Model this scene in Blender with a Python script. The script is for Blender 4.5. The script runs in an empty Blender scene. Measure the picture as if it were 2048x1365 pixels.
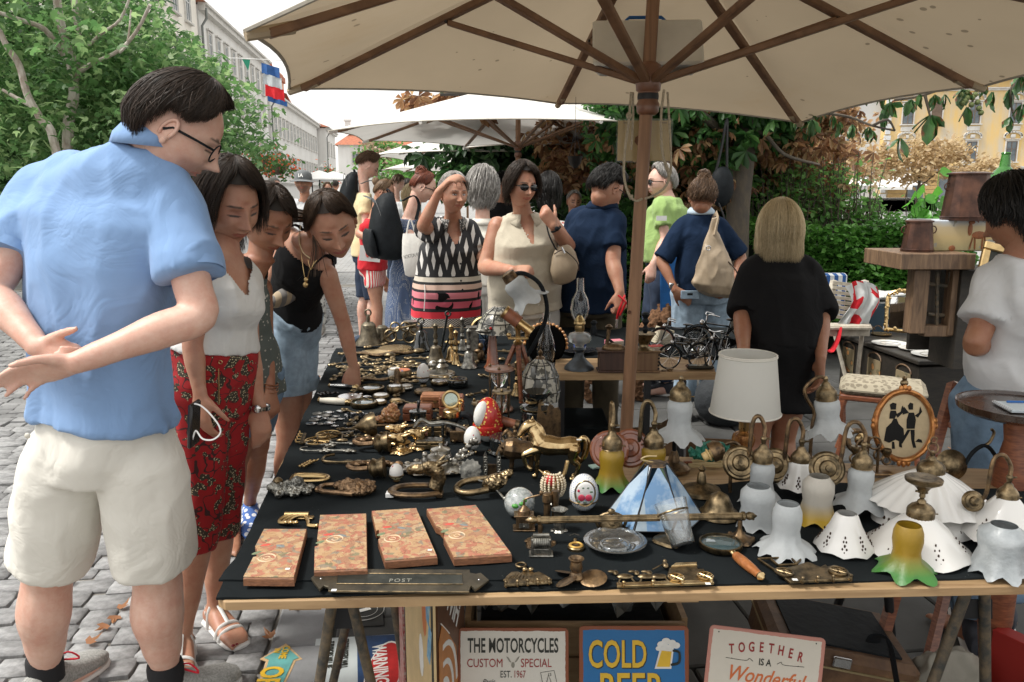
# A flea-market street stall under a market umbrella. Sections: camera and light, helpers, setting, umbrellas, people, tables, antiques, furniture.
import bpy,bmesh,math,random
import numpy as np
from mathutils import Vector,Matrix,noise,Euler
qc=math.cos
qs=math.sin
qr=math.radians
qT=Matrix.Translation
qR=Matrix.Rotation
qS=Matrix.Scale
qd=bpy.data
qn=random.Random
qo=noise.noise
qRX=Matrix.Rotation(math.pi/2,4,'X')
def iv(n,k,v): n.inputs[k].default_value=v
def zm(N,L,*a): return ad(N,L,'MULTIPLY',*a)
def zs(N,L,*a): return ad(N,L,'SUBTRACT',*a)
def za(N,L,*a): return ad(N,L,'ADD',*a)
def zl(N,L,*a): return ad(N,L,'LESS_THAN',*a)
def zb(N,L,*a): return ad(N,L,'ABSOLUTE',*a)
def zg(N,L,*a): return ad(N,L,'GREATER_THAN',*a)
R_=qn(7)
PI=math.pi
V=Vector
scene=bpy.context.scene
C=scene.collection
CAMH,F,PITCH=1.55,1600.0,math.atan(297/1600.0)
cam_d=qd.cameras.new('camera');cam=qd.objects.new('camera',cam_d);C.objects.link(cam)
cam.location=(0,0,CAMH);cam.rotation_euler=(PI/2-PITCH,0,0)
cam_d.lens=F/2048*36;cam_d.clip_end=600;cam_d.clip_start=.05
scene.camera=cam
world=qd.worlds.new('World');scene.world=world;world.use_nodes=1
wn=world.node_tree;wn.nodes.clear()
sky=wn.nodes.new('ShaderNodeTexSky');sky.sky_type='NISHITA';sky.sun_disc=0
SUN_EL,SUN_AZ=qr(57),qr(-100)
sky.sun_elevation=SUN_EL;sky.sun_rotation=SUN_AZ
sky.air_density=1.0;sky.dust_density=4.0;sky.ozone_density=1.0
hs=wn.nodes.new('ShaderNodeHueSaturation');iv(hs,'Saturation',.22)
bg=wn.nodes.new('ShaderNodeBackground');iv(bg,'Strength',.15)
wo=wn.nodes.new('ShaderNodeOutputWorld')
veil=wn.nodes.new('ShaderNodeMix');veil.data_type='RGBA';iv(veil,0,.62);iv(veil,7,(7.0,6.8,6.45,1))
wn.links.new(sky.outputs[0],hs.inputs['Color']);wn.links.new(hs.outputs[0],veil.inputs[6]);wn.links.new(veil.outputs[2],bg.inputs[0]);wn.links.new(bg.outputs[0],wo.inputs[0])
sl=qd.lights.new('sun','SUN');sl.energy=2.5;sl.angle=qr(12);sl.color=(1,.965,.9)
sun=qd.objects.new('sun',sl);C.objects.link(sun)
sd=V((qs(SUN_AZ)*qc(SUN_EL),qc(SUN_AZ)*qc(SUN_EL),qs(SUN_EL)))
sun.rotation_euler=sd.to_track_quat('Z','Y').to_euler()
scene.view_settings.view_transform='Standard';scene.view_settings.look='None'
scene.view_settings.exposure=.62;scene.view_settings.gamma=1
scene.render.engine='CYCLES'
cy=scene.cycles
cy.max_bounces=8;cy.diffuse_bounces=4;cy.glossy_bounces=3;cy.transmission_bounces=6;cy.transparent_max_bounces=8
cy.caustics_reflective=0;cy.caustics_refractive=0;cy.sample_clamp_indirect=6
cy.use_denoising=1;cy.use_adaptive_sampling=1;cy.adaptive_threshold=.02
cf=V((0,qc(PITCH),-qs(PITCH)));cu=V((0,qs(PITCH),qc(PITCH)))
CAM=V((0,0,CAMH))
def ray(px,py):return cf+V((1,0,0))*((px-1024)/F)+cu*(-(py-682.5)/F)
def G(px,py,h=0.0):
 r=ray(px,py);return CAM+r*((h-CAMH)/r.z)
def D(px,py,Y):
 r=ray(px,py);return CAM+r*(Y/r.y)
def mpp(p):return(V(p)-CAM).dot(cf)/F
TZ=.75
aV={}
def nt(m):return m.node_tree.nodes,m.node_tree.links
def ah(name,col=(.5,.5,.5),rough=.6,metal=0.,nz=0,var=.25,bump=0.,bs=60.,trans=0.,spec=.5,k2=None,coat=0.,sheen=0.,wr=0.,ior=1.5,alpha=1.,sx_=None,coords='Object',detail=4.,ntype='noise',ramp=(.35,.65)):
 if name in aV:return aV[name]
 m=qd.materials.new(name);m.use_nodes=1;aV[name]=m
 N,L=nt(m);b=N['Principled BSDF'];m['pb']=1
 iv(b,'Base Color',(*col,1));iv(b,'Roughness',rough);iv(b,'Metallic',metal)
 iv(b,'Transmission Weight',trans);iv(b,'IOR',ior);iv(b,'Specular IOR Level',spec)
 iv(b,'Coat Weight',coat);iv(b,'Sheen Weight',sheen);iv(b,'Alpha',alpha)
 m.diffuse_color=(*col,1)
 tc=None
 def coord(scale):
  nonlocal tc
  if tc is None:tc=N.new('ShaderNodeTexCoord')
  mp=N.new('ShaderNodeMapping');L.new(tc.outputs[coords],mp.inputs[0])
  iv(mp,'Scale',tuple(scale*s for s in(sx_ or(1,1,1))))
  return mp.outputs[0]
 if nz:
  tx=N.new('ShaderNodeTexNoise');iv(tx,'Detail',detail);iv(tx,'Scale',1);iv(tx,'Roughness',.6)
  L.new(coord(nz),tx.inputs['Vector'])
  rp=N.new('ShaderNodeValToRGB');e=rp.color_ramp.elements
  e[0].position,e[1].position=ramp
  c2=k2 or tuple(c*(1-var) for c in col)
  e[0].color=(*c2,1);e[1].color=(*col,1)
  L.new(tx.outputs[0],rp.inputs[0]);L.new(rp.outputs[0],b.inputs['Base Color'])
  if metal>.5 or coat>0 or rough<.5:
   mr=N.new('ShaderNodeMapRange');iv(mr,'To Min',min(1,rough*1.5));iv(mr,'To Max',rough*.7)
   L.new(tx.outputs[0],mr.inputs[0]);L.new(mr.outputs[0],b.inputs['Roughness'])
 if bump:
  t2=N.new('ShaderNodeTexNoise');iv(t2,'Detail',5);iv(t2,'Scale',1)
  L.new(coord(bs),t2.inputs['Vector'])
  bp=N.new('ShaderNodeBump');iv(bp,'Strength',bump);iv(bp,'Distance',.3/bs)
  L.new(t2.outputs[0],bp.inputs['Height']);L.new(bp.outputs[0],b.inputs['Normal'])
  if wr:
   t3=N.new('ShaderNodeTexNoise');iv(t3,'Detail',3);iv(t3,'Scale',1);iv(t3,'Distortion',1.5);L.new(coord(6),t3.inputs['Vector']);ab=zb(N,L,zs(N,L,t3.outputs[0],.5));b3=N.new('ShaderNodeBump');iv(b3,'Strength',wr);iv(b3,'Distance',.05);L.new(ab,b3.inputs['Height']);L.new(b3.outputs[0],bp.inputs['Normal'])
 return m
def az(name,fn,rough=.8,**kw):
 if name in aV:return aV[name]
 m=ah(name,rough=rough,**kw);N,L=nt(m)
 tc=N.new('ShaderNodeTexCoord')
 out=fn(N,L,tc.outputs['Object'])
 L.new(out,N['Principled BSDF'].inputs['Base Color'])
 return m
def ad(N,L,op,a,b=None,c=None):
 n=N.new('ShaderNodeMath');n.operation=op
 for i,v in enumerate((a,b,c)):
  if v is None:continue
  if isinstance(v,(int,float)):iv(n,i,v)
  else:L.new(v,n.inputs[i])
 return n.outputs[0]
def aD(N,L,f,a,b):
 n=N.new('ShaderNodeMix');n.data_type='RGBA'
 for s,v in((n.inputs[0],f),(n.inputs[6],a),(n.inputs[7],b)):
  if isinstance(v,(int,float)):s.default_value=v
  elif isinstance(v,tuple):s.default_value=(*v,1)
  else:L.new(v,s)
 return n.outputs[2]
def cz(N,L,co,scale=(1,1,1),rot=(0,0,0),loc=(0,0,0)):
 n=N.new('ShaderNodeMapping');L.new(co,n.inputs[0]);iv(n,'Scale',scale);iv(n,'Rotation',rot);iv(n,'Location',loc)
 return n.outputs[0]
def aE(N,L,co,kind='Noise',scale=5,out=0,**kw):
 n=N.new('ShaderNodeTex'+kind);iv(n,'Scale',scale)
 for k,v in kw.items():
  if k in n.inputs:iv(n,k,v)
  else:setattr(n,k,v)
 L.new(co,n.inputs['Vector']);return n.outputs[out]
def aP(N,L,f,stops,const=0):
 n=N.new('ShaderNodeValToRGB');cr=n.color_ramp
 if const:cr.interpolation='CONSTANT'
 while len(cr.elements)<len(stops):cr.elements.new(.5)
 for e,(p,c) in zip(cr.elements,stops):e.position=p;e.color=(*c,1)
 L.new(f,n.inputs[0]);return n.outputs[0]
def bE(N,L,co):
 n=N.new('ShaderNodeSeparateXYZ');L.new(co,n.inputs[0]);return n.outputs
def tag(o,label=None,cat=None,group=None,kind=None):
 if label:o['label']=label
 if cat:o['category']=cat
 if group:o['group']=group
 if kind:o['kind']=kind
 return o
def ag(name,label,cat,loc=(0,0,0),rot=(0,0,0),group=None,scale=1.):
 o=qd.objects.new(name,None);C.objects.link(o);o.location=loc
 o.rotation_euler=rot if isinstance(rot,(tuple,list,Euler)) else(0,0,rot);o.scale=(scale,)*3
 o.empty_display_size=.05
 return tag(o,label,cat,group)
def kids(o):return list(CH.get(o.name,()))
CH={}
def link(name,me,parent=None,m=None):
 o=qd.objects.new(name,me);C.objects.link(o)
 if parent is not None:o.parent=parent;CH.setdefault(parent.name,[]).append(o)
 if m is not None and not me.materials:me.materials.append(m)
 return o
def copy_tree(o,parent=None,loc=None,rot=None,label=None,scale=None):
 c=o.copy();C.objects.link(c);c.parent=parent
 if parent is not None:CH.setdefault(parent.name,[]).append(c)
 if loc is not None:c.location=loc
 if rot is not None:c.rotation_euler=rot if isinstance(rot,(tuple,Euler)) else(0,0,rot)
 if scale is not None:c.scale=(scale,)*3
 if label:c['label']=label
 for ch in kids(o):copy_tree(ch,c)
 return c
class MB:
 def __init__(s,M=None):s.v=[];s.f=[];s.M=M;s.fm=[];s.mi=0
 def add(s,vs,fs,M=None):
  n=len(s.v)
  if M is not None:vs=[M@V(v) for v in vs]
  if s.M is not None:vs=[s.M@V(v) for v in vs]
  s.v.extend([tuple(v) for v in vs]);s.f.extend([tuple(i+n for i in f) for f in fs]);s.fm.extend([s.mi]*len(fs));return s
 def box(s,c,d,rot=None,bev=0.,M=None):
  x,y,z=(k/2 for k in d);b=min(bev,x*.9,y*.9,z*.9)
  if b<=0:
   vs=[(i*x,j*y,k*z) for i in(-1,1) for j in(-1,1) for k in(-1,1)]
   fs=[(0,1,3,2),(4,6,7,5),(0,4,5,1),(2,3,7,6),(0,2,6,4),(1,5,7,3)]
  else:
   vs=[];
   for i in(-1,1):
    for j in(-1,1):
     for k in(-1,1):
      vs+=[(i*x,j*(y-b),k*(z-b)),(i*(x-b),j*y,k*(z-b)),(i*(x-b),j*(y-b),k*z)]
   def id_(i,j,k,a):return(((i>0)*4)+((j>0)*2)+(k>0))*3+a
   fs=[]
   for i in(-1,1):
    q=[id_(i,-1,-1,0),id_(i,1,-1,0),id_(i,1,1,0),id_(i,-1,1,0)];fs.append(q if i>0 else q[::-1])
    q=[id_(-1,i,-1,1),id_(-1,i,1,1),id_(1,i,1,1),id_(1,i,-1,1)];fs.append(q if i>0 else q[::-1])
    q=[id_(-1,-1,i,2),id_(1,-1,i,2),id_(1,1,i,2),id_(-1,1,i,2)];fs.append(q if i>0 else q[::-1])
   for a_ in(-1,1):
    for b_ in(-1,1):
     p=a_*b_
     q=[id_(a_,b_,-1,0),id_(a_,b_,-1,1),id_(a_,b_,1,1),id_(a_,b_,1,0)];fs.append(q if p>0 else q[::-1])
     q=[id_(a_,-1,b_,0),id_(a_,1,b_,0),id_(a_,1,b_,2),id_(a_,-1,b_,2)];fs.append(q if p>0 else q[::-1])
     q=[id_(-1,a_,b_,1),id_(-1,a_,b_,2),id_(1,a_,b_,2),id_(1,a_,b_,1)];fs.append(q if p>0 else q[::-1])
   for i in(-1,1):
    for j in(-1,1):
     for k in(-1,1):
      q=[id_(i,j,k,0),id_(i,j,k,1),id_(i,j,k,2)];fs.append(q if i*j*k>0 else q[::-1])
  T=qT(c)
  if rot is not None:T=T@(rot.to_4x4() if isinstance(rot,Matrix) else Euler(rot).to_matrix().to_4x4())
  if M is not None:T=M@T
  return s.add(vs,fs,T)
 def la(s,prof,n=20,c=(0,0,0),M=None,fl=0,fa=0.,wav=None,cap=1):
  vs=[];fs=[]
  for i,(r,z) in enumerate(prof):
   for k in range(n):
    a=2*PI*k/n;rr=r*(1+fa*qc(fl*a)) if fl else r;dz=0
    if wav:
     d=wav(a,i);rr+=d[0];dz=d[1]
    vs.append((rr*qc(a),rr*qs(a),z+dz))
  for i in range(len(prof)-1):
   for k in range(n):
    k2=(k+1)%n;fs.append((i*n+k,i*n+k2,(i+1)*n+k2,(i+1)*n+k))
  if cap:
   if prof[0][0]>1e-4:fs.append(tuple(range(n))[::-1])
   if prof[-1][0]>1e-4:fs.append(tuple((len(prof)-1)*n+k for k in range(n)))
  T=qT(c)
  if M is not None:T=M@T
  return s.add(vs,fs,T)
 def tube(s,pts,r,n=8,cap=1,closed=0,flat=1.,M=None,up=None):
  pts=[V(p) for p in pts];m=len(pts);rs=r if isinstance(r,(list,tuple)) else[r]*m
  vs=[];fs=[];prev=None
  for i,p in enumerate(pts):
   if closed:t=(pts[(i+1)%m]-pts[i-1])
   else:t=pts[min(i+1,m-1)]-pts[max(i-1,0)]
   if t.length<1e-9:t=V((0,0,1))
   t.normalize()
   if prev is None:
    u=V(up) if up is not None else(V((0,0,1)) if abs(t.z)<.9 else V((1,0,0)))
   else:u=prev
   u=u-t*u.dot(t)
   if u.length<1e-6:u=t.orthogonal()
   u.normalize();w=t.cross(u);prev=u
   rr=rs[i];ru,rw=rr if isinstance(rr,tuple) else(rr*flat,rr)
   for k in range(n):
    a=2*PI*k/n;vs.append(p+u*(ru*qc(a))+w*(rw*qs(a)))
  for i in range(m if closed else m-1):
   j=(i+1)%m
   for k in range(n):
    k2=(k+1)%n;fs.append((i*n+k,i*n+k2,j*n+k2,j*n+k))
  if cap and not closed:
   fs.append(tuple(range(n))[::-1]);fs.append(tuple((m-1)*n+k for k in range(n)))
  return s.add(vs,fs,M)
 def ball(s,c,r,n=12,m=8,rot=None,M=None):
  r=(r,r,r) if isinstance(r,(int,float)) else r
  prof=[(qs(PI*i/m),-qc(PI*i/m)) for i in range(m+1)]
  vs=[];fs=[]
  for i in range(1,m):
   for k in range(n):
    a=2*PI*k/n;vs.append((r[0]*prof[i][0]*qc(a),r[1]*prof[i][0]*qs(a),r[2]*prof[i][1]))
  for i in range(m-2):
   for k in range(n):
    k2=(k+1)%n;fs.append((i*n+k,i*n+k2,(i+1)*n+k2,(i+1)*n+k))
  b=len(vs);vs+=[(0,0,-r[2]),(0,0,r[2])]
  for k in range(n):
   k2=(k+1)%n;fs.append((b,k2,k));fs.append((b+1,(m-2)*n+k,(m-2)*n+k2))
  T=qT(c)
  if rot is not None:T=T@(rot.to_4x4() if isinstance(rot,Matrix) else Euler(rot).to_matrix().to_4x4())
  if M is not None:T=M@T
  return s.add(vs,fs,T)
 def tz(s,c,R,r,n=20,k=6,rot=None,sc=(1,1),M=None,arc=1.):
  pts=[(R*sc[0]*qc(2*PI*arc*i/n),R*sc[1]*qs(2*PI*arc*i/n),0) for i in range(n if arc==1 else n+1)]
  T=qT(c)
  if rot is not None:T=T@Euler(rot).to_matrix().to_4x4()
  if M is not None:T=M@T
  return s.tube(pts,r,k,closed=(arc==1),M=T,up=(0,0,1))
 def slab(s,poly,z0,z1,M=None,bev=0.):
  n=len(poly);P=[V((p[0],p[1])) for p in poly]
  area=sum(P[i].x*P[(i+1)%n].y-P[(i+1)%n].x*P[i].y for i in range(n))
  if area<0:P=P[::-1]
  rings=[(P,z0)]
  if bev:
   I=[]
   for i in range(n):
    a,b,c=P[i-1],P[i],P[(i+1)%n]
    d1=(b-a).normalized();d2=(c-b).normalized();nn=V((-d1.y-d2.y,d1.x+d2.x))
    nn=nn.normalized() if nn.length>1e-6 else V((0,0));I.append(b+nn*bev)
   rings+=[(P,z1-bev),(I,z1)]
  else:rings.append((P,z1))
  vs=[(p.x,p.y,z) for R,z in rings for p in R];fs=[]
  for r in range(len(rings)-1):
   for i in range(n):j=(i+1)%n;fs.append((r*n+i,r*n+j,(r+1)*n+j,(r+1)*n+i))
  fs.append(tuple(range(n))[::-1]);fs.append(tuple((len(rings)-1)*n+i for i in range(n)))
  return s.add(vs,fs,M)
 def quad(s,a,b,c,d):return s.add([a,b,c,d],[(0,1,2,3)])
 def mesh(s,name,sf=1,ang=35):
  me=qd.meshes.new(name);me.from_pydata(s.v,[],s.f);me.validate()
  if sf:
   me.polygons.foreach_set('use_smooth',[True]*len(me.polygons))
   if ang<180:me.set_sharp_from_angle(angle=qr(ang))
  if any(s.fm) and len(s.fm)==len(me.polygons):me.polygons.foreach_set('material_index',s.fm)
  me.update();return me
 def bd(s,name,m,parent=None,sf=1,ang=35,label=None):
  me=s.mesh(name,sf,ang)
  for mm in(m if isinstance(m,(list,tuple)) else[m]):me.materials.append(mm)
  o=link(name,me,parent)
  if label:o['label']=label
  return o
def solo(name,mb,m,label,cat,loc=(0,0,0),rot=0,group=None,ang=35):
 o=mb.bd(name,m,ang=ang);o.location=loc;o.rotation_euler=rot if isinstance(rot,(tuple,Euler)) else(0,0,rot)
 return tag(o,label,cat,group)
def bf(name,mb,m,sf=0):
 return tag(mb.bd(name,m,sf=sf),kind='structure')
def text_mesh(txt,size,ext=.0004,bold=0.,sx=1.,shear=0.,align='CENTER',space=1.):
 cu_=qd.curves.new('lettering','FONT');cu_.body=txt;cu_.size=size;cu_.extrude=ext;cu_.offset=bold;cu_.align_x=align;cu_.align_y='CENTER'
 cu_.shear=shear;cu_.space_character=space;cu_.resolution_u=3
 o=qd.objects.new('lettering',cu_);TS.collection.objects.link(o);TS.view_layers[0].update()
 me=qd.meshes.new_from_object(o.evaluated_get(TS.view_layers[0].depsgraph))
 qd.objects.remove(o);qd.curves.remove(cu_)
 for v in me.vertices:v.co.x*=sx
 return me
TS=qd.scenes.new('workbench')
def aH(txt,size,m,parent,M,**kw):
 me=text_mesh(txt,size,**kw);me.transform(M);me.materials.clear()
 return link('lettering',me,parent,m)
def interp(tbl,x):
 for(x0,y0),(x1,y1) in zip(tbl,tbl[1:]):
  if x<=x1:return y0+(y1-y0)*max(0,(x-x0)/(x1-x0))
 return tbl[-1][1]
def arc(c,r,a0,a1,n,plane='xz'):
 out=[]
 for i in range(n+1):
  a=qr(a0+(a1-a0)*i/n);u,w=r*qc(a),r*qs(a)
  out.append(V(c)+(V((u,0,w)) if plane=='xz' else V((u,w,0)) if plane=='xy' else V((0,u,w))))
 return out
def ac(pts,k=4):
 pts=[V(p) for p in pts];out=[]
 for i in range(len(pts)-1):
  p0,p1,p2,p3=pts[max(i-1,0)],pts[i],pts[i+1],pts[min(i+2,len(pts)-1)]
  for j in range(k):
   t=j/k;out.append(.5*((2*p1)+(p2-p0)*t+(2*p0-5*p1+4*p2-p3)*t*t+(3*p1-p0-3*p2+p3)*t**3))
 out.append(pts[-1]);return out
SA=qr(7)
SU,SV=V((qc(SA),qs(SA),0)),V((-qs(SA),qc(SA),0))
def S(u,v,z=0.):return SU*u+SV*v+V((0,0,z))
SM=qR(SA,4,'Z')
def fast_mesh(name,vs,face_sizes,idx,sf=0):
 me=qd.meshes.new(name);vs=np.asarray(vs,dtype=np.float32);idx=np.asarray(idx,dtype=np.int32);face_sizes=np.asarray(face_sizes,dtype=np.int32)
 me.vertices.add(len(vs));me.vertices.foreach_set('co',vs.ravel())
 me.loops.add(len(idx));me.loops.foreach_set('vertex_index',idx)
 me.polygons.add(len(face_sizes));st=np.concatenate([[0],np.cumsum(face_sizes)[:-1]]).astype(np.int32)
 me.polygons.foreach_set('loop_start',st);
 if sf:me.polygons.foreach_set('use_smooth',[True]*len(face_sizes))
 me.update(calc_edges=1);return me
def bj(name,tv,tf,pos,rots,scales,m,parent=None):
 tv=np.asarray(tv,dtype=np.float32);n=len(pos);k=len(tv)
 vs=np.einsum('nij,kj->nki',rots,tv)*np.asarray(scales)[:,None,None]+np.asarray(pos)[:,None,:]
 fi=np.array([i for f in tf for i in f]);fs=[len(f) for f in tf]
 idx=(fi[None,:]+(np.arange(n)*k)[:,None]).ravel()
 me=fast_mesh(name,vs.reshape(-1,3),np.tile(fs,n),idx);return link(name,me,parent,m)
rng=np.random.default_rng(11)
def aI(n,up=.0,droop=None):
 z=rng.normal(size=(n,3));z[:,2]=np.abs(z[:,2])+up*2;z/=np.linalg.norm(z,axis=1)[:,None]
 a=rng.normal(size=(n,3))
 if droop:a[:,2]-=droop
 x=a-z*(a*z).sum(1)[:,None];x/=np.linalg.norm(x,axis=1)[:,None];y=np.cross(z,x)
 return np.stack([x,y,z],axis=2)
def aC(name,c1,c2,c3=None,tr=.35,rough=.5):
 if name in aV:return aV[name]
 m=qd.materials.new(name);m.use_nodes=1;aV[name]=m;N,L=nt(m);b=N['Principled BSDF']
 g=N.new('ShaderNodeNewGeometry');st=[(0,c1),(1,c2)] if c3 is None else[(0,c1),(.6,c2),(1,c3)]
 col=aP(N,L,g.outputs['Random Per Island'],st);L.new(col,b.inputs['Base Color']);iv(b,'Roughness',rough)
 t=N.new('ShaderNodeBsdfTranslucent');mx=N.new('ShaderNodeMixShader');iv(mx,0,tr)
 hs_=N.new('ShaderNodeHueSaturation');iv(hs_,'Value',1.6);L.new(col,hs_.inputs['Color']);L.new(hs_.outputs[0],t.inputs[0])
 L.new(b.outputs[0],mx.inputs[1]);L.new(t.outputs[0],mx.inputs[2]);L.new(mx.outputs[0],N['Material Output'].inputs[0]);return m
ci=[(0,0,0),(.10,.30,.03),(.42,.42,.0),(.40,.16,.04),(.62,.12,.03),(1.0,0,-.08),(.62,-.12,.03),(.40,-.16,.04),(.42,-.42,0),(.10,-.30,.03),(.25,0,-.02)]
cm=[(0,10,1),(1,10,2),(2,10,3),(3,10,4),(4,10,5),(5,10,6),(6,10,7),(7,10,8),(8,10,9),(9,10,0)]
bQ=[(0,0,0),(.3,.22,.05),(.7,.24,.03),(1,0,-.1),(.7,-.24,.03),(.3,-.22,.05)]
bS=[(0,1,2,3),(0,3,4,5)]
def palmate(n=6,w=.17):
 vs=[];fs=[]
 for i in range(n):
  a=qr(-105+210*i/(n-1));L_=1-.35*abs(i-(n-1)/2)/(n/2);b=len(vs)
  ca,sa=qc(a),qs(a)
  for(x,y,z) in[(0,0,0),(.45,w*.6,.04),(.78,w,-.05),(1,0,-.22),(.78,-w,-.05),(.45,-w*.6,.04)]:
   x*=L_;vs.append((x*ca-y*sa,x*sa+y*ca,z-.22*x*x))
  fs+=[(b,b+1,b+2,b+3),(b,b+3,b+4,b+5)]
 return vs,fs
PALM_V,PALM_F=palmate()
def aJ(c,r,n_cl,per,spread,seed=0,shell=.35):
 g=np.random.default_rng(seed);d=g.normal(size=(n_cl,3));d/=np.linalg.norm(d,axis=1)[:,None]
 rad=shell+(1-shell)*g.random(n_cl)**.6;ctr=np.array(c)+d*np.array(r)*rad[:,None]
 p=np.repeat(ctr,per,0)+g.normal(size=(n_cl*per,3))*np.array([spread,spread,spread*.55]);return p
m_soil=ah('joint_sand',(.24,.225,.20),.95,nz=9,var=.4,bump=.6,bs=120)
ground=MB();ground.quad((-160,-30,-.03),(160,-30,-.03),(160,330,-.03),(-160,330,-.03))
def far_cobble(N,L,co):
 c=cz(N,L,co,rot=(0,0,-SA));br=N.new('ShaderNodeTexBrick');L.new(c,br.inputs['Vector'])
 iv(br,'Scale',1);iv(br,'Brick Width',.2);iv(br,'Row Height',.15);iv(br,'Mortar Size',.012)
 iv(br,'Color1',(.23,.24,.25,1));iv(br,'Color2',(.34,.345,.35,1));iv(br,'Mortar',(.17,.16,.14,1))
 n=aE(N,L,co,'Noise',.7,Detail=3.)
 return aD(N,L,zm(N,L,n,.5),br.outputs[0],(.38,.37,.35))
bf('ground',ground,az('far_setts',far_cobble,.85))
m_stone=ah('granite_sett',(.25,.25,.25),.72,nz=3.2,k2=(.14,.14,.14),bump=.55,bs=55,coords='Object')
def sett_mat():
 m=aV['granite_sett'];N,L=nt(m);oi=N.new('ShaderNodeObjectInfo');b=N['Principled BSDF']
 src=b.inputs['Base Color'].links[0].from_socket;g=N.new('ShaderNodeNewGeometry')
 r=za(N,L,zm(N,L,oi.outputs['Random'],.5),zm(N,L,g.outputs['Random Per Island'],.5))
 v=N.new('ShaderNodeMapRange');L.new(r,v.inputs[0]);iv(v,'To Min',.7);iv(v,'To Max',1.45)
 h=N.new('ShaderNodeHueSaturation');L.new(v.outputs[0],h.inputs['Value']);L.new(src,h.inputs['Color']);L.new(h.outputs[0],b.inputs['Base Color'])
sett_mat()
street=MB();A_,B_,C__,D_=S(-9,-1,-.010),S(-.5,-1,-.010),S(-.5,14,-.010),S(-9,14,-.010);street.quad(A_,B_,C__,D_)
st_o=bf('street',street,m_soil)
def sett_mesh(seed):
 g=qn(seed);mb=MB()
 w,d=.5,.5;n=8;ring=[]
 for(x,y) in[(-.5,-.5),(0,-.53),(.5,-.5),(.53,0),(.5,.5),(0,.53),(-.5,.5),(-.53,0)]:
  ring.append((x*(.93+.12*g.random()),y*(.93+.12*g.random())))
 vs=[(x,y,-.03) for x,y in ring]+[(x*.97,y*.97,.001) for x,y in ring]+[(x*.90,y*.90,.005+.003*g.random()) for x,y in ring]+[(g.uniform(-.1,.1),g.uniform(-.1,.1),.008)]
 fs=[]
 for k in range(8):
  j=(k+1)%8;fs+=[(k,j,8+j,8+k),(8+k,8+j,16+j,16+k),(16+k,16+j,24)]
 mb.add(vs,fs);return mb
cM=[sett_mesh(i) for i in range(6)];sett_me=[s_.mesh('stone') for s_ in cM]
for me in sett_me:me.materials.append(m_stone)
cells=[];v=.6;row=0
while v<13.5:
 dv=R_.uniform(.10,.128);u=-8.6+R_.random()*.2
 while u<-.57:
  du=R_.uniform(.11,.18);u2=min(u+du,-.535);wob=.05*qs(u*1.9)+.03*qs(u*5+v)
  if u2-u>.06:cells.append(((u+u2)/2,v+dv/2+wob,u2-u-.007,dv-.007))
  u=u2
 v+=dv
vis=[]
for c in cells:
 p=S(c[0],c[1]);d=(p-CAM);dep=d.dot(cf)
 if dep<.5:continue
 px=1024+F*d.x/dep;py=682.5-F*d.dot(cu)/dep
 if-80<px<1250 and py<1440:vis.append((not(200<px or px>-10),dep,c,px,py))
inpic=sorted([x for x in vis if-30<x[3]<640 and x[4]<1385],key=lambda x:x[1])
singles={id(x[2]) for x in inpic[:280]}
far_set=MB()
for _,dep,c,px,py in vis:
 k=R_.randrange(6);rz=SA+R_.uniform(-.05,.05);zz=R_.uniform(-.006,.006);T=qT(S(c[0],c[1],zz))@Euler((R_.uniform(-.03,.03),R_.uniform(-.03,.03),rz+(PI if R_.random()<.5 else 0))).to_matrix().to_4x4()@Matrix.Diagonal((c[2],c[3],1,1))
 if id(c) in singles:
  o=link('stone',sett_me[k],st_o);o.matrix_local=T
 else:far_set.add(cM[k].v,cM[k].f,T)
fs_o=far_set.bd('paving_stones',m_stone,st_o);fs_o['kind']='stuff'
m_kerb=ah('granite_kerb',(.27,.275,.28),.8,nz=5,var=.25,bump=.5,bs=160)
kb=MB();a=[S(-.53,-1,-.022),S(-.33,-1,-.022),S(-.33,14,-.022),S(-.53,14,-.022)];kb.add(a,[(0,1,2,3)]);kerb=bf('kerb',kb,m_soil)
blk=MB().box((0,0,0),(.185,.99,.12),bev=.008).mesh('kerb_block');blk.materials.append(m_kerb)
for i in range(14):
 o=link('kerb_block',blk,kerb);o.location=S(-.43,.1+i*1.0,-.05+R_.uniform(-.003,.003));o.rotation_euler=(0,0,SA)
m_slab=ah('pavement_slab_stone',(.075,.075,.072),.85,nz=4,var=.3,bump=.35,bs=140)
pv=MB();pv.add([S(-.33,-1,-.022),S(9,-1,-.022),S(9,9,-.022),S(-.33,9,-.022)],[(0,1,2,3)]);pave=bf('pavement',pv,ah('pavement_joint',(.05,.05,.045),.95))
slm=MB().box((0,0,0),(.59,.44,.06),bev=.006).mesh('slab');slm.materials.append(m_slab)
slm2=MB().box((0,0,0),(.745,.44,.06),bev=.006).mesh('slab');slm2.materials.append(m_slab)
for r in range(16):
 u=-.31+(.0 if r%2 else-.0);k=0
 while u<5.6:
  w=.60 if(r%2) else .755
  if k==0 and r%2:w=.60
  o=link('slab',slm if r%2 else slm2,pave);o.location=S(u+w/2,.75+r*.45,-.03+R_.uniform(-.0015,.0015));o.rotation_euler=(0,0,SA);u+=w;k+=1
m_dry=aC('dry_leaf',(.22,.08,.03),(.35,.17,.06),tr=.2)
fl=[]
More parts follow.
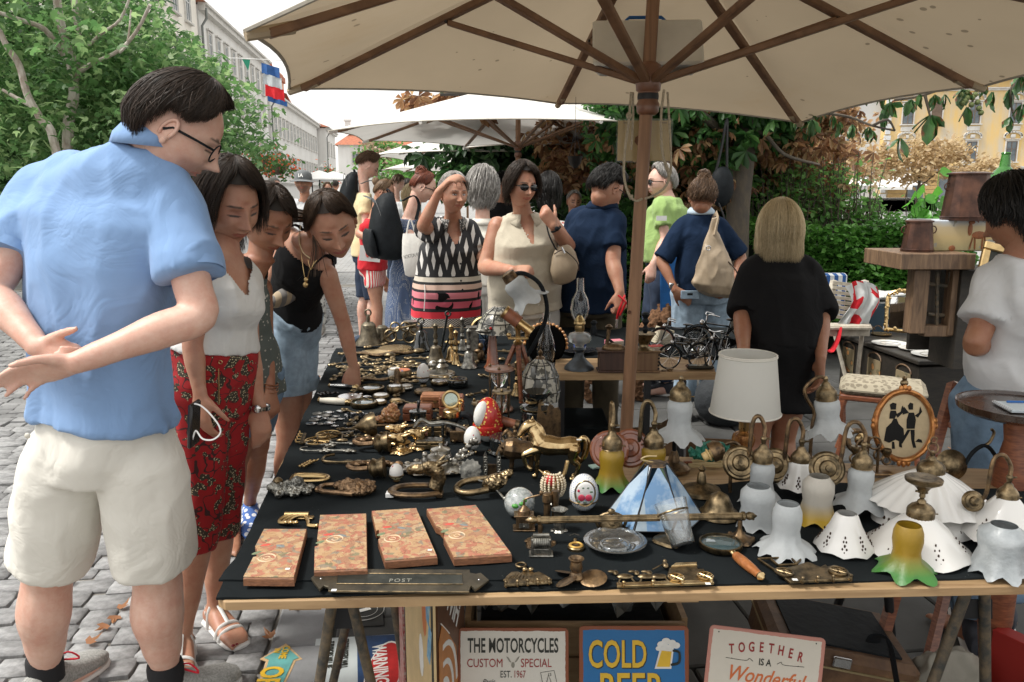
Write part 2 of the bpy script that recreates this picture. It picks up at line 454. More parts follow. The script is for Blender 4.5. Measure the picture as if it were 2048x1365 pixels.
for(px,py) in[(230,1240),(215,1258),(243,1228),(175,1297),(393,1172),(545,1285),(590,1215),(1230,1050),(1915,895),(1935,900),(1900,905),(150,1170),(330,930),(640,760),(620,820)]:
 p=G(px,py,.0);o=qd.objects.new('fallen_leaf',None)
 lv=[(x*.06,y*.06,.02+.012*abs(y)+(.01 if x>.8 else 0)) for x,y,z in ci];mb=MB().add(lv,cm)
 ob=mb.bd('fallen_leaf',m_dry);ob.location=p;ob.rotation_euler=(R_.uniform(-.2,.2),R_.uniform(-.2,.2),R_.uniform(0,6));tag(ob,'dry curled brown leaf fallen on the paving stones','leaf','fallen leaves scattered on the ground')
def bG(name,col,dirt=(.5,.5,.48),s=.25,amt=.35):
 def fn(N,L,co):
  n1=aE(N,L,co,'Noise',s,Detail=6.);n2=aE(N,L,cz(N,L,co,(1.2,1.2,.15)),'Noise',1.3,Detail=5.)
  f=zm(N,L,za(N,L,n1,n2),.5);f=zm(N,L,zs(N,L,f,.42),amt*6)
  f=ad(N,L,'MINIMUM',ad(N,L,'MAXIMUM',f,0),amt*1.6);return aD(N,L,f,col,dirt)
 return az(name,fn,.9,bump=.15,bs=6)
bC=bG('white_plaster',(.74,.73,.70),(.55,.53,.49))
a6=bG('cream_plaster',(.80,.76,.68),(.6,.56,.5))
m_salmon=bG('salmon_plaster',(.72,.40,.27),(.6,.42,.33))
m_yellow=bG('peeling_yellow_plaster',(.72,.50,.20),(.52,.50,.45),s=.35,amt=.55)
m_grey=bG('grey_plaster',(.62,.63,.63),(.5,.5,.5))
m_trim=ah('stone_trim',(.66,.64,.60),.85,nz=2,var=.2)
ck=ah('dark_window_glass',(.06,.075,.085),.12,nz=.8,k2=(.16,.19,.21))
bN=ah('painted_window_frame',(.68,.68,.66),.6)
m_shut=ah('brown_shutter',(.20,.14,.10),.7,nz=3,var=.3)
m_tile=ah('roof_tile',(.47,.17,.09),.85,nz=3,k2=(.30,.11,.07),bump=.5,bs=8)
m_pipe=ah('rain_pipe',(.18,.19,.18),.5,metal=.5)
cA=ah('black_iron',(.03,.03,.032),.5,metal=.6)
def ba(origin,along,normal):
 a=V(along).normalized();n=V(normal).normalized();return qT(origin)@Matrix(((a.x,n.x,0,0),(a.y,n.y,0,0),(a.z,n.z,1,0),(0,0,0,1)))
b5={}
def window(b,M,x,z,w,h,style='plain'):
 key=(w,h,style)
 if key not in b5:
  f=MB();t=.12
  f.box((-w/2-t/2,.04,h/2),(t,.16,h+2*t));f.box((w/2+t/2,.04,h/2),(t,.16,h+2*t));f.box((0,.04,h+t/2),(w,.158,t));f.box((0,.10,-t/2),(w+.5,.30,t))
  f.box((0,.09,h+t+.10),(w+.5,.26,.10))
  if style in('baroque',):
   for i in range(9):
    a=PI*i/8;f.box((qc(a)*(w/2+.3),.12,h+.55+.45*qs(a)),(.42,.24,.16),rot=(0,-a+PI/2,0))
   f.box((0,.1,h+.55),(.5,.2,.4),bev=.05);f.box((0,.06,-.5),(w+.2,.12,.5),bev=.04)
  pane=MB();pane.box((0,-.0,h/2),(w,.06,h))
  cas=MB();
  for xx in(-w/2+.05,0,w/2-.05):cas.box((xx,.045,h/2),(.07,.05,h))
  for zz in(.04,h*.62,h-.04):cas.box((0,.046,zz),(w,.048,.06))
  b5[key]=(f.mesh('window',False),pane.mesh('pane',False),cas.mesh('casement',False))
  b5[key][0].materials.append(m_trim);b5[key][1].materials.append(m_shut if style=='baroque_shut' else ck);b5[key][2].materials.append(m_shut if 'baroque' in style else bN)
  if style=='shutter':
   s_=MB();
   for sx in(-1,1):s_.box((sx*(w/2+.12+w/4),.16,h/2),(w/2,.05,h))
   b5[key]+=(s_.mesh('shutter',False),);b5[key][3].materials.append(m_shut)
 t=b5[key];o=link('window',t[0],b);o.matrix_local=M@qT((x,0,z))
 for nme,me in zip(('pane','casement','shutter'),t[1:]):link(nme,me,o)
def bh(b,M,x0,x1,z0,z1,depth,m,name='wall'):
 mb=MB(M);mb.box(((x0+x1)/2,-depth/2,(z0+z1)/2),(x1-x0,depth,z1-z0));return mb.bd(name,m,b,sf=0)
def bZ(b,M,x0,x1,z,p=.25,h=.25,m=None,name='cornice'):
 mb=MB(M);mb.box(((x0+x1)/2,p/2+.003,z),(x1-x0,p,h));mb.box(((x0+x1)/2,p/2+.1,z+h*.75),(x1-x0+.1,p+.2,h*.5));return mb.bd(name,m or m_trim,b,sf=0)
def bq(b,M,x0,x1,z,depth,rise,over=.6,m=None):
 mb=MB(M);y0,y1=over,-depth-over;ym=-depth/2
 vs=[(x0-over,y0,z),(x1+over,y0,z),(x1+over-1.0,ym,z+rise),(x0-over+1.0,ym,z+rise),(x0-over,y1,z),(x1+over,y1,z)]
 mb.add(vs,[(0,1,2,3),(3,2,5,4),(1,5,2),(0,3,4),(0,4,5,1)]);return mb.bd('roof',m or m_tile,b,sf=0)
UW=-14.7
def a8(label,v0,v1,h,m,rows,sp,ww,wh,style='plain',off=0.,roof=3.,group=None,inset=1.6):
 b=ag('street_house',label,'building',S(UW+off,v0,0),group='white town houses along the street')
 M=qR(SA,4,'Z')@ba((0,0,0),(0,1,0),(1,0,0))
 bh(b,M,0,v1-v0,0,h,10,m);bZ(b,M,0,v1-v0,h-.2,.45,.35);bZ(b,M,0,v1-v0,rows[0]-1.1,.18,.2)
 bq(b,M,0,v1-v0,h+.15,10,roof)
 n=int((v1-v0-1.5)/sp)
 for r in rows:
  for i in range(n):window(b,M,1.4+(i+.5)*((v1-v0-2.4)/n),r,ww,wh,style)
 pp=MB(M);pp.tube([(.2,.5,h-.2),(.2,.5,h-.9),(.2,.16,h-1.4),(.2,.16,.1)],.09,6);pp.bd('rain_pipe',m_pipe,b)
 return b,M
b1,M1=a8('tall cream town house behind the plane tree, nearest on the left',22,61.5,18.0,a6,[5.2,9.0,12.8],3.1,1.15,2.1,roof=3)
b2,M2=a8('white town house with long eaves, second along the left side of the street',62,88.5,14.6,bC,[4.6,8.2,11.2],2.6,1.05,1.9)
b3,M3=a8('white town house with two long rows of narrow windows and a rain pipe',90,133,11.9,bC,[3.6,7.7],2.9,1.25,2.0,roof=2.6)
b4,M4=a8('narrow white corner house jutting forward at the end of the row',133.5,149,11.6,bC,[3.6,7.5],4.5,1.1,1.9,off=1.3,roof=2)
pf=MB(ba((0,0,0),(1,0,0),(0,-1,0)) if 0 else qR(SA,4,'Z'))
pf.box((-5,-.1,8.0),(.9,.2,1.9));pf.bd('window',ck,b4);
sb=ag('salmon_building','salmon coloured building with orange tiled roof rising behind the white houses','building',S(-19.5,118,0),rot=SA)
MB().box((-4,6,9.5),(9,12,19)).bd('wall',m_salmon,sb,sf=0)
MB().box((.62,6,18.2),(.25,12.4,.8)).box((-4,-.1,18.9),(9.6,.6,.5)).bd('cornice',m_tile,sb,sf=0)
mb=MB();mb.add([(.7,13,16.5),(.7,36,12.5),(-6,36,15.5),(-6,13,18.5),(2.2,13,12.2),(2.2,36,11.9)],[(0,1,2,3),(4,5,1,0)]);mb.bd('roof',m_tile,sb,sf=0)
MB().box((-1.5,18,16.5),(1,1,3)).box((-2.5,28,15.5),(.9,.9,2.6)).bd('chimney',m_salmon,sb,sf=0)
eb=ag('end_building','white house with a red hipped roof closing the end of the street','building',D(742,392,172).to_3d()*1.0)
eb.location.z=0
Me=qR(qr(6),4,'Z')@ba((0,0,0),(1,0,0),(0,-1,0))
bh(eb,Me,-6.5,9,0,11.3,10,bC);bZ(eb,Me,-6.5,9,11.1,.3,.3)
mb=MB(Me);mb.add([(-7.2,.8,11.3),(9.8,.8,11.3),(9.8,-11,11.3),(-7.2,-11,11.3),(-3,-5,14.8),(5,-5,14.8)],[(0,1,5,4),(1,2,5),(2,3,4,5),(3,0,4)]);mb.bd('roof',m_tile,eb,sf=0)
MB(Me).box((-4.6,-3,15.0),(1.1,1,2.6)).box((-4.6,-3,16.5),(1.5,1.3,.3)).bd('chimney',bC,eb,sf=0)
for z in(3.2,7.6):
 for x in(-3.0,1.4,5.8):window(eb,Me,x,z,1.3,2.0)
yb=ag('yellow_palace','peeling yellow palace with ornate window hoods across the trees','building',(D(1757,400,92).x,92,0))
My=qR(qr(-6),4,'Z')@ba((0,0,0),(1,0,0),(0,-1,0))
bh(yb,My,0,36,0,14.2,12,m_yellow);bZ(yb,My,0,36,13.9,.7,.5);bZ(yb,My,0,36,4.1,.35,.3);bZ(yb,My,0,36,12.6,.2,.2)
bq(yb,My,0,36,14.3,12,3)
for z,st_ in((4.9,'baroque'),(9.0,'baroque')):
 for i,x in enumerate((2.4,5.4,9.4,13.6,17.6,21.6,26,30)):window(yb,My,x,z,1.15,2.2,st_ if i!=1 else 'baroque_shut')
q=MB(My)
for i in range(20):q.box((17.2,.09,.6+i*.66),(.9 if i%2 else .6,.18,.6))
for i in range(21):q.box((.35,.11,.5+i*.64),(.7 if i%2 else .5,.22,.5))
q.bd('quoins',m_grey,yb,sf=0)
q=MB(My);q.tube([(16.2,.25,13.5),(16.2,.25,.3)],.1,6);q.bd('rain_pipe',m_pipe,yb)
for x in(3.9,7.2,11,15):MB(My).box((x,.02,1.7),(1.7,.1,3.2)).bd('shop_opening',ck,yb,sf=0)
for i in range(8):
 for x0,x1 in((.9,2.9),(4.9,6.2),(8.2,9.9),(12,14)):MB(My).box(((x0+x1)/2,.05,.25+i*.46),(x1-x0,.1,.40),bev=.03).bd('stone',ah('ochre_stone',(.60,.40,.17),.9,nz=2,var=.2),yb,sf=0)
aw=ag('shop_awning','white sloping awning with red and blue doodles over a shop in the yellow palace','awning',yb.location)
q=MB(My);q.add([(-.4,.15,3.7),(3.2,.15,3.7),(2.8,2.0,2.1),(-.9,2.0,2.1),(-.4,.22,3.75),(3.2,.22,3.75),(2.8,2.05,2.15),(-.9,2.05,2.15),(2.8,2.04,1.85),(-.9,2.04,1.85)],[(0,1,2,3),(4,5,6,7),(0,4,7,3),(1,5,6,2),(6,7,9,8)]);q.bd('canvas',ah('white_canvas',(.78,.78,.76),.8,nz=1,var=.05),aw,sf=0)
for k,c in enumerate([(.6,.08,.06),(.08,.2,.55),(.1,.3,.6),(.6,.5,.1)]):
 q=MB(My);q.add([(v.x,v.y,v.z) for v in[V((.3+k*.55+qc(a)*.26,.95+.25*qs(a)*.8+.1,3.02-.25*qs(a)*.7)) for a in[i*PI/4 for i in range(8)]]],[tuple(range(8))]);q.bd('doodle',ah('doodle_%d_paint'%k,c,.8),aw)
gb=ag('grey_house','pale grey house with white windows left of the yellow palace','building',(D(1757,400,93).x-.1,93.2,0))
Mg=qR(qr(-4),4,'Z')@ba((-13,0,0),(1,0,0),(0,-1,0))
bh(gb,Mg,0,12.8,0,13.2,10,m_grey);bZ(gb,Mg,0,12.8,4.4,.25,.25);bZ(gb,Mg,0,12.8,13,.5,.4);bq(gb,Mg,0,12.8,13.3,10,3)
for z in(5.8,9.6):
 for x in(2.2,5.6,9.6):window(gb,Mg,x,z,1.2,2.3)
for x in(9.4,4):MB(Mg).box((x,.03,1.6),(2.2,.1,2.9)).bd('shop_opening',ck,gb,sf=0)
m_canvasw=ah('white_canvas',(.78,.78,.76),.8)
def bJ(x,y,z,r,lab,grp):
 t=ag('cafe_parasol',lab,'umbrella',(x,y,0),group=grp)
 MB().la([(r,z),(r*.98,z+.06),(.05,z+r*.35)],8).bd('canopy',m_canvasw,t,ang=20);MB().tube([(0,0,0),(0,0,z+.3)],.04,6).bd('pole',cA,t)
for px,Y,r in[(1700,80,2.2),(1728,78,2.0),(1668,83,2.2),(1640,80,2.0),(1812,76,1.8)]:
 p=D(px,400,Y);bJ(p.x,p.y,2.2,r,'white cafe parasol on the far terrace beyond the hedge','white cafe parasols on the far terrace')
for px,Y in[(640,46),(668,48),(625,52)]:
 p=D(px,380,Y);bJ(p.x,p.y,2.25,1.5,'white parasol far down the street below the white houses','white parasols far down the street')
for px,w in[(1830,9),(1700,14)]:
 p=D(px,420,66);solo('parapet',MB().box((0,0,.5),(w,.5,1.0),bev=.05).box((0,0,1.05),(w+.3,.7,.15),bev=.03),ah('pale_stone',(.68,.67,.64),.85,nz=1,var=.15),'pale stone parapet of the embankment beyond the hedge' if w==9 else 'longer pale stone embankment wall left of the short parapet','wall',(p.x,p.y,0))
def bY(px,py,Y,s,lab,grp=None):
 p=D(px,py,Y);t=ag('street_lamp',lab,'lamp',p,group=grp,scale=s)
 MB().la([(.10,-.3),(.2,.1),(.22,.12),(.08,.3),(.02,.42)],6).bd('lantern',ah('lantern_glass',(.55,.56,.52),.3),t);MB().tube([(0,0,-.3),(0,0,-.6),(-1.3,0,-.75)],.035,6).tz((-.7,0,-.5),.18,.02,12,4,rot=(PI/2,0,0)).bd('bracket',cA,t)
bY(556,308,52,1.5,'wall lantern on a scrolled bracket above the hanging flower basket')
bY(643,338,60,1.0,'small wall lantern left of the cap wearing man, farther down the street','small far wall lanterns')
bY(664,342,66,1.0,'small wall lantern farthest down the white house fronts','small far wall lanterns')
def aZ(px,py,Y,s,lab):
 p=D(px,py,Y);t=ag('flower_basket',lab,'flower basket',p,scale=s)
 MB().la([(.05,-.35),(.35,-.15),(.4,0)],10).bd('basket',m_shut,t)
 n=300;pos=rng.normal(size=(n,3))*[.35,.35,.25];bj('leaves',bQ,bS,pos,aI(n),np.full(n,.2),aC('basket_leaf',(.05,.12,.03),(.08,.2,.05)),t)['kind']='stuff'
 n=130;pos=rng.normal(size=(n,3))*[.45,.45,.32];bj('flowers',bQ,bS,pos,aI(n),np.full(n,.16),aC('red_flower',(.6,.05,.03),(.75,.2,.05)),t)['kind']='stuff'
aZ(555,333,50,1.5,'hanging basket of red flowers under the wall lantern');aZ(522,322,46,1.1,'wide box of orange flowers behind the dark haired woman')
aZ(655,350,64,1.2,'small hanging flower basket far down the street')
def flag(px,py,Y):
 t=ag('flag_string','blue, white and red flag hanging beside the plane tree under the umbrella corner','flag',D(px,py,Y),scale=.30)
 def strip(z0,z1,m,x0=0.):
  mb=MB();n=6;vs=[]
  for z in(z0,z1):
   for i in range(n+1):vs.append((-.16+.34*i/n+x0-.12*z*0+(z1-z)*0,.03*qs(i*1.7+z*5),z-.10*i/n))
  vs+=[(x,y+.006,z) for x,y,z in vs];k=2*(n+1)
  mb.add(vs,[(i,i+1,n+2+i,n+1+i) for i in range(n)]+[(k+i,k+n+1+i,k+n+2+i,k+i+1) for i in range(n)]);mb.bd('cloth_band',m,t)
 blue=ah('flag_blue',(.03,.12,.36),.8,nz=8,var=.3);wh=ah('flag_white',(.55,.6,.62),.8,nz=8,var=.2);rd=ah('flag_red',(.75,.02,.03),.8,nz=8,var=.2)
 strip(.32,.14,blue);strip(.14,-.06,wh,.03);strip(-.06,-.27,rd,.06);strip(-.27,-.36,blue,.10)
 MB().tube([(-.75,0,.40),(.45,0,.35)],.008,5).bd('cord',bN,t)
 MB().add([(-.5,0,.38),(-.35,0,.37),(-.4,.01,.18)],[(0,1,2)]).bd('cloth_band',ah('flag_green',(.02,.25,.15),.8),t)
flag(541,162,4.6)
m_bark=ah('pale_flaking_bark',(.52,.48,.43),.85,nz=14,k2=(.30,.24,.20),bump=.6,bs=60,sx_=(1,1,.5))
b9=ah('lichened_bark',(.105,.085,.06),.9,nz=16,k2=(.07,.06,.05),bump=.9,bs=50,sx_=(1,1,.5))
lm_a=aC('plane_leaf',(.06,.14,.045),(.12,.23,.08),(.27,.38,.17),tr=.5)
def a5(mb,pts,r0,r1,n=8):
 pp=ac(pts,4);k=len(pp);mb.tube(pp,[r0+(r1-r0)*i/(k-1) for i in range(k)],n)
plane=ag('plane_tree','leafy plane tree with pale flaking trunks behind the man in blue','tree',(D(140,300,9.4).x,9.4,0))
pb=plane.location
def aB(px,py,Y):return D(px,py,Y)-pb
mb=MB();a5(mb,[(-.02,0,0),aB(136,300,9.4),aB(148,190,9.4),aB(140,120,9.4),aB(118,30,9.3),aB(110,-60,9.2)],.07,.04)
a5(mb,[aB(146,165,9.4),aB(165,140,9.3),aB(190,125,9.2)],.045,.02);a5(mb,[aB(143,150,9.4),aB(160,90,9.5),aB(148,0,9.6),aB(150,-80,9.6)],.05,.03)
a5(mb,[aB(128,110,9.4),aB(90,60,9.2),aB(40,40,9.0),aB(-20,20,8.8)],.035,.02);a5(mb,[aB(190,125,9.2),aB(240,100,9.0),aB(275,60,8.8),aB(300,10,8.6)],.022,.015)
a5(mb,[aB(150,120,9.4),aB(200,70,9.2),aB(240,40,9.1),aB(265,-20,9)],.02,.012);a5(mb,[aB(240,105,9.0),aB(255,85,8.9),aB(262,20,8.9)],.015,.008)
mb.bd('trunk',m_bark,plane)
pl2=ag('plane_tree','second plane tree whose pale trunk leans left behind the man in blue','tree',(D(118,330,9.0).x,9.0,0));pb=pl2.location
mb=MB();a5(mb,[(0.1,0,0),aB(112,300,9.0),aB(82,240,9.0),aB(55,190,9.0),aB(38,130,9.0),aB(12,90,8.9),aB(-20,20,8.8)],.052,.028);a5(mb,[aB(70,215,9.0),aB(40,200,9),aB(5,180,9)],.03,.015);mb.bd('trunk',m_bark,pl2)
p=aJ(aB(60,150,9.6),(1.7,1.2,1.5),60,26,.24,3);bj('crown',ci,cm,p,aI(len(p),.3,.6),rng.uniform(.09,.17,len(p)),lm_a,pl2)['kind']='stuff'
pb=plane.location;P_=[aJ(aB(40,60,10.2),(2.0,1.3,1.9),280,28,.26,1,.1),aJ(aB(300,180,10.0),(1.25,1.2,.95),150,28,.2,2,.1),aJ(aB(150,250,10.6),(2.6,.7,.7),120,26,.22,4,.1),aJ(aB(450,255,9.6),(.62,.9,.62),44,18,.16,5,.1)]
def prune(p,pb):
 q=p+np.array(pb)-np.array([0,0,CAMH]);dep=q[:,1]*cf.y+q[:,2]*cf.z;px=1024+F*q[:,0]/dep;py=682.5-F*(q[:,1]*cu.y+q[:,2]*cu.z)/dep;return p[(px<330)|(py>25+(px-330)*.86+18*np.sin(px*.11))]
p=prune(np.vstack(P_),pb);bj('crown',ci,cm,p,aI(len(p),.3,.6),rng.uniform(.06,.13,len(p)),lm_a,plane)['kind']='stuff'
bk=ag('plane_tree','dense plane tree farther back, its crown closing the view to the houses','tree',(D(60,300,14).x,14,0));pb=bk.location
mb=MB();a5(mb,[(0,0,0),(0,0,2.5),(.3,0,5)],.14,.06);mb.bd('trunk',m_bark,bk)
p=np.vstack([aJ(aB(0,120,14),(3.2,1.2,3.0),360,26,.34,8,.05),aJ(aB(250,270,14),(2.2,1.0,1.3),130,26,.3,9,.05),aJ(aB(60,330,14),(3.2,.8,1.2),160,26,.3,10,.05)]);p=prune(p,pb)
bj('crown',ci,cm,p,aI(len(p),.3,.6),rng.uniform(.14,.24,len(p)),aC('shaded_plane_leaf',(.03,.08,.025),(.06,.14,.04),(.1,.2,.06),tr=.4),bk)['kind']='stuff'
def aW(px,py,Y,r,n,lab,m1,m2=None,sz=.25,th=.15,trunk=1,seed=1,cat='tree',nm='street_tree'):
 c=D(px,py,Y);t=ag(nm,lab,cat,(c.x,Y,0));
 if trunk:mb=MB();a5(mb,[(0,0,0),(.1,0,c.z*.6),(0,0,c.z)],th,th*.4);a5(mb,[(.1,0,c.z*.5),(r[0]*.5,0,c.z)],th*.5,th*.2);mb.bd('trunk',b9,t)
 p=aJ((0,0,c.z),r,n,24,min(r)*.2,seed,.15);k=len(p)//(3 if m2 else 1000000)
 bj('crown',bQ,bS,p[k:],aI(len(p)-k,.2),rng.uniform(sz*.7,sz*1.3,len(p)-k),m1,t)['kind']='stuff'
 if m2:bj('crown',bQ,bS,p[:k]*[1,1,1]+[0,0,r[2]*.15],aI(k,.2),rng.uniform(sz*.7,sz*1.3,k),m2,t)['kind']='stuff'
 return t
lm_b=aC('fresh_leaf',(.07,.18,.04),(.15,.32,.08),(.24,.42,.14),tr=.5)
lm_pink=aC('pink_blossom',(.42,.26,.2),(.5,.36,.28),tr=.3)
cB=aC('rusty_leaf',(.12,.055,.03),(.30,.16,.075),(.46,.32,.17),tr=.5)
lm_dark=aC('dark_leaf',(.015,.045,.015),(.035,.09,.025),(.06,.14,.04),tr=.35)
lm_green=aC('chestnut_green_leaf',(.02,.065,.018),(.045,.13,.03),(.09,.20,.05),tr=.45)
lm_tan=aC('tan_leaf',(.30,.20,.10),(.44,.33,.18),(.52,.42,.26),tr=.4)
aW(770,318,62,(2.1,2,2.0),90,'small tree with pinkish tips at the far end of the street',lm_b,lm_pink,.32,seed=21)
aW(835,345,48,(2.4,1.5,1.5),60,'low bushy green tree behind the farthest market umbrella',lm_b,None,.3,seed=22)
aW(1655,330,40,(2.0,2,3.0),70,'tan leafed tree left of the grey house across the hedge',lm_tan,cB,.34,seed=23)
aW(1840,320,60,(5.0,2,1.9),110,'wide tan leafed tree in front of the yellow palace',lm_tan,None,.36,seed=24)
aW(1960,345,58,(3.2,2,1.0),40,'low tan leafed tree at the right end of the yellow palace',lm_tan,None,.34,seed=25)
ct=ag('chestnut_tree','horse chestnut with lichened trunk and rusty leaves behind the woman with the tan bag','tree',(D(1468,560,7.4).x,7.4,0));pb=ct.location
mb=MB();a5(mb,[(-.08,0,0),aB(1470,560,7.4),aB(1476,420,7.4),aB(1485,330,7.4),aB(1492,225,7.4),aB(1500,120,7.4)],.112,.098,12)
a5(mb,[aB(1478,262,7.4),aB(1430,250,7.2),aB(1390,225,7.0),aB(1300,205,6.9)],.05,.03);a5(mb,[aB(1500,260,7.4),aB(1530,270,7.3),aB(1570,310,7.1),aB(1640,330,6.9)],.025,.01)
a5(mb,[aB(1500,240,7.4),aB(1600,150,7.3),aB(1750,60,7.2)],.07,.04);mb.bd('trunk',b9,ct)
def a4(pos,sz,m,root,up=.25):
 o=bj('crown',PALM_V,PALM_F,pos,aI(len(pos),up,1.2),rng.uniform(sz*.7,sz*1.25,len(pos)),m,root);o['kind']='stuff'
rusty=np.vstack([aJ(aB(1430,300,8.0),(1.0,.8,.5),22,14,.16,31,.1),aJ(aB(1585,335,8.6),(.6,.8,.6),40,14,.16,32,.1),aJ(aB(1350,260,7.6),(.6,.6,.35),24,16,.14,33,.1),aJ(aB(1560,250,8),(.65,.8,.35),26,14,.16,34,.1)])
green=np.vstack([aJ(aB(1380,330,8.6),(.9,.7,.8),70,16,.16,35,.1),aJ(aB(1360,250,7.4),(.7,.6,.3),30,16,.13,36,.1),aJ(aB(1430,200,7.6),(1.2,1.0,.3),40,14,.15,37,.1)])
a4(rusty,.115,cB,ct);a4(green,.15,lm_green,ct)
ct2=ag('chestnut_tree','horse chestnut with rust brown crown behind the man in the navy polo','tree',(D(1240,500,9.6).x,9.6,0));pb=ct2.location
mb=MB();a5(mb,[(0,0,0),aB(1242,450,9.6),aB(1240,330,9.6),aB(1235,200,9.6)],.17,.12,10);a5(mb,[aB(1240,260,9.6),aB(1180,220,9.2),aB(1000,190,9),aB(880,190,9)],.06,.015);mb.bd('trunk',ah('black_bark',(.04,.035,.03),.95,nz=12,var=.4),ct2)
a4(np.vstack([aJ(aB(1230,260,10.2),(1.1,.8,.7),70,16,.17,41,.1),aJ(aB(1170,225,9.9),(.6,.6,.25),20,16,.14,42,.1),aJ(aB(950,203,9.6),(.75,.4,.09),8,14,.1,43,.1),aJ(aB(840,205,9.6),(.25,.3,.07),4,8,.09,46,.1)]),.16,cB,ct2)
a4(np.vstack([aJ(aB(1240,340,11),(1.6,.6,.9),80,16,.2,44,.1),aJ(aB(1100,300,11.5),(2.0,.6,.6),60,16,.2,45,.1),aJ(aB(960,195,9.8),(.45,.4,.08),6,12,.1,47,.1)]),.2,lm_dark,ct2)
def bush(px0,px1,py_top,py_bot,Y,thick,n,lab,m1,sz,seed,cat='hedge',nm='hedge',m2=None):
 a,b=D(px0,py_top,Y),D(px1,py_top,Y);zt=a.z;zb=max(0,D(px0,py_bot,Y).z);t=ag(nm,lab,cat,((a.x+b.x)/2,Y,0));g=np.random.default_rng(seed)
 w=b.x-a.x;pos=np.stack([g.uniform(-w/2,w/2,n),g.uniform(-thick/2,thick/2,n),zb+(zt-zb)*g.random(n)**.8+.05*np.sin(g.uniform(0,6,n))],1)
 pos[:,2]+=.06*np.sin(pos[:,0]*5)*(pos[:,2]>zt*.8)
 front=g.random(n)<.5;pos[front,1]=-thick/2-g.random(front.sum())*.06+.05*np.sin(pos[front,0]*7+pos[front,2]*6)
 bj('foliage',bQ,bS,pos,aI(n,.5),g.uniform(sz*.6,sz*1.3,n),m1,t)['kind']='stuff'
 core=MB().box((0,.05,(zt*.93)/2),(w*.97,thick*.7,zt*.9));core.bd('shade_core',ah('hedge_dark_core',(.008,.015,.007),1),t,sf=0)  # solid near-black box behind the leaves; its colour stands for the hedge's inner shade
 return t
lm_hedge=aC('hedge_leaf',(.04,.13,.02),(.09,.24,.04),(.16,.36,.08),tr=.35,rough=.35)
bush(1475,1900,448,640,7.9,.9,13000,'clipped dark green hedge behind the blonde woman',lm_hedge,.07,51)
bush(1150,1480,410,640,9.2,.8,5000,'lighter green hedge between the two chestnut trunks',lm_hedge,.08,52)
def shoots(px0,px1,Y,zb,h,n,seed,lab,sz=.07):
 a,b=D(px0,400,Y),D(px1,400,Y);t=ag('bush',lab,'bush',((a.x+b.x)/2,Y,0));g=np.random.default_rng(seed);P=[];st=MB()
 for i in range(n):
  x=g.uniform(-(b.x-a.x)/2,(b.x-a.x)/2);y=g.uniform(-.4,.4);hh=h*g.uniform(.3,1);lx=g.normal()*.12;
  st.tube([(x,y,.2),(x,y,zb),(x+lx,y,zb+hh)],[.012,.008,.003],4)
  for k in range(int(hh/.035)):f=k*.035/hh;P.append((x+lx*f+g.normal()*.035,y+g.normal()*.035,zb+hh*f))
 P=np.array(P);bj('foliage',bQ,bS,P,aI(len(P),.5),g.uniform(sz*.6,sz*1.3,len(P)),lm_b,t)['kind']='stuff';st.bd('stems',b9,t)
shoots(1470,1720,8.2,.95,1.0,330,61,'loose leafy bush with upright shoots rising above the hedge');shoots(1700,1790,8.0,1.05,.5,40,62,'thin upright shoots above the right part of the hedge');shoots(1180,1330,9.3,1.0,.7,90,63,'fresh green bush showing beside the wooden pole')
def cH():
 t=ag('leafy_plant','bright green large leaved plant behind the brown metal buckets','plant',(D(1865,460,5.7).x,5.7,0));pb2=t.location;me=None
 big=MB();n=5;vs=[]
 for i in range(n+1):
  w=[.02,.32,.42,.36,.2,.01][i];x=i/n
  for s_ in(-1,0,1):vs.append((x,s_*w,(.06 if s_ else 0)-.12*x*x))
 big.add(vs,[(i*3+a,i*3+a+1,i*3+a+4,i*3+a+3) for i in range(n) for a in(0,1)]);me=big.mesh('leaf');me.materials.append(aC('big_leaf',(.07,.24,.03),(.12,.36,.05),tr=.45,rough=.3))
 st=MB();
 for(px,py) in[(1878,345),(1850,385),(1835,400),(1825,395),(1848,402),(1865,392),(1880,405),(1838,425),(1858,418),(1870,425),(1815,412),(1820,428),(1862,440),(1850,440),(1835,445),(1875,445),(1828,440),(1885,420),(1868,408),(1842,412)]:
  c=D(px,py,5.7+R_.uniform(-.08,.08))-pb2;o=link('leaf',me,t);o.location=c;s_=R_.uniform(.09,.14);o.scale=(s_,)*3;o.rotation_euler=(R_.uniform(.6,1.3),R_.uniform(-.5,.5),R_.uniform(-2.8,.6))
  st.tube([(0,0,.9),c*.6+V((0,0,.35)),c],.003,4)
 st.bd('stems',lm_b,t)
cH()
ov=ag('chestnut_branch','drooping horse chestnut branch with browning leaves and spiky fruit, top right','branch',D(1800,240,3.9));pb=ov.location
mb=MB()
for pts in([(1640,225,3.9),(1700,235,3.9),(1745,252,3.85),(1790,262,3.8)],[(1790,200,3.9),(1850,190,3.8),(1960,150,3.8),(2080,120,3.9)],[(1745,252,3.85),(1775,240,3.8),(1790,262,3.8)],[(1850,190,3.8),(1862,240,3.8)],[(1960,150,3.8),(1950,190,3.8),(1940,215,3.8)],[(2040,140,3.9),(2020,190,3.9),(2030,240,3.9)]):a5(mb,[aB(*q_) for q_ in pts],.008,.004,5)
mb.bd('twig',b9,ov)
lfm=[]
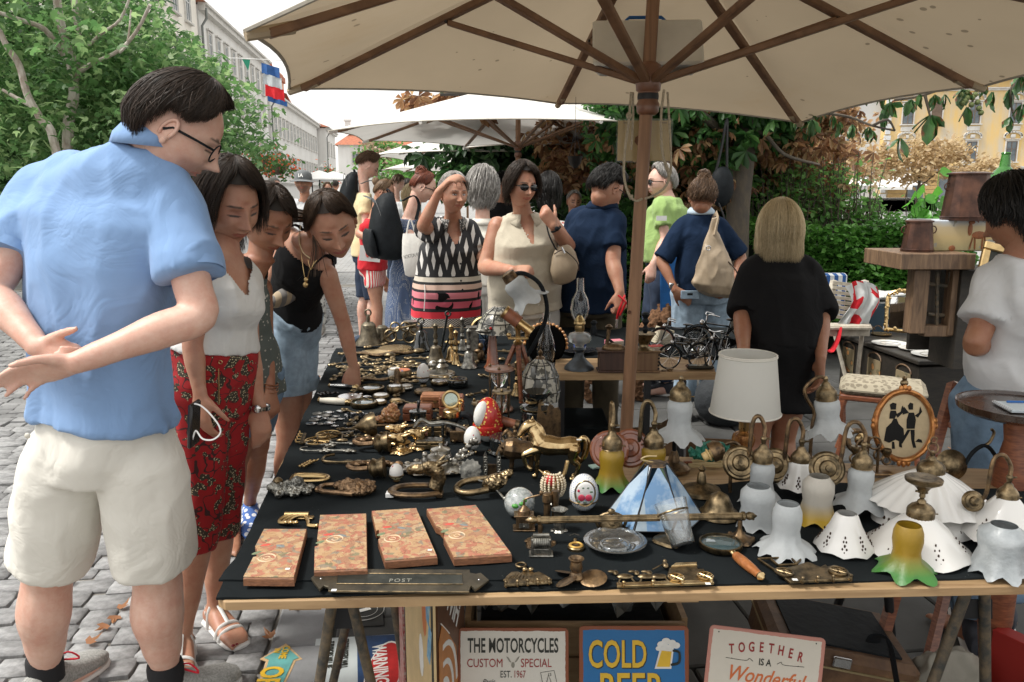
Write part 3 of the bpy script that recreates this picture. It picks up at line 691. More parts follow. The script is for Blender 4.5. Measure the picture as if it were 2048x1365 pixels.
for k in range(3):
 g=MB();n=5;vs=[]
 for i in range(n+1):
  w=[.02,.12,.2,.25,.17,.01][i];x=i/n
  for s_ in(-1,0,1):vs.append((x,s_*w*(1+.2*qs(i*3+k)),(.07 if s_ else 0)-.25*x*x*(k*.6+.3)))
 g.add(vs,[(i*3+a,i*3+a+1,i*3+a+4,i*3+a+3) for i in range(n) for a in(0,1)]);me=g.mesh('leaf')
 def lf(N,L,co):
  n1=aE(N,L,co,'Noise',2.2,Detail=4.);x=bE(N,L,co)
  e=za(N,L,zm(N,L,zb(N,L,x[1]),1.6),zm(N,L,n1,1.0));return aP(N,L,e,[(.0,(.02,.07,.018)),(.80,(.04,.11,.025)),(.95,(.20,.07,.03)),(1,(.14,.05,.02))])
 me.materials.append(az('chestnut_leaf',lf,.45));lfm.append(me)
def palm(px,py,Y,s,n=5,spread=1.0,yaw=None):
 c=aB(px,py,Y);yaw=R_.uniform(-.6,.6) if yaw is None else yaw
 for i in range(n):
  a=(i-(n-1)/2)*.42*spread;o=link('leaf',lfm[R_.randrange(3)],ov);o.location=c;k=s*.72*(1-.13*abs(i-(n-1)/2))*R_.uniform(.9,1.1);o.scale=(k,k,k)
  d=V((qs(a)+R_.uniform(-.1,.1),R_.uniform(-.3,.3),-qc(a)));o.rotation_euler=(d.to_track_quat('X','Z').to_euler());o.rotation_euler.rotate_axis('X',R_.uniform(-.9,.9))
for a in[(1862,232,3.8,.18,6),(1800,278,3.7,.14,5),(1640,215,3.9,.10,4),(1680,245,3.9,.09,3),(1705,250,3.9,.09,4),(1738,255,3.85,.09,4),(1782,205,3.8,.10,4),(1822,200,3.8,.10,4),(1870,190,3.8,.10,4),(1890,190,3.8,.09,4),(1925,180,3.8,.12,5),(1935,215,3.8,.11,3),(1768,240,3.85,.08,3),(1745,262,3.85,.08,3),(2020,180,3.9,.12,5),(2040,150,3.8,.13,5),(2020,235,3.9,.10,4),(2045,210,3.8,.12,5),(1985,185,3.8,.12,3),(1625,240,4.0,.12,4),(1765,190,3.8,.09,3),(1965,165,3.8,.10,4),(1840,188,3.8,.09,3),(1600,235,4.1,.10,4),(1666,232,3.9,.09,3)]:palm(*a)
fr=[]
for i,(px,py) in enumerate([(1922,190),(1935,185),(1945,196),(1930,202),(1943,210),(1955,205),(1958,217),(1935,196),(1925,207),(1950,190),(1962,226)]):
 mb=MB();mb.ball((0,0,0),.013,8,6)
 o=link('fruit',fr[0],ov) if fr else mb.bd('fruit',ah('green_husk',(.16,.20,.07),.8,nz=200,var=.4,bump=1,bs=300),ov)
 if not fr:fr.append(o.data)
 o.location=aB(px,py,3.8)
def bz(name,col,tr=.5,dirt=1):
 if name in aV:return aV[name]
 m=qd.materials.new(name);m.use_nodes=1;aV[name]=m;N,L=nt(m);b=N['Principled BSDF'];tc=N.new('ShaderNodeTexCoord')
 n1=aE(N,L,tc.outputs['Object'],'Noise',1.6,Detail=7.);c=aD(N,L,aP(N,L,n1,[(.35,(0,0,0)),(.7,(1,1,1))]),tuple(k*.86 for k in col),col)
 if dirt:
  v=N.new('ShaderNodeTexVoronoi');iv(v,'Scale',13);L.new(tc.outputs['Object'],v.inputs['Vector']);n2=aE(N,L,tc.outputs['Object'],'Noise',2.5,Detail=2.)
  s=zl(N,L,v.outputs['Distance'],zm(N,L,zs(N,L,n2,.42),.75));s=zm(N,L,s,.6)
  sp=N.new('ShaderNodeTexVoronoi');iv(sp,'Scale',13);L.new(tc.outputs['Object'],sp.inputs['Vector'])
  pick=zl(N,L,bE(N,L,sp.outputs['Color'])[0],.55);c=aD(N,L,zm(N,L,s,pick),c,(.10,.08,.05))
  n3=aE(N,L,cz(N,L,tc.outputs['Object'],loc=(3,1,0)),'Noise',.9,Detail=8.,Roughness=.7);c=aD(N,L,aP(N,L,n3,[(.52,(0,0,0)),(.75,(.55,.55,.55))]),c,(.42,.30,.17))
 L.new(c,b.inputs['Base Color']);iv(b,'Roughness',.9);iv(b,'Specular IOR Level',.2)
 t=N.new('ShaderNodeBsdfTranslucent');L.new(c,t.inputs[0]);mx=N.new('ShaderNodeMixShader');iv(mx,0,tr)
 L.new(b.outputs[0],mx.inputs[1]);L.new(t.outputs[0],mx.inputs[2]);L.new(mx.outputs[0],N['Material Output'].inputs[0])
 w=aE(N,L,tc.outputs['Object'],'Noise',420,Detail=2.);w2=aE(N,L,tc.outputs['Object'],'Noise',5,Detail=3.)
 bp=N.new('ShaderNodeBump');iv(bp,'Strength',.25);iv(bp,'Distance',.01);L.new(w2,bp.inputs['Height']);b2_=N.new('ShaderNodeBump');iv(b2_,'Strength',.25);iv(b2_,'Distance',.0006)
 L.new(w,b2_.inputs['Height']);L.new(bp.outputs[0],b2_.inputs['Normal']);L.new(b2_.outputs[0],b.inputs['Normal']);return m
m_canvas=bz('aged_canvas',(.53,.43,.30),.20);m_canvas2=bz('clean_canvas',(.82,.80,.76),.22,False)
def cF(name,c1,c2,axis=(1,1,.06),s=40,rough=.55,bump=.3):
 def fn(N,L,co):
  a=aE(N,L,cz(N,L,co,axis),'Noise',s,Detail=5.,Distortion=1.2);b_=aE(N,L,co,'Noise',3.5,Detail=3.)
  return aD(N,L,zm(N,L,b_,.35),aP(N,L,a,[(.3,c2),(.68,c1)]),c2)
 return az(name,fn,rough,bump=bump,bs=90,sx_=axis)
m_pole=cF('varnished_pole_wood',(.31,.165,.085),(.14,.07,.035));m_rib=cF('rib_wood',(.25,.135,.07),(.12,.06,.03),axis=(.25,.25,.25))
m_collar=ah('red_brown_collar',(.20,.085,.045),.4,nz=12,var=.4,coat=.3)
aN=ah('dark_metal',(.04,.04,.042),.45,metal=.7,nz=30,var=.3);m_rope=ah('hemp_rope',(.42,.36,.26),.95,nz=200,var=.4,bump=1,bs=300)
def umbrella(label,c,hubz,apexz,rims,canvas,rw=.045,stz=None,sub=8,valance=0.):
 t=ag('market_umbrella',label,'umbrella',(c.x,c.y,0));o=V((c.x,c.y,0));n=len(rims);ap=V((0,0,apexz));rims=[r-o for r in rims]
 mb=MB();vs=[];fs=[];K=10
 for i in range(n):
  a,b=rims[i],rims[(i+1)%n];base=len(vs)
  for r in range(K+1):
   f=r/K
   for j in range(sub+1):
    s_=j/sub;e=a.lerp(b,s_);mid=(a+b)/2;sag=4*s_*(1-s_)
    e=e+(V((0,0,e.z))-V((e.x,e.y,e.z)))*(.03*sag*(f**3))+V((0,0,.02*sag*f**4))
    pnt=ap.lerp(e,f)+V((0,0,-.055*sag*qs(f*PI)*.8));vs.append(pnt)
  for r in range(K):
   for j in range(sub):q=base+r*(sub+1)+j;fs.append((q,q+1,q+sub+2,q+sub+1))
 mb.add(vs,fs);cv=mb.bd('canopy',canvas,t,ang=180)
 hm=MB()
 for i in range(n):
  a,b=rims[i],rims[(i+1)%n];pts=[]
  for j in range(sub+1):
   s_=j/sub;e=a.lerp(b,s_);sag=4*s_*(1-s_);pts.append(e+(V((0,0,e.z))-V((e.x,e.y,e.z)))*(.03*sag)+V((0,0,.02*sag)))
  hm.tube(pts,.006,5)
 hm.bd('hem',ah('canvas_hem',(.40,.37,.31),.9,nz=20,var=.2),cv)
 def beam(p,q,w,h,name,trim=.0):
  d=(q-p);mb_=MB();Rm=d.to_track_quat('Z','Y').to_matrix();mb_.box((0,0,d.length/2),(w,h,d.length),bev=.004);ob=mb_.bd(name,m_rib,t);ob.location=p;ob.rotation_euler=Rm.to_euler();return ob
 hub=V((0,0,hubz))
 for i,e in enumerate(rims):
  d=(e-ap);s0=ap+d*.03+V((0,0,-.055));s1=ap+d*.955+V((0,0,-.026));beam(s0,s1,rw,rw*.72,'rib')
  mid=s0.lerp(s1,.52);dirh=V((e.x,e.y,0)).normalized();beam(hub+dirh*.035,mid+V((0,0,-.02)),rw*.9,rw*.62,'strut')
  pk=MB();pk.tube([s1-d*.05+V((0,0,-.004)),e+V((0,0,-.012))],[rw*.5,rw*.42],8);pk.bd('rib_pocket',canvas,t)
  jb=MB();jb.tube([mid+V((0,0,-.02))+dirh.cross(V((0,0,1)))*rw*.7,mid+V((0,0,-.02))-dirh.cross(V((0,0,1)))*rw*.7],rw*.16,6);jb.bd('bolt',aN,t)
 cl=MB();cl.la([(.026,hubz-.11),(.037,hubz-.10),(.039,hubz-.075),(.034,hubz-.065),(.034,hubz-.035),(.041,hubz-.03),(.044,hubz+.0),(.040,hubz+.05),(.026,hubz+.06)],20);cl.bd('collar',m_collar,t,ang=50)
 MB().la([(.035,hubz-.06),(.036,hubz-.05),(.035,hubz-.04)],20).bd('collar_band',aN,t)
 MB().la([(.06,apexz-.12),(.075,apexz-.06),(.05,apexz-.03)],16).bd('crown_hub',m_collar,t)
 return t
UC=V((.455,2.78,0))
def rimpt(px,py,r):
 rr=ray(px,py);lo,hi=.3,9.
 for _ in range(50):
  mid=(lo+hi)/2;q=CAM+rr*mid;
  if(V((q.x,q.y,0))-UC).length<r or q.y<UC.y-.9:lo=mid
  else:hi=mid
 return CAM+rr*lo
def rimY(px,py,Y):return D(px,py,Y)
rims=[rimY(490,62,2.12),rimY(578,178,3.30),rimY(1115,207,4.20),rimY(1602,245,4.02),rimY(1968,172,3.15)]
rims+=[UC+V((1.62,-.50,1.95)),UC+V((.55,-1.38,1.95)),UC+V((-.60,-1.36,1.95))]
mainU=umbrella('big aged canvas market umbrella seen from below over the front stall',UC,1.915,2.48,rims,m_canvas,.034)
pb=V((UC.x,UC.y,0));p0=D(1250,900,2.78);p1=D(1297,150,2.78);dd=(p1-p0)/(p1.z-p0.z);ft=p0-dd*p0.z;tp=p0+dd*(2.46-p0.z)
mb=MB();mb.tube([ft-pb+(tp-ft)*(i/10) for i in range(11)],[.0235-.002*i/10 for i in range(11)],20);mb.bd('pole',m_pole,mainU)
MB().la([(.25,0),(.25,.05),(.08,.09),(.05,.35)],20,c=ft-pb).bd('pole_foot',aN,mainU)
MB().ball(D(1257,623,2.78)-pb+V((0,-.0235,0)),(.006,.002,.007),10,6).bd('knot',ah('wood_knot',(.10,.04,.02),.7),mainU)
rp=MB()
def R3(*pts):return[D(a,b,c)-pb for a,b,c in pts]
rp.tube(ac(R3((1262,185,2.72),(1258,240,2.70),(1250,300,2.69),(1248,350,2.69),(1256,385,2.69),(1270,402,2.70),(1284,398,2.72))),.0042,6)
rp.tube(ac(R3((1328,180,2.72),(1322,240,2.71),(1326,310,2.70),(1338,345,2.70),(1332,372,2.70),(1310,390,2.70),(1290,398,2.71))),.0042,6)
rp.tube(ac(R3((1335,185,2.73),(1339,250,2.72),(1342,320,2.72),(1340,350,2.72),(1330,330,2.72),(1322,290,2.72))),.0038,6)
rp.tube(ac(R3((1266,185,2.73),(1266,235,2.72),(1263,300,2.72))),.0038,6);rp.ball(R3((1258,232,2.70))[0],(.010,.008,.012),10,8)
rp.tube(ac(R3((1264,390,2.70),(1262,398,2.70),(1256,385,2.69))),.0045,6);rp.bd('rope',m_rope,mainU)
sg=ag('sign','yellow card in a clear sleeve hanging behind the wooden pole','sign',D(1288,282,2.84))
mb=MB();w=105*mpp(sg.location);h=78*mpp(sg.location);mb.box((0,0,0),(w,.004,h));mb.bd('card',ah('manila_card',(.58,.42,.17),.7,nz=10,var=.08),sg,sf=0)
MB().box((0,-.0045,0),(w+.012,.001,h+.012)).bd('clear_sleeve',ah('clear_sleeve_plastic',(.9,.9,.9),.1,trans=.9,alpha=.25),sg)
MB().slab([(0,.018),(.016,.002),(.010,-.012),(-.002,-.016),(-.012,-.004),(-.010,.010)],0,.002,M=qT((-.022,-.0065,0))@qRX).bd('picture',ah('brown_print',(.20,.09,.04),.8,nz=60,var=.5),sg)
MB().tube([(-w*.4,-.005,h*.44),(-w*.3,-.005,h*.44)],.0008,4).tube([(w*.3,-.005,h*.44),(w*.42,-.005,h*.44)],.0008,4).bd('staple',aN,sg)
bx=ag('storage_box','clear plastic storage box with blue handle lying on the umbrella struts','box',D(1292,104,2.88),rot=(qr(64),0,qr(-3)))
m_cbox=ah('cloudy_plastic',(.88,.86,.80),.35,trans=.35,nz=8,var=.1,spec=.5);W,H_,Dp=.35,.155,.085
mb=MB();mb.box((0,0,0),(W,H_,Dp),bev=.018);mb.bd('body',m_cbox,bx);mb=MB();mb.box((0,0,Dp/2+.008),(W+.02,H_+.02,.018),bev=.008);mb.box((0,0,-Dp/2-.004),(W*.86,H_*.82,.012),bev=.006);mb.bd('lid',ah('cloudy_plastic_lid',(.80,.77,.68),.4,trans=.2,nz=8,var=.1),bx)
mb=MB();mb.tube([(-.065,H_/2,0),(-.065,H_/2+.05,0),(-.055,H_/2+.06,0),(.055,H_/2+.06,0),(.065,H_/2+.05,0),(.065,H_/2,0)],.006,8);mb.bd('handle',ah('blue_plastic',(.02,.13,.42),.35),bx)
mb=MB();mb.box((0,.0,0),(W*.6,H_*.4,.04),bev=.02);mb.bd('contents',ah('grey_contents',(.25,.25,.24),.9,nz=20,var=.5),bx)
def a7(label,px,Y,r,rimz,apz,hubz,rot=.2,n=8,canvas=None,x=None):
 c=D(px,400,Y);c.z=0;rr=[c+V((r*qc(rot+2*PI*i/n),r*qs(rot+2*PI*i/n),rimz)) for i in range(n)]
 t=umbrella(label,c,hubz,apz,rr,canvas or m_canvas2,.036);MB().tube([(0,0,0),(0,0,apz-.02)],.027,12).bd('pole',m_pole,t);return t
a7('white market umbrella right behind the big one, its wooden ribs showing',1036,8.6,1.95,2.13,2.68,2.02,.35)
a7('third white market umbrella, smaller beyond the second',966,12.6,1.75,2.08,2.62,1.98,.1)
a7('white market umbrella farthest down the row behind the grey haired people',935,18.5,1.9,2.05,2.6,1.98,.2)
a7('white market umbrella partly hidden behind the dark haired woman in sunglasses',1145,11.5,1.7,2.12,2.6,2.0,.5)
hb=ag('hanging_basket','small dark bowl hanging on thin wires under the umbrella edge','hanging basket',D(1150,322,4.0))
mb=MB();k=4.0/1600
for a in range(3):
 x,y=qc(a*2.1+.4)*.034,qs(a*2.1+.4)*.034;mb.tube([(x,y,.02),(0,0,.15)],.0012,4)
mb.tube([(0,0,.15),(0,0,.24)],.0012,4);mb.tube([(0,0,.235),(0,0,.30)],.001,4);mb.bd('wire',aN,hb);MB().la([(.008,-.035),(.028,-.015),(.036,.018),(.040,.022),(.034,.02),(.02,-.01)],16).bd('bowl',aN,hb)
bg_=ag('black_backpack','black backpack hanging from a branch beside the chestnut trunk','backpack',D(1444,350,6.9))
mb=MB();mb.ball((0,0,-.10),(.105,.07,.17),16,12);mb.bd('bag',ah('black_nylon',(.010,.013,.016),.65,spec=.2,nz=20,var=.4,bump=.4,bs=40),bg_);mb=MB();mb.tube(ac([(-.05,0,.03),(-.01,0,.25),(.02,0,.46),(.03,0,.25),(.04,0,.02)]),.012,6);mb.bd('strap',aN,bg_);mb=MB();mb.tube(ac([(-.03,-.03,-.22),(.03,-.05,-.38),(.02,0,-.44)]),.008,6);mb.bd('strap',aN,bg_)
def al(a,b,x):t=np.clip((x-a)/(b-a),0,1);return t*t*(3-2*t)
def head_grid(na,npz):
 u=np.linspace(0,1,na,endpoint=0);a=2*PI*u;a=a-.62*np.sin(a)
 w=np.linspace(0,1,npz+1)[1:-1];p=PI*w;p=p+.16*np.sin(2*p)
 A,P=np.meshgrid(a,p);return A,P
def head_shape(X,Y,Z,sex=0,age=0.,w=1.):
 front=al(-.02,.05,Y)
 low=al(-.015,-.115,Z)
 X=X*(1-.30*low**1.3*(.4+.6*front));Y=np.where(Y<0,Y*(1-.42*al(-.02,-.10,Z)),Y*(1-.05*low))
 X=X*(1+.03*np.exp(-((Z-.01)/.05)**2));X=X*np.where(Y>.05,1-.06*al(.05,.1,Y),1)
 def g(x0,z0,sx,sz):return np.exp(-((X-x0)/sx)**2-((Z-z0)/sz)**2)
 d=np.zeros_like(X)
 d+=.010*g(0,.008,.009,.022)+.022*g(0,-.019,.0105,.014)+.012*g(0,-.026,.010,.008)
 for s in(-1,1):
  d+=.0085*g(s*.0125,-.028,.0065,.0065)-.0135*g(s*.030,.012,.015,.012)+.0052*g(s*.031,.009,.012,.0075)+.0055*g(s*.028,.030,.020,.008)+.006*g(s*.042,-.022,.018,.017)-.002*g(s*.055,-.06,.015,.02)
  if age:d+=-.003*age*g(s*.026,-.045,.006,.02)
 d+=.005*g(0,-.056,.026,.018)+.0055*g(0,-.050,.017,.0042)+.0065*g(0,-.0605,.015,.0050)-.0045*g(0,-.0555,.022,.0022)-.003*g(0,-.073,.02,.006)+.009*g(0,-.095,.019,.013)-.004*g(0,.035,.012,.012)+.002*g(0,.06,.05,.03)
 return X,Y+d*front,Z
SKIN_M={};ALLJ=[]
def skin_mat(col,rough=.5):
 key=tuple(col)
 if key in SKIN_M:return SKIN_M[key]
 m=qd.materials.new('skin');m.use_nodes=1;SKIN_M[key]=m;N,L=nt(m);b=N['Principled BSDF']
 at=N.new('ShaderNodeAttribute');at.attribute_name='paint';tc=N.new('ShaderNodeTexCoord');n=aE(N,L,tc.outputs['Object'],'Noise',15,Detail=6.,Roughness=.7);n2=aE(N,L,tc.outputs['Object'],'Noise',120,Detail=2.)
 base=aD(N,L,aP(N,L,n,[(.35,(0,0,0)),(.7,(1,1,1))]),(col[0]*.84,col[1]*.66,col[2]*.62),tuple(col));c=aD(N,L,at.outputs['Alpha'],base,(0,0,0))
 mx=N.new('ShaderNodeMix');mx.data_type='RGBA';L.new(at.outputs['Alpha'],mx.inputs[0]);L.new(base,mx.inputs[6]);L.new(at.outputs['Color'],mx.inputs[7]);L.new(mx.outputs[2],b.inputs['Base Color'])
 iv(b,'Roughness',rough);iv(b,'Subsurface Weight',.12);iv(b,'Subsurface Radius',(1,.35,.2));iv(b,'Subsurface Scale',.006)
 bp=N.new('ShaderNodeBump');iv(bp,'Strength',.35);iv(bp,'Distance',.0012);L.new(n2,bp.inputs['Height']);L.new(bp.outputs[0],b.inputs['Normal']);return m
def cE(res=1.,sex='f',age=0.,eyes='down',lip=None,stubble=0.,brow=(.03,.02,.012),skin=(.5,.3,.2)):
 na,npz=int(110*res),int(90*res);A,P=head_grid(na,npz)
 nx,ny,nz=np.sin(P)*np.sin(A),np.sin(P)*np.cos(A),np.cos(P)
 X,Y,Z=.0745*nx,.094*ny,.116*nz;X0,Z0=X.copy(),Z.copy();X,Y,Z=head_shape(X,Y,Z,sex,age)
 vs=np.stack([X,Y,Z],-1).reshape(-1,3);col=np.zeros((len(vs),4));x,y,z=vs.T;fr=y>.03
 def put(mask,c,a):
  m_=np.clip(mask*a,0,1)*fr;keep=m_>col[:,3];col[keep,:3]=c;col[keep,3]=m_[keep]
 lipc=lip or((skin[0]*.72,skin[1]*.38,skin[2]*.38));m=al(1.15,.85,((x/.026)**2+((z+.0555)/(.0085 if sex=='f' else .006))**2));put(m,lipc,.85)
 put(al(1.3,.7,(x/.020)**2+((z+.0555)/.0011)**2),(.08,.02,.015),.8)
 for s in(-1,1):
  zb=.0335+.004*np.cos((x*s-.030)/.022*1.5)-.0035;thick=.0042 if sex=='m' else .0031
  put(al(1.2,.6,((x-s*.030)/.021)**2+((z-zb)/thick)**2),brow,.9)
  ex,ez=x-s*.031,z-.0085
  if eyes=='down':
   put(al(1.3,.6,(ex/.0175)**2+((ez+.005-.16*ex*ex/.0155)/.0032)**2),(.015,.009,.008),.97)
   put(al(1.2,.5,(ex/.017)**2+((ez-.002)/.0085)**2),(skin[0]*.55,skin[1]*.40,skin[2]*.38),.5)
  elif eyes=='open':
   put(al(1.15,.8,(ex/.0135)**2+(ez/.0062)**2),(.03,.018,.012),.97);put(al(1.1,.85,(ex/.0118)**2+(ez/.0046)**2),(.62,.58,.55),1.);
   r=al(1.1,.8,(ex/.0052)**2+(ez/.0052)**2);k=(r>.4)&fr;col[k,:3]=(.03,.018,.01);col[k,3]=.98
   put(al(1.3,.7,(ex/.0145)**2+((ez-.0062)/.0013)**2),(.02,.012,.01),.98)
  for q in(0,):put(al(1.2,.5,((x-s*.007)/.0036)**2+((z+.034)/.0018)**2),(.06,.02,.015),.8)
 if stubble:put(al(.0,.6,np.exp(-((z+.075)/.04)**4)*al(.03,.055,y)*(((x/.018)**2+((z+.056)/.007)**2)>1)),(.05,.04,.035),stubble)
 if age:
  for zz in(.055,.066,.077):put(al(1.,.3,np.abs((z-zz-.004*np.cos(x*60))/.0016))*(np.abs(x)<.045),(skin[0]*.55,skin[1]*.42,skin[2]*.38),.5*age)
  for s in(-1,1):put(al(1.,.3,np.abs((x-s*(.020+.35*(-.03-z)))/.002))*((z<-.03)&(z>-.07)),(skin[0]*.5,skin[1]*.35,skin[2]*.3),.6*age)
 nr=npz-1;fs=[]
 n_top,n_bot=len(vs),len(vs)+1;vs=np.vstack([vs,[[0,0,.116],[0,-.02,-.112]]]);col=np.vstack([col,np.zeros((2,4))])
 for i in range(nr-1):
  for k in range(na):k2=(k+1)%na;fs.append((i*na+k,(i+1)*na+k,(i+1)*na+k2,i*na+k2))
 for k in range(na):k2=(k+1)%na;fs.append((n_top,k,k2));fs.append((n_bot,(nr-1)*na+k2,(nr-1)*na+k))
 return vs,fs,col
def head_matrix(c,yaw,pitch,roll=0.,s=1.):
 y=qr(yaw);f=V((qs(y),-qc(y),0));Rz=qR(math.atan2(f.y,f.x)-PI/2,4,'Z')
 return qT(c)@Rz@qR(-qr(pitch),4,'X')@qR(qr(roll)*1.,4,'Y')@qS(s,4)
EAR=None
def ear_shape(mb,side,M):
 T=M@qT((side*.0735,-.008,-.004))@Euler((qr(-12),0,side*qr(-22))).to_matrix().to_4x4()
 mb.ball((side*.002,0,0),(.0065,.016,.028),10,8,M=T);pts=[(side*.007,.012*qc(a)*1.15,.026*qs(a)+.002) for a in[qr(d) for d in range(-30,231,20)]]
 mb.tube([V(p) for p in pts],[.0045]*len(pts),6,M=T);mb.ball((side*.003,.006,-.024),(.006,.008,.009),8,6,M=T)
def bv(mb,voxel,sf=6,name='body'):
 me=mb.mesh(name,False);o=qd.objects.new('tmp',me);TS.collection.objects.link(o)
 r=o.modifiers.new('r','REMESH');r.mode='VOXEL';r.voxel_size=voxel;r.use_smooth_shade=1
 s_=o.modifiers.new('s','SMOOTH');s_.iterations=sf;s_.factor=.5
 TS.view_layers[0].update();out=qd.meshes.new_from_object(o.evaluated_get(TS.view_layers[0].depsgraph));qd.objects.remove(o);qd.meshes.remove(me);return out
def co_of(me):a=np.empty(len(me.vertices)*3,dtype=np.float32);me.vertices.foreach_get('co',a);return a.reshape(-1,3)
def no_of(me):a=np.empty(len(me.vertices)*3,dtype=np.float32);me.vertex_normals.foreach_get('vector',a);return a.reshape(-1,3)
def fold(me,amp,f=(9,9,4),seed=0,ridge=1):
 co,no=co_of(me),no_of(me);out=co.copy();off=V((seed*7.3,seed*3.1,seed*1.7))
 for i in range(len(co)):
  p=V((co[i][0]*f[0],co[i][1]*f[1],co[i][2]*f[2]))+off;n=qo(p)+.5*qo(p*2.3+V((5,5,5)))
  if ridge:n=max(-.6,(1-abs(n)*3.2))*1.0
  out[i]=co[i]+no[i]*amp*n
 me.vertices.foreach_set('co',out.ravel());me.update()
def cut(me,fn):
 bm=bmesh.new();bm.from_mesh(me);bmesh.ops.delete(bm,geom=[v for v in bm.verts if fn(v.co)],context='VERTS');bm.to_mesh(me);bm.free();me.update()
def aG(me):me.polygons.foreach_set('use_smooth',[True]*len(me.polygons));me.update()
def ai(mb,pts,rads,n=12,k=3):
 pts=[V(p) for p in pts];rr=[r if isinstance(r,tuple) else(r,r) for r in rads];pp=ac(pts,k);m=len(pp);R2=[]
 for i in range(m):
  f=i/k;a=min(int(f),len(rr)-2);t=f-a;t=t*t*(3-2*t);R2.append((rr[a][0]*(1-t)+rr[a+1][0]*t,rr[a][1]*(1-t)+rr[a+1][1]*t))
 d0=(pp[0]-pp[1]).normalized();d1=(pp[-1]-pp[-2]).normalized();r0=min(R2[0]);r1=min(R2[-1])
 pp=[pp[0]+d0*r0*.9,pp[0]+d0*r0*.6]+pp+[pp[-1]+d1*r1*.6,pp[-1]+d1*r1*.9]
 R2=[(R2[0][0]*.35,R2[0][1]*.35),(R2[0][0]*.8,R2[0][1]*.8)]+R2+[(R2[-1][0]*.8,R2[-1][1]*.8),(R2[-1][0]*.35,R2[-1][1]*.35)]
 mb.tube(pp,R2,n);return pp
def am(mb,secs,n=28,sq=2.3,cap=1):
 vs=[];fs=[]
 for c,r,f,w,hf,hb in secs:
  for k in range(n):
   a=2*PI*k/n;ca,sa=qc(a),qs(a);x=math.copysign(abs(ca)**(2/sq),ca);y=math.copysign(abs(sa)**(2/sq),sa)
   vs.append(V(c)+V(r)*(w*x)+V(f)*((hf if y>0 else hb)*y))
 m=len(secs)
 for i in range(m-1):
  for k in range(n):k2=(k+1)%n;fs.append((i*n+k,i*n+k2,(i+1)*n+k2,(i+1)*n+k))
 if cap:fs.append(tuple(range(n))[::-1]);fs.append(tuple((m-1)*n+k for k in range(n)))
 mb.add(vs,fs)
def hand(mb,wrist,d,nrm,thumb,curl=.5,s=1.,spread=.08,curls=None,tcurl=.4,topen=.7):
 d=V(d).normalized();nrm=V(nrm);nrm=(nrm-d*nrm.dot(d)).normalized();side=d.cross(nrm).normalized()*thumb
 w=V(wrist);secs=[]
 for t,hw,th in((-.02,.026,.020),(.0,.027,.019),(.03,.034,.017),(.06,.040,.0155),(.085,.041,.0145),(.095,.038,.011)):secs.append((w+d*t*s,side,nrm,hw*s,th*s,th*s))
 am(mb,secs,16,2.4)
 base=[(.030,.088,.040,.026,.022,.0088),(.011,.094,.046,.029,.024,.0092),(-.009,.090,.042,.027,.022,.0088),(-.028,.082,.033,.021,.020,.0078)]
 for i,(o,b,l1,l2,l3,r) in enumerate(base):
  c=(curls[i] if curls else curl)*(1+.06*i);p=w+side*o*s+d*(b-.02)*s;p2=w+side*o*s+d*b*s;a=0;pts=[p,p2];q=p2;sp=o/.03*spread
  for L_,fct in((l1,.9),(l2,1.05),(l3,.7)):
   a+=c*fct;dr=d*qc(a)-nrm*qs(a)+side*sp*qc(a);q=q+dr.normalized()*L_*s;pts.append(q)
  ai(mb,pts,[r*1.15*s,r*1.12*s,r*1.0*s,r*.93*s,r*.78*s],10,3)
 p=w+side*.022*s+d*.018*s-nrm*.004*s;t1=(side*topen+d*.75-nrm*.35).normalized();t2=(side*(topen-.5*tcurl)+d*1.-nrm*(.4+.5*tcurl)).normalized();q1=p+t1*.045*s;q2=q1+t2*.032*s;q3=q2+(t2-nrm*.3*tcurl).normalized()*.024*s
 ai(mb,[p-t1*.012*s,p+t1*.012*s,q1,q2,q3],[.016*s,.0155*s,.0115*s,.0105*s,.0082*s],10,3)
def aS(name,c1,c2=None,rough=.5):
 if name in aV:return aV[name]
 m=qd.materials.new(name);m.use_nodes=1;aV[name]=m;N,L=nt(m);b=N['Principled BSDF'];g=N.new('ShaderNodeNewGeometry')
 col=aP(N,L,g.outputs['Random Per Island'],[(0,c1),(1,c2 or tuple(min(1,k*2.0) for k in c1))]);L.new(col,b.inputs['Base Color']);iv(b,'Roughness',rough);iv(b,'Specular IOR Level',.35)
 iv(b,'Anisotropic',.5);return m
def cD(a,t,o,st):
 pm=st['pol'](abs(math.atan2(qs(a),qc(a))));hang=st['hang'](abs(math.atan2(qs(a),qc(a))))
 arc_len=pm*.1;tot=arc_len+hang;s_=t*tot
 p=min(s_,arc_len)/.1;vol=st.get('vol',1.)
 rx,ry,rz=.0765*vol+o,.097*vol+o,.119*vol+o
 nx,ny,nz=qs(p)*qs(a),qs(p)*qc(a),qc(p)
 q=V((rx*nx,ry*ny,rz*nz))
 if q.z<-.02 and ny<0:q.y*=1-.30*min(1,(-.02-q.z)/.09)
 ex=max(0,s_-arc_len)
 return q,ex
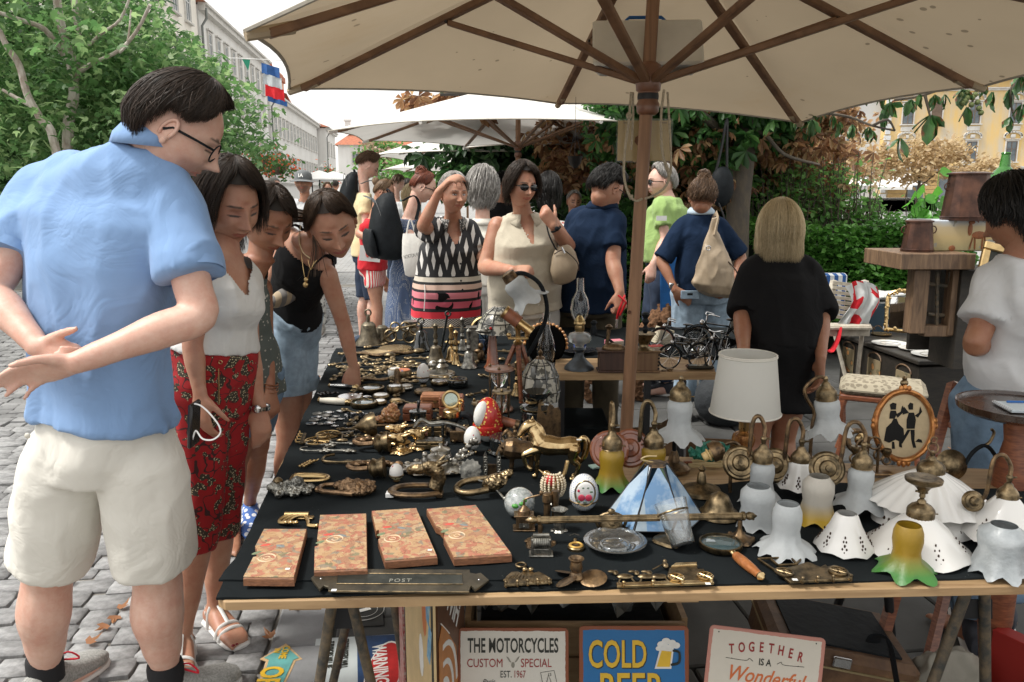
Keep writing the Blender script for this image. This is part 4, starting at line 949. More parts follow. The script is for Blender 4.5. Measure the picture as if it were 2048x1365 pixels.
def aA(M,st,m,parent,n=900,seed=0,grav=V((0,0,-1)),length_noise=.15,wid=.0035):
 g=qn(seed);mb=MB();Mi=M.to_3x3().inverted();gl=(Mi@grav).normalized();th=st.get('thick',.012)
 na,nt_=48,14;vs=[];fs=[]
 for i in range(nt_+1):
  for k in range(na):
   a=2*PI*k/na;q,ex=cD(a,i/nt_*.85,th*.5,st);out=V((q.x,q.y,0)).normalized() if ex else V((0,0,0))
   q=q+gl*ex-out*ex*st.get('in',.12)*(1 if ex>.05 else 0)+out*0;w=qo(q*28+V((seed,0,0)))*.004;vs.append(q+q.normalized()*w)
 for i in range(nt_):
  for k in range(na):k2=(k+1)%na;fs.append((i*na+k,(i+1)*na+k,(i+1)*na+k2,i*na+k2))
 mb.add(vs,fs,M)
 sc=M.to_scale()[0]
 for i in range(int(n*1.5)):
  a=g.uniform(-PI,PI);lay=g.random();o=th*(.35+.9*lay);K=st.get('seg',8);t0=g.random()*st.get('start',.75);t1=min(1.0,t0+g.uniform(.35,.9)) if g.random()<.75 else 1.;t1+=g.uniform(-length_noise,length_noise)*.5*(t1>.95);pts=[];sw=st.get('swirl',0);da=g.uniform(-.25,.25)+sw;curl=st.get('curl',0.);ph=g.uniform(0,6.28)
  for k in range(K):
   f=k/(K-1);t=t0+(t1-t0)*f;ar=a-st.get('part',.35);aa=a+da*f+math.copysign(st.get('sweep',.75),ar)*t*t*math.exp(-(ar/.8)**2);q,ex=cD(aa,min(t,1.12),o,st);out=V((q.x,q.y,0));out=out.normalized() if out.length>1e-5 else V((1,0,0))
   q=q+gl*ex-out*ex*st.get('in',.12)*(1 if ex>.05 else ex/.05)
   comb=st.get('comb')
   if comb is not None:q=q+comb*f*f*st.get('combl',.02)
   if curl:q=q+V((qs(ph+f*9),qc(ph*1.3+f*8),qs(ph*.7+f*10)))*curl
   q=q+q.normalized()*st.get('puff',0)*qs(f*PI);pts.append(q)
  w_=wid*g.uniform(.6,1.3);mb.tube(pts,[w_*.62*(1-.7*(k/(K-1))**2) for k in range(K)],3,M=M)
 me=mb.mesh('hair',True,180);me.transform(qT(-V(parent.location)));return link('hair',me,parent,m)
def b6(front,side,back,hf=0.,hs=0.,hb=0.,**kw):
 def pol(a):return interp([(0,front),(.75,front*1.02),(1.25,side*.72+front*.28),(1.55,side),(1.9,side),(2.3,back),(PI,back)],a)
 def hang(a):return interp([(0,hf),(.8,hf),(1.15,hs),(1.8,hs),(2.4,hb),(PI,hb)],a)
 d=dict(pol=pol,hang=hang);d.update(kw);return d
def bT(name,col,rough=.9,bs=500,bump=.25,**kw):return ah(name,col,rough,nz=kw.pop('ns',6),var=kw.pop('var',.12),bump=bump,bs=bs,wr=.22,sheen=.12 if max(col)>.1 else 0,spec=.25 if max(col)>.1 else .12,**kw)
def garment(name,mb,m,parent,o,voxel=.008,sm=8,folds=.004,f=(9,9,4),seed=1,cutfn=None,ridge=1):
 me=bv(mb,voxel,sm,name)
 if folds:fold(me,folds,f,seed,ridge)
 if cutfn:cut(me,cutfn)
 me.transform(qT(-o));aG(me);me.materials.clear();return link(name,me,parent,m)
def cJ(neck,shL,shR,waist,hip,wW,wH,dep=.11,chest=None,grow=0.,belly=0.,cw=None,fwd=None):
 neck,shL,shR,waist,hip=map(V,(neck,shL,shR,waist,hip));r=(shR-shL).normalized();up=(neck-hip).normalized();f=up.cross(r).normalized()
 if fwd is not None and f.dot(V(fwd))<0:f=-f
 ms=(shL+shR)/2;hw=(shR-shL).length/2;g=grow;ch=waist.lerp(ms,.58);upc=waist.lerp(ms,.85)
 cw=cw or hw*.92
 return[(hip,r,f,wH+g,dep*1.0+g,dep*1.12+g),(hip.lerp(waist,.5),r,f,(wH+wW)/2+g,dep*1.0+belly*.8+g,dep*1.02+g),(waist,r,f,wW+g,dep*.92+belly+g,dep*.88+g),(waist.lerp(ms,.3),r,f,(wW+cw)/2+g,dep*1.0+belly*.6+g,dep*.95+g),(ch,r,f,cw+g,dep*1.12+(chest or 0)+g,dep*1.05+g),(upc,r,f,hw*.98+g,dep*.95+g,dep*.95+g),(ms+up*.0,r,f,hw*.92+g,dep*.66+g*.6,dep*.74+g*.6),(ms.lerp(neck,.45)+up*.012,r,f,hw*.62+g*.5,dep*.54+g*.4,dep*.62+g*.4),(neck,r,f,.062+g*.3,.055+g*.2,.062+g*.2)],r,f,up
def P3(t):return V(t) if isinstance(t,Vector) else D(*t)
def aU(label,head,sh,hip,arms=None,legs=None,skin=(.55,.33,.22),origin=None,waist=None,wW=.14,wH=.17,dep=.105,chest=.0,belly=0.,fwd=None,hs=1.,res=.7,sex='f',age=0.,eyes='down',lip=None,stubble=0.,brow=(.03,.02,.012),voxel=.008,upper=.045,calf=.052,neck=None,neck_r=.055,lean=0,ears=1,group=None,hand_s=1.,thigh=.085,sm=6,brow_c=None,cw=None):
 H=V(head[0]) if isinstance(head[0],Vector) else D(*head[:3]);ang=head[1:] if isinstance(head[0],Vector) else head[3:];hs*=.94 if H.y>4 else 1;Mh=head_matrix(H,*ang,s=hs)
 shL,shR,hp=P3(sh[0]),P3(sh[1]),P3(hip);ms=(shL+shR)/2
 nb=P3(neck) if neck is not None else ms.lerp(H,.22);wst=P3(waist) if waist is not None else ms.lerp(hp,.60)
 o=origin or V((hp.x,hp.y,0));t=ag('person',label,'person',o,group=group)
 secs,r,f,up=cJ(nb,shL,shR,wst,hp,wW,wH,dep,chest,0.,belly,cw,fwd)
 mb=MB();am(mb,secs,24)
 hb=Mh@V((0,-.022,-.055));ai(mb,[ms.lerp(nb,.5),nb,nb.lerp(hb,.6),hb],[neck_r*1.15,neck_r*1.05,neck_r*.95,neck_r*.98],14)
 J=dict(H=H,Mh=Mh,shL=shL,shR=shR,hip=hp,waist=wst,neck=nb,r=r,f=f,up=up,o=o,t=t,secs=secs,arms={},legs={},wW=wW,wH=wH,dep=dep,chest=chest,belly=belly,fwd=fwd,cw=cw)
 for s_,a in(arms or{}).items():
  S_=shL if s_=='L' else shR;ins=S_.lerp(ms,.10)-up*.02;E=P3(a['elbow']);W=P3(a['wrist']);u_=a.get('upper',upper)
  ai(mb,[ins,ins.lerp(E,.3),ins.lerp(E,.75),E,E.lerp(W,.3),E.lerp(W,.75),W],[u_*1.12,u_*1.02,u_*.88,u_*.84,u_*.86,u_*.62,u_*.50],14,4)
  J['arms'][s_]=(ins,E,W,u_)
  if a.get('hand',True):
   dd_=V(a.get('dir',(W-E).normalized()));hand(mb,W,dd_,V(a.get('back',(0,-1,0))),a.get('thumb',1),a.get('curl',.45),a.get('s',hand_s),a.get('spread',.06),a.get('curls'),a.get('tcurl',.4),a.get('topen',.7))
 for s_,l in(legs or{}).items():
  Hj=P3(l['hip']);K=P3(l['knee']);A=P3(l['ankle']);c_=l.get('calf',calf);th_=l.get('thigh',thigh);bk=V(l.get('back',(0,-1,0)))
  ai(mb,[Hj,Hj.lerp(K,.4),Hj.lerp(K,.85),K,K.lerp(A,.28)+bk*.014,K.lerp(A,.6)+bk*.006,K.lerp(A,.88),A],[th_,th_*.92,th_*.70,c_*1.03,c_*1.12,c_*.88,c_*.60,c_*.62],16,4)
  J['legs'][s_]=(Hj,K,A,c_,th_)
  fd=V(l.get('foot',(0,1,0))).normalized();sd_=fd.cross(V((0,0,1)));ft=V((A.x,A.y,0))
  if l.get('bare',True):
   secs_=[]
   for tt,w_,h_ in((-.055,.020,.035),(-.045,.030,.055),(-.015,.034,.085),(.03,.036,.075),(.08,.042,.052),(.13,.047,.034),(.165,.044,.024),(.19,.03,.014)):secs_.append((ft+fd*tt+V((0,0,.012+h_/2)),sd_,V((0,0,1)),w_,h_/2,h_/2))
   am(mb,secs_,16,2.6)
   for i in range(5):
    x=(-.030+.015*i)*(1 if l.get('big',1)>0 else-1);r_=.0125 if i==0 else .0085;L0=.19-.004*i*i;p=ft+sd_*x+fd*(L0-.035)+V((0,0,.020));ai(mb,[p,p+fd*.022+V((0,0,.002)),p+fd*.038-V((0,0,.004))],[r_,r_,r_*.9],8,2)
 me=bv(mb,voxel,sm,'body');vs,fs,col=cE(res,sex,age,eyes,lip,stubble,brow,skin);bm=bmesh.new();bm.from_mesh(me)
 lay=bm.verts.layers.float_color.new('paint');ev=MB()
 for v in bm.verts:v[lay]=(0,0,0,0)
 if 1:pass
 if ears:ear_shape(ev,1,Mh);ear_shape(ev,-1,Mh)
 hv=[bm.verts.new(Mh@V(v)) for v in vs]
 for v,c in zip(hv,col):v[lay]=tuple(c)
 for q in fs:
  try:bm.faces.new([hv[i] for i in q])
  except ValueError:pass
 evs=[bm.verts.new(v) for v in ev.v]
 for v in evs:v[lay]=(0,0,0,0)
 for q in ev.f:bm.faces.new([evs[i] for i in q])
 bm.to_mesh(me);bm.free();me.transform(qT(-o));aG(me);me.materials.clear();J['body']=link('body',me,t,skin_mat(skin));ALLJ.append(J);return J
def top(J,m,grow=.014,sleeves=None,name='shirt',hem=0.,low=None,neckcut=None,voxel=.009,folds=.004,f=(9,9,5),seed=1,loose=0.,sm=8,hemw=None,cutfn=None,sgrow=.012,flare=1.):
 secs,r,f_,up=cJ(J['neck'],J['shL'],J['shR'],J['waist'],J['hip'],J['wW'],J['wH'],J['dep'],J['chest'],grow,J['belly'],J['cw'],J['fwd'])
 h0=secs[0];secs=secs[:-2]+[(c,a,b,w+.012,x+.012,y+.014) for c,a,b,w,x,y in secs[-2:]];lo=V(h0[0])-up*hem;secs=[(lo,h0[1],h0[2],(h0[3]+.004)*flare,(h0[4]+.002)*flare,(h0[5]+.002)*flare)]+[q for q in secs if(V(q[0])-lo).dot(up)>.02]
 if hem>-.03:secs=[(c,a,b,w+.010,x+.012,y+.014) if i<3 else(c,a,b,w,x,y) for i,(c,a,b,w,x,y) in enumerate(secs)]
 if loose:secs=[(c,a,b,w+(loose if i in(2,3) else loose*.5 if i in(1,4) else 0),x+loose*.6*(i in(2,3)),y+loose*.6*(i in(2,3))) for i,(c,a,b,w,x,y) in enumerate(secs)]
 if low is not None:secs=[s_ for s_ in secs if(V(s_[0])-V(J['hip'])).dot(up)>=low]
 mb=MB();am(mb,secs,28)
 for s_,fr in(sleeves or{}).items():
  ins,E,W,u=J['arms'][s_];
  if fr<=1:e=ins.lerp(E,fr);ai(mb,[ins.lerp(J['neck'],.35),ins,ins.lerp(E,fr*.5)],[u*1.0+sgrow,u*1.18+sgrow,u*1.15+sgrow],16,4);mb.tube([ins,ins.lerp(E,fr*.5),e],[u*1.15+sgrow,u*1.12+sgrow,u*1.13+sgrow*1.5],18)
  else:e=E.lerp(W,fr-1);mb.tube([ins,ins.lerp(E,.5),E,e],[u*1.15+sgrow,u*1.05+sgrow,u*.95+sgrow*1.2,u*.9+sgrow],18);ai(mb,[ins.lerp(J['neck'],.35),ins,ins.lerp(E,.3)],[u*1.0+sgrow,u*1.18+sgrow,u*1.1+sgrow],16,4)
 nb,o=V(J['neck']),J['o'];fw=V(J['f'])
 def c2(p):
  d=p-nb;h=d.dot(up);ff=d.dot(fw);rr=abs(d.dot(V(J['r'])))
  if neckcut is not None and neckcut(rr,ff,h,d.dot(V(J['r']))):return True
  return bool(cutfn and cutfn(rr,ff,h,d.dot(V(J['r'])),p))
 return garment(name,mb,m,J['t'],o,voxel,sm,folds,f,seed,c2 if(neckcut or cutfn) else None)
def aM(J,m,kind='shorts',to=1.,grow=.016,name=None,voxel=.010,folds=.006,f=(8,8,4),seed=2,up_=.10,gl=None,hemgrow=0.,sm=6,skirt=None,cutfn=None):
 mb=MB();hp,up,r,f_=V(J['hip']),V(J['up']),J['r'],J['f'];wst=hp+up*up_
 L_=J['legs']
 if kind=='skirt':
  z1=skirt['z'];d=V((0,0,-1));secs=[(wst,r,f_,J['wW']+grow+.01,J['dep']+grow,J['dep']+grow),(hp,r,f_,J['wH']+grow+.01,J['dep']+grow+.01,J['dep']*1.1+grow+.01),(V((hp.x,hp.y,(hp.z+z1)/2)),r,f_,skirt['w']*.93,skirt['d']*.93,skirt['d']*.93),(V((hp.x+skirt.get('dx',0),hp.y,z1)),r,f_,skirt['w'],skirt['d'],skirt['d'])]
  am(mb,secs[::-1],30)
 else:
  secs=[(hp-up*.09,r,f_,J['wH']*.80+grow,J['dep']*.9+grow,J['dep']*1.0+grow),(hp-up*.02,r,f_,J['wH']+grow,J['dep']+grow,J['dep']*1.12+grow),(wst,r,f_,(J['wW']*(up_/.2)+J['wH']*(1-up_/.2))+grow,J['dep']*1.03+J['belly']*.8+grow,J['dep']*1.06+grow)];am(mb,secs,26)
  for s_,(Hj,K,A,c_,th_) in L_.items():
   tt=to[s_] if isinstance(to,dict) else to
   if tt<=1:e=Hj.lerp(K,tt);mb.tube([Hj+(hp-Hj)*.25+V((0,0,.04)),Hj,Hj.lerp(K,tt*.5),e],[th_*1.0+grow,th_*1.03+grow,th_*.97+grow+hemgrow*.5,th_*(.95-.1*tt)+grow+hemgrow],20)
   else:e=K.lerp(A,tt-1);mb.tube([Hj+(hp-Hj)*.25+V((0,0,.04)),Hj,Hj.lerp(K,.5),K,K.lerp(A,(tt-1)*.5),e],[th_*1.0+grow,th_*1.03+grow,th_*.88+grow,c_*1.15+grow+hemgrow*.5,c_*1.1+grow+hemgrow,c_*1.0+grow+hemgrow],20)
 return garment(name or kind,mb,m,J['t'],J['o'],voxel,sm,folds,f,seed,cutfn)
def bX(J,m,r=.062,h=.035,name='collar',tilt=.3,open_=.35,spread=.03,lift=0.):
 nb,up,f_,rt=V(J['neck']),V(J['up']),V(J['f']),V(J['r']);mb=MB();n=22;vs=[]
 for i in range(n+1):
  a=open_+(2*PI-2*open_)*i/n;d=f_*qc(a)+rt*qs(a);fr=abs(qc(a/2));pt=max(0,(qc(a)-.3)/.7)
  for rr,hh in((r,h*.9+lift),(r+.006,h+lift),(r+.016+spread*.3,h*.35-.028*pt+lift),(r+spread+.012*pt,-.012-.045*pt+lift)):vs.append(nb+d*rr+up*hh-f_*.0)
 fs=[(i*4+k,(i+1)*4+k,(i+1)*4+k+1,i*4+k+1) for i in range(n) for k in range(3)];mb.add(vs,fs);me=mb.mesh(name,True,60);me.transform(qT(-J['o']))
 o=link(name,me,J['t'],m);sd_=o.modifiers.new('s','SOLIDIFY');sd_.thickness=.003;return o
def aj(J,mb,name,m,ang=40):
 me=mb.mesh(name,True,ang);me.transform(qT(-J['o']));return link(name,me,J['t'],m)
def shoe(J,s_,m,m2,fd,high=0,L0=.27):
 Hj,K,A,c_,th_=J['legs'][s_];fd=V(fd).normalized();sd_=fd.cross(V((0,0,1)));ft=V((A.x,A.y,0));mb=MB();secs=[]
 for t_,w_,h_ in((-.075,.024,.075),(-.06,.036,.095),(-.01,.040,.105),(.04,.040,.095),(.09,.045,.07),(.14,.05,.055),(.18,.046,.045),(.205,.026,.03)):secs.append((ft+fd*t_*L0/.27+V((0,0,.018+h_/2)),sd_,V((0,0,1)),w_,h_/2,h_/2))
 am(mb,secs,16,2.6);aj(J,mb,'shoe',m);mb=MB();am(mb,[(c-V((0,0,h))+V((0,0,-.004)),a,b,w+.004,.012,.012) for c,a,b,w,h,_ in secs],12,3.5);aj(J,mb,'shoe_sole',m2)
def floral(N,L,co):
 v=N.new('ShaderNodeTexVoronoi');iv(v,'Scale',26);L.new(co,v.inputs['Vector']);d=v.outputs['Distance']
 big=aE(N,L,co,'Noise',24,Detail=2.);msk=zg(N,L,big,.55)
 v2=N.new('ShaderNodeTexVoronoi');iv(v2,'Scale',150);L.new(co,v2.inputs['Vector']);dots=zl(N,L,v2.outputs['Distance'],.34)
 vein=zl(N,L,zb(N,L,zs(N,L,aE(N,L,co,'Noise',17,Detail=1.),.5)),.012)
 base=aD(N,L,aE(N,L,co,'Noise',8,Detail=2.),(.22,.004,.007),(.37,.008,.011));base=aD(N,L,vein,base,(.04,.01,.01))
 leaf=aD(N,L,dots,(.035,.028,.018),(.44,.38,.24));return aD(N,L,msk,base,leaf)
m_floral=az('red_floral_print',floral,.85,bump=.2,bs=400)
def oldtop(N,L,co):
 x,y,z=bE(N,L,co)
 dz=ad(N,L,'FRACT',za(N,L,zm(N,L,z,6.5),zm(N,L,ad(N,L,'FLOOR',zm(N,L,x,26)),.5)))
 dx=ad(N,L,'FRACT',zm(N,L,x,26));a=zb(N,L,zs(N,L,dx,.5));b=zb(N,L,zs(N,L,dz,.5))
 dia=zl(N,L,za(N,L,a,zm(N,L,b,.9)),.34);up=aD(N,L,dia,(.012,.012,.014),(.62,.60,.57))
 bands=aP(N,L,zm(N,L,zs(N,L,z,.80),1/.26),[(0,(.6,.03,.05)),(.16,(.012,.012,.014)),(.24,(.65,.12,.18)),(.40,(.012,.012,.014)),(.47,(.68,.22,.26)),(.62,(.012,.012,.014)),(.68,(.60,.42,.34)),(.80,(.012,.012,.014)),(.86,(.55,.5,.42)),(.97,(.012,.012,.014))],True)
 ch=N.new('ShaderNodeTexChecker');iv(ch,'Scale',110);iv(ch,'Color1',(.5,.5,.48,1));iv(ch,'Color2',(.012,.012,.014,1));L.new(cz(N,L,co,(1,.3,1.4)),ch.inputs['Vector'])
 c=aD(N,L,zg(N,L,z,1.06),bands,up);return aD(N,L,zl(N,L,z,.80),c,ch.outputs[0])
m_oldtop=az('diamond_and_band_print',oldtop,.8)
def cn(c1,c2,s,ax=0,duty=.5,rough=.85,name='striped_cloth'):
 def fn(N,L,co):
  x=bE(N,L,co)[ax];y=bE(N,L,co)[1];q=za(N,L,x,zm(N,L,y,.9)) if ax==0 else x;return aD(N,L,zl(N,L,ad(N,L,'FRACT',zm(N,L,q,s)),duty),c1,c2)
 return az(name,fn,rough)
def aT(c1,c2,s,r,name,jit=1.):
 def fn(N,L,co):
  v=N.new('ShaderNodeTexVoronoi');iv(v,'Scale',s);iv(v,'Randomness',jit);L.new(co,v.inputs['Vector']);return aD(N,L,zl(N,L,v.outputs['Distance'],r),c1,c2)
 return az(name,fn,.85)
def camo(N,L,co):
 a=aE(N,L,co,'Noise',11,Detail=2.);b=aE(N,L,cz(N,L,co,loc=(4,2,1)),'Noise',14,Detail=2.)
 c=aP(N,L,a,[(0,(.62,.62,.58)),(.48,(.30,.30,.28)),(.56,(.62,.62,.58))],True);return aD(N,L,zg(N,L,b,.6),c,(.09,.09,.085))
m_camo=az('grey_camouflage_cloth',camo,.85)
def denim(name,c,ns=30):return ah(name,c,.9,nz=ns,k2=tuple(k*.72 for k in c),bump=.3,bs=700,detail=8)
bB=bT('light_blue_pique',(.21,.34,.575),bs=900,ns=5,var=.10);m_khaki=bT('off_white_cotton',(.70,.68,.62),ns=3,var=.06);cq=bT('white_slub_jersey',(.66,.66,.64),ns=20,var=.08)
aL=bT('black_jersey',(.012,.012,.013));m_navy=bT('navy_pique',(.010,.022,.05));m_beige=bT('beige_rib_knit',(.52,.47,.37),ns=30,var=.08);ce=denim('light_wash_denim',(.30,.40,.50));cL=denim('blue_denim',(.16,.25,.36))
a3=denim('dark_denim',(.02,.035,.07));m_green=bT('green_jersey',(.30,.44,.15));bW=bT('pale_grey_jersey',(.60,.61,.62));m_red=bT('red_jersey',(.55,.02,.03));m_yellow_t=bT('pale_yellow_jersey',(.66,.56,.33));bU=bT('cream_linen',(.68,.65,.57),ns=30);bK=bT('white_trouser_cotton',(.72,.70,.65))
aq=ah('polished_gold',(.62,.44,.21),.27,metal=1.,nz=20,var=.3);av=ah('polished_steel',(.6,.6,.6),.22,metal=1.);aK=ah('tarnished_silver',(.55,.53,.48),.3,metal=1.,nz=25,k2=(.16,.15,.13))
m_sunglass=ah('black_lens',(.008,.008,.01),.06,spec=.8);bR=ah('tan_grained_leather',(.36,.28,.19),.5,nz=12,var=.2,bump=.35,bs=180);ao=ah('black_nylon',(.012,.016,.02),.5)
bb=ah('white_rubber',(.6,.6,.58),.6);m_shoe=ah('grey_mesh_shoe',(.35,.35,.33),.8,nz=150,var=.4);m_redl=ah('red_lace',(.6,.01,.03),.7);m_dshoe=ah('dark_shoe',(.04,.045,.06),.7,nz=30,var=.4)
bA=aS('dark_brown_hair',(.012,.008,.005),(.05,.032,.022));bF=aS('brown_hair',(.05,.027,.014),(.13,.075,.04));cp=aS('grey_hair',(.16,.15,.14),(.45,.43,.40));h_blond=aS('ash_blonde_hair',(.42,.33,.19),(.80,.68,.46));h_auburn=aS('auburn_hair',(.09,.02,.01),(.20,.06,.03))
b7=aS('black_hair',(.006,.006,.006),(.025,.022,.02))
SK_L,bP,SK_T,SK_P=(.66,.45,.36),(.48,.27,.18),(.36,.185,.11),(.58,.34,.25)
def aX(hx,Y,spr=.10,yaw=180,knee=.47,ank=.09,split=.06,**kw):
 f=V((qs(qr(yaw)),-qc(qr(yaw)),0));r=V((-f.y*-1,f.x*-1,0));r=V((f.y,-f.x,0));c=D(hx,500,Y);out={}
 for s_,k in(('L',-1),('R',1)):
  b=V((c.x,c.y,0))+r*spr*k+f*split*k*.5;out[s_]=dict(hip=V((c.x,c.y,.86))+r*spr*.95*k,knee=b+V((0,0,knee))+f*.02,ankle=b+V((0,0,ank))+f*split*k*.4,foot=f,back=-f,**kw)
 return out
def aQ(J,w=.06,big=1.15,lens=m_sunglass,clear=0):
 M=J['Mh'];mb=MB()
 for s in(-1,1):
  pts=[(s*.031+.024*big*qc(a),.097-.012*abs(s*.031+.024*qc(a))/.05,.008+.019*big*qs(a)) for a in[i*PI/9 for i in range(18)]]
  if clear:mb.tube([V(p)+V((0,.004,0)) for p in pts],.0018,5,closed=1,M=M)
  else:mb.add([V(p)+V((0,.004,0)) for p in pts]+[(s*.031,.104,.008)],[(i,(i+1)%18,18) for i in range(18)],M)
  mb.tube([(s*.052,.086,.014),(s*.076,.05,.012),(s*.082,-.005,.006),(s*.080,-.02,-.008)],.0028,6,M=M)
 mb.tube([(-.01,.108,.012),(0,.110,.014),(.01,.108,.012)],.002,5,M=M);aj(J,mb,'glasses',lens)
def neck_v(w,dpt):return lambda rr,ff,h,x:ff>.0 and h>-dpt and rr<w*(1-max(0,-h)/dpt)+.004
def bu(r,dpt):return lambda rr,ff,h,x:(rr/r)**2+((h-.03)/dpt)**2<1 if ff>0 else(rr<r*.8 and h>-.005)
J=aU('man in light blue polo shirt and off white shorts, hands clasped behind his back',(352,262,2.06,112,36,6),[(78,372,2.16),(372,412,2.02)],(205,885,2.12),waist=(200,700,2.08),neck=(305,292,2.06),wW=.160,wH=.165,dep=.125,sex='m',hs=1.10,skin=SK_L,neck_r=.062,voxel=.0062,fwd=(.3,1,0),eyes='down',cw=.188,hand_s=1.0,stubble=.25,arms={'L':dict(elbow=(-18,585,2.02),wrist=(78,695,1.90),dir=(1,-.10,-.34),back=(.1,.95,-.25),thumb=1,curls=[.95,1.0,1.0,.85],tcurl=.2,upper=.053),'R':dict(elbow=(398,632,1.93),wrist=(150,727,1.80),dir=(-1,.06,-.22),back=(0,.8,.6),thumb=-1,curls=[.25,.28,.33,.42],spread=.03,upper=.053)},legs={'L':dict(hip=(130,925,2.12),knee=(94,1168,2.19),ankle=(92,1350,2.23),calf=.067,thigh=.098,foot=(.3,1,0),back=(0,-1,0)),'R':dict(hip=(284,925,2.10),knee=(316,1172,2.17),ankle=(332,1352,2.20),calf=.067,thigh=.098,foot=(.75,.65,0),back=(-.2,-1,0))})
J1=J
top(J,bB,.016,{'L':.60,'R':.62},'polo_shirt',hem=-.078,flare=1.06,neckcut=None,voxel=.0085,folds=.012,f=(5,5,1.5),seed=3,sgrow=.013,loose=.003)
bX(J,bB,.070,.040,lift=.012,spread=.028,open_=.35)
s_=aM(J,m_khaki,'shorts',.80,.013,up_=.12,voxel=.009,folds=.007,f=(4.5,4.5,3.2),seed=5,hemgrow=.016)
def hemband(J,side,fr,rad,m,name='hem',h=.02):
 Hj,K,A,c_,th_=J['legs'][side];e=Hj.lerp(K,fr);d=(K-Hj).normalized();mb=MB();mb.tube([e-d*h,e],[rad,rad*1.005],24,cap=0);aj(J,mb,name,m)
for(px,py) in[(55,872),(258,870)]:bt=MB();q=D(px,py,1.985);bt.ball(q,(.008,.004,.008),12,6);aj(J,bt,'pocket_button',ah('pale_button',(.6,.57,.5),.4))
ph=MB();q=D(388,848,2.02);ph.box(q,(.012,.062,.12),rot=(0,.1,0),bev=.004);aj(J,ph,'phone',ah('black_phone',(.01,.01,.012),.2));cb=MB();cb.tube(ac([D(*a) for a in[(389,808,2.0),(402,812,1.99),(420,828,1.98),(438,852,1.98),(440,868,1.98),(425,880,1.98),(405,878,1.98),(392,862,1.99),(386,876,2.0),(384,882,2.0)]],5),.0022,6);aj(J,cb,'cable',ah('white_cable',(.8,.8,.8),.4))
aA(J['Mh'],b6(.62,1.28,1.95,thick=.020,start=.8,seg=6,vol=1.03,combl=.012,comb=V((0,.6,-.1))),bA,J['t'],4200,1,wid=.0015,length_noise=.12)
for k_,(ins,E,W,u_) in J['arms'].items():
 e=ins.lerp(E,.605);d=(E-ins).normalized();q=MB();q.tube([e-d*.022,e+d*.002],[u_*1.13+.0215,u_*1.13+.0225],26,cap=0);aj(J,q,'sleeve_hem',bB)
aQ(J,clear=1,lens=ao)
for s_,fd in(('L',(.3,1,0)),('R',(.75,.65,0))):
 shoe(J,s_,m_shoe,bb,fd,L0=.29);q=MB();A=J['legs'][s_][2];q.la([(.052,-.03),(.053,.03),(.050,.045)],16,c=(A.x,A.y,.11));aj(J,q,'sock',ah('black_sock',(.01,.01,.012),.9))
 q=MB();d_=V(fd).normalized();sd_=d_.cross(V((0,0,1)))
 for i in range(4):c_=V((A.x,A.y,.10-.014*i))+d_*(.03+.028*i);q.tube([c_-sd_*.025,c_+V((0,0,.012)),c_+sd_*.025],.0035,6)
 q.tube(ac([V((A.x,A.y,.125))+d_*.03,V((A.x,A.y,.14))+d_*.06+sd_*.03,V((A.x,A.y,.11))+d_*.08+sd_*.05,V((A.x,A.y,.12))+d_*.04]),.003,6);aj(J,q,'laces',m_redl)
J=aU('dark haired woman in white top and red floral trousers looking down at the stall',(458,410,2.58,50,24,4),[(497,548,2.64),(398,545,2.46)],(426,775,2.56),waist=(432,690,2.58),neck=(448,502,2.56),wW=.118,wH=.142,dep=.092,chest=.02,hs=1.10,skin=bP,voxel=.0066,fwd=(.6,-.8,0),res=1.,neck_r=.048,upper=.038,hand_s=.92,arms={'L':dict(elbow=(500,700,2.64),wrist=(519,818,2.62),dir=(.02,-.05,-1),back=(.25,-1,0),thumb=1,curls=[.35,.5,.6,.6]),'R':dict(elbow=(385,690,2.42),wrist=(400,790,2.40),dir=(0,0,-1),back=(-.5,-1,0),thumb=-1)},legs={'L':dict(hip=(446,800,2.62),knee=(440,1025,2.66),ankle=(430,1222,2.66),calf=.050,thigh=.078,foot=(.62,-.62,0),back=(-.5,.6,0),big=-1),'R':dict(hip=(406,800,2.52),knee=(398,1045,2.50),ankle=(366,1272,2.47),calf=.050,thigh=.078,foot=(.25,-.85,0),back=(-.5,.6,0))})
top(J,cq,.011,{'L':.30,'R':.30},'white_top',voxel=.0075,folds=.006,f=(7,7,2.5),seed=7,loose=.012,neckcut=neck_v(.085,.115),hem=-.13,sgrow=.016)
aM(J,m_floral,'trousers',1.22,.013,voxel=.009,folds=.005,f=(7,7,5),seed=8,up_=.13)
aA(J['Mh'],b6(.92,1.75,2.2,hf=0,hs=.06,hb=.12,thick=.020,start=.3,seg=12,vol=1.05,**{'in':.1}),bA,J['t'],2600,2,wid=.0018,grav=V((.1,-.05,-1)))
q=MB();W=D(519,814,2.62);M_=qT(W)@Euler((0,.12,0)).to_matrix().to_4x4();q.tz((0,0,0),.031,.0055,26,6,sc=(1,.9),M=M_);
for i in range(22):a=2*PI*i/22;q.box((.0335*qc(a),.031*qs(a),0),(.004,.007,.014),rot=(0,0,a),M=M_)
q.ball((.0,-.031,0),(.015,.006,.015),14,8,M=M_);aj(J,q,'wrist_watch',av)
q=MB()
for(px,py) in[(391,727),(441,725)]:q.tz(D(px,py,2.44),.0055,.0016,12,5,rot=(PI/2,0,0))
q.tube([D(437,738,2.44),D(438,810,2.43)],.002,5);aj(J,q,'drawstring_eyelet',aq)
q=MB();q.tube(ac([D(432,545,2.50),D(436,552,2.47),D(441,540,2.48),D(452,520,2.50)]),.0012,5);aj(J,q,'necklace',aK)
m_strap=ah('white_sandal_leather',(.68,.68,.66),.45)
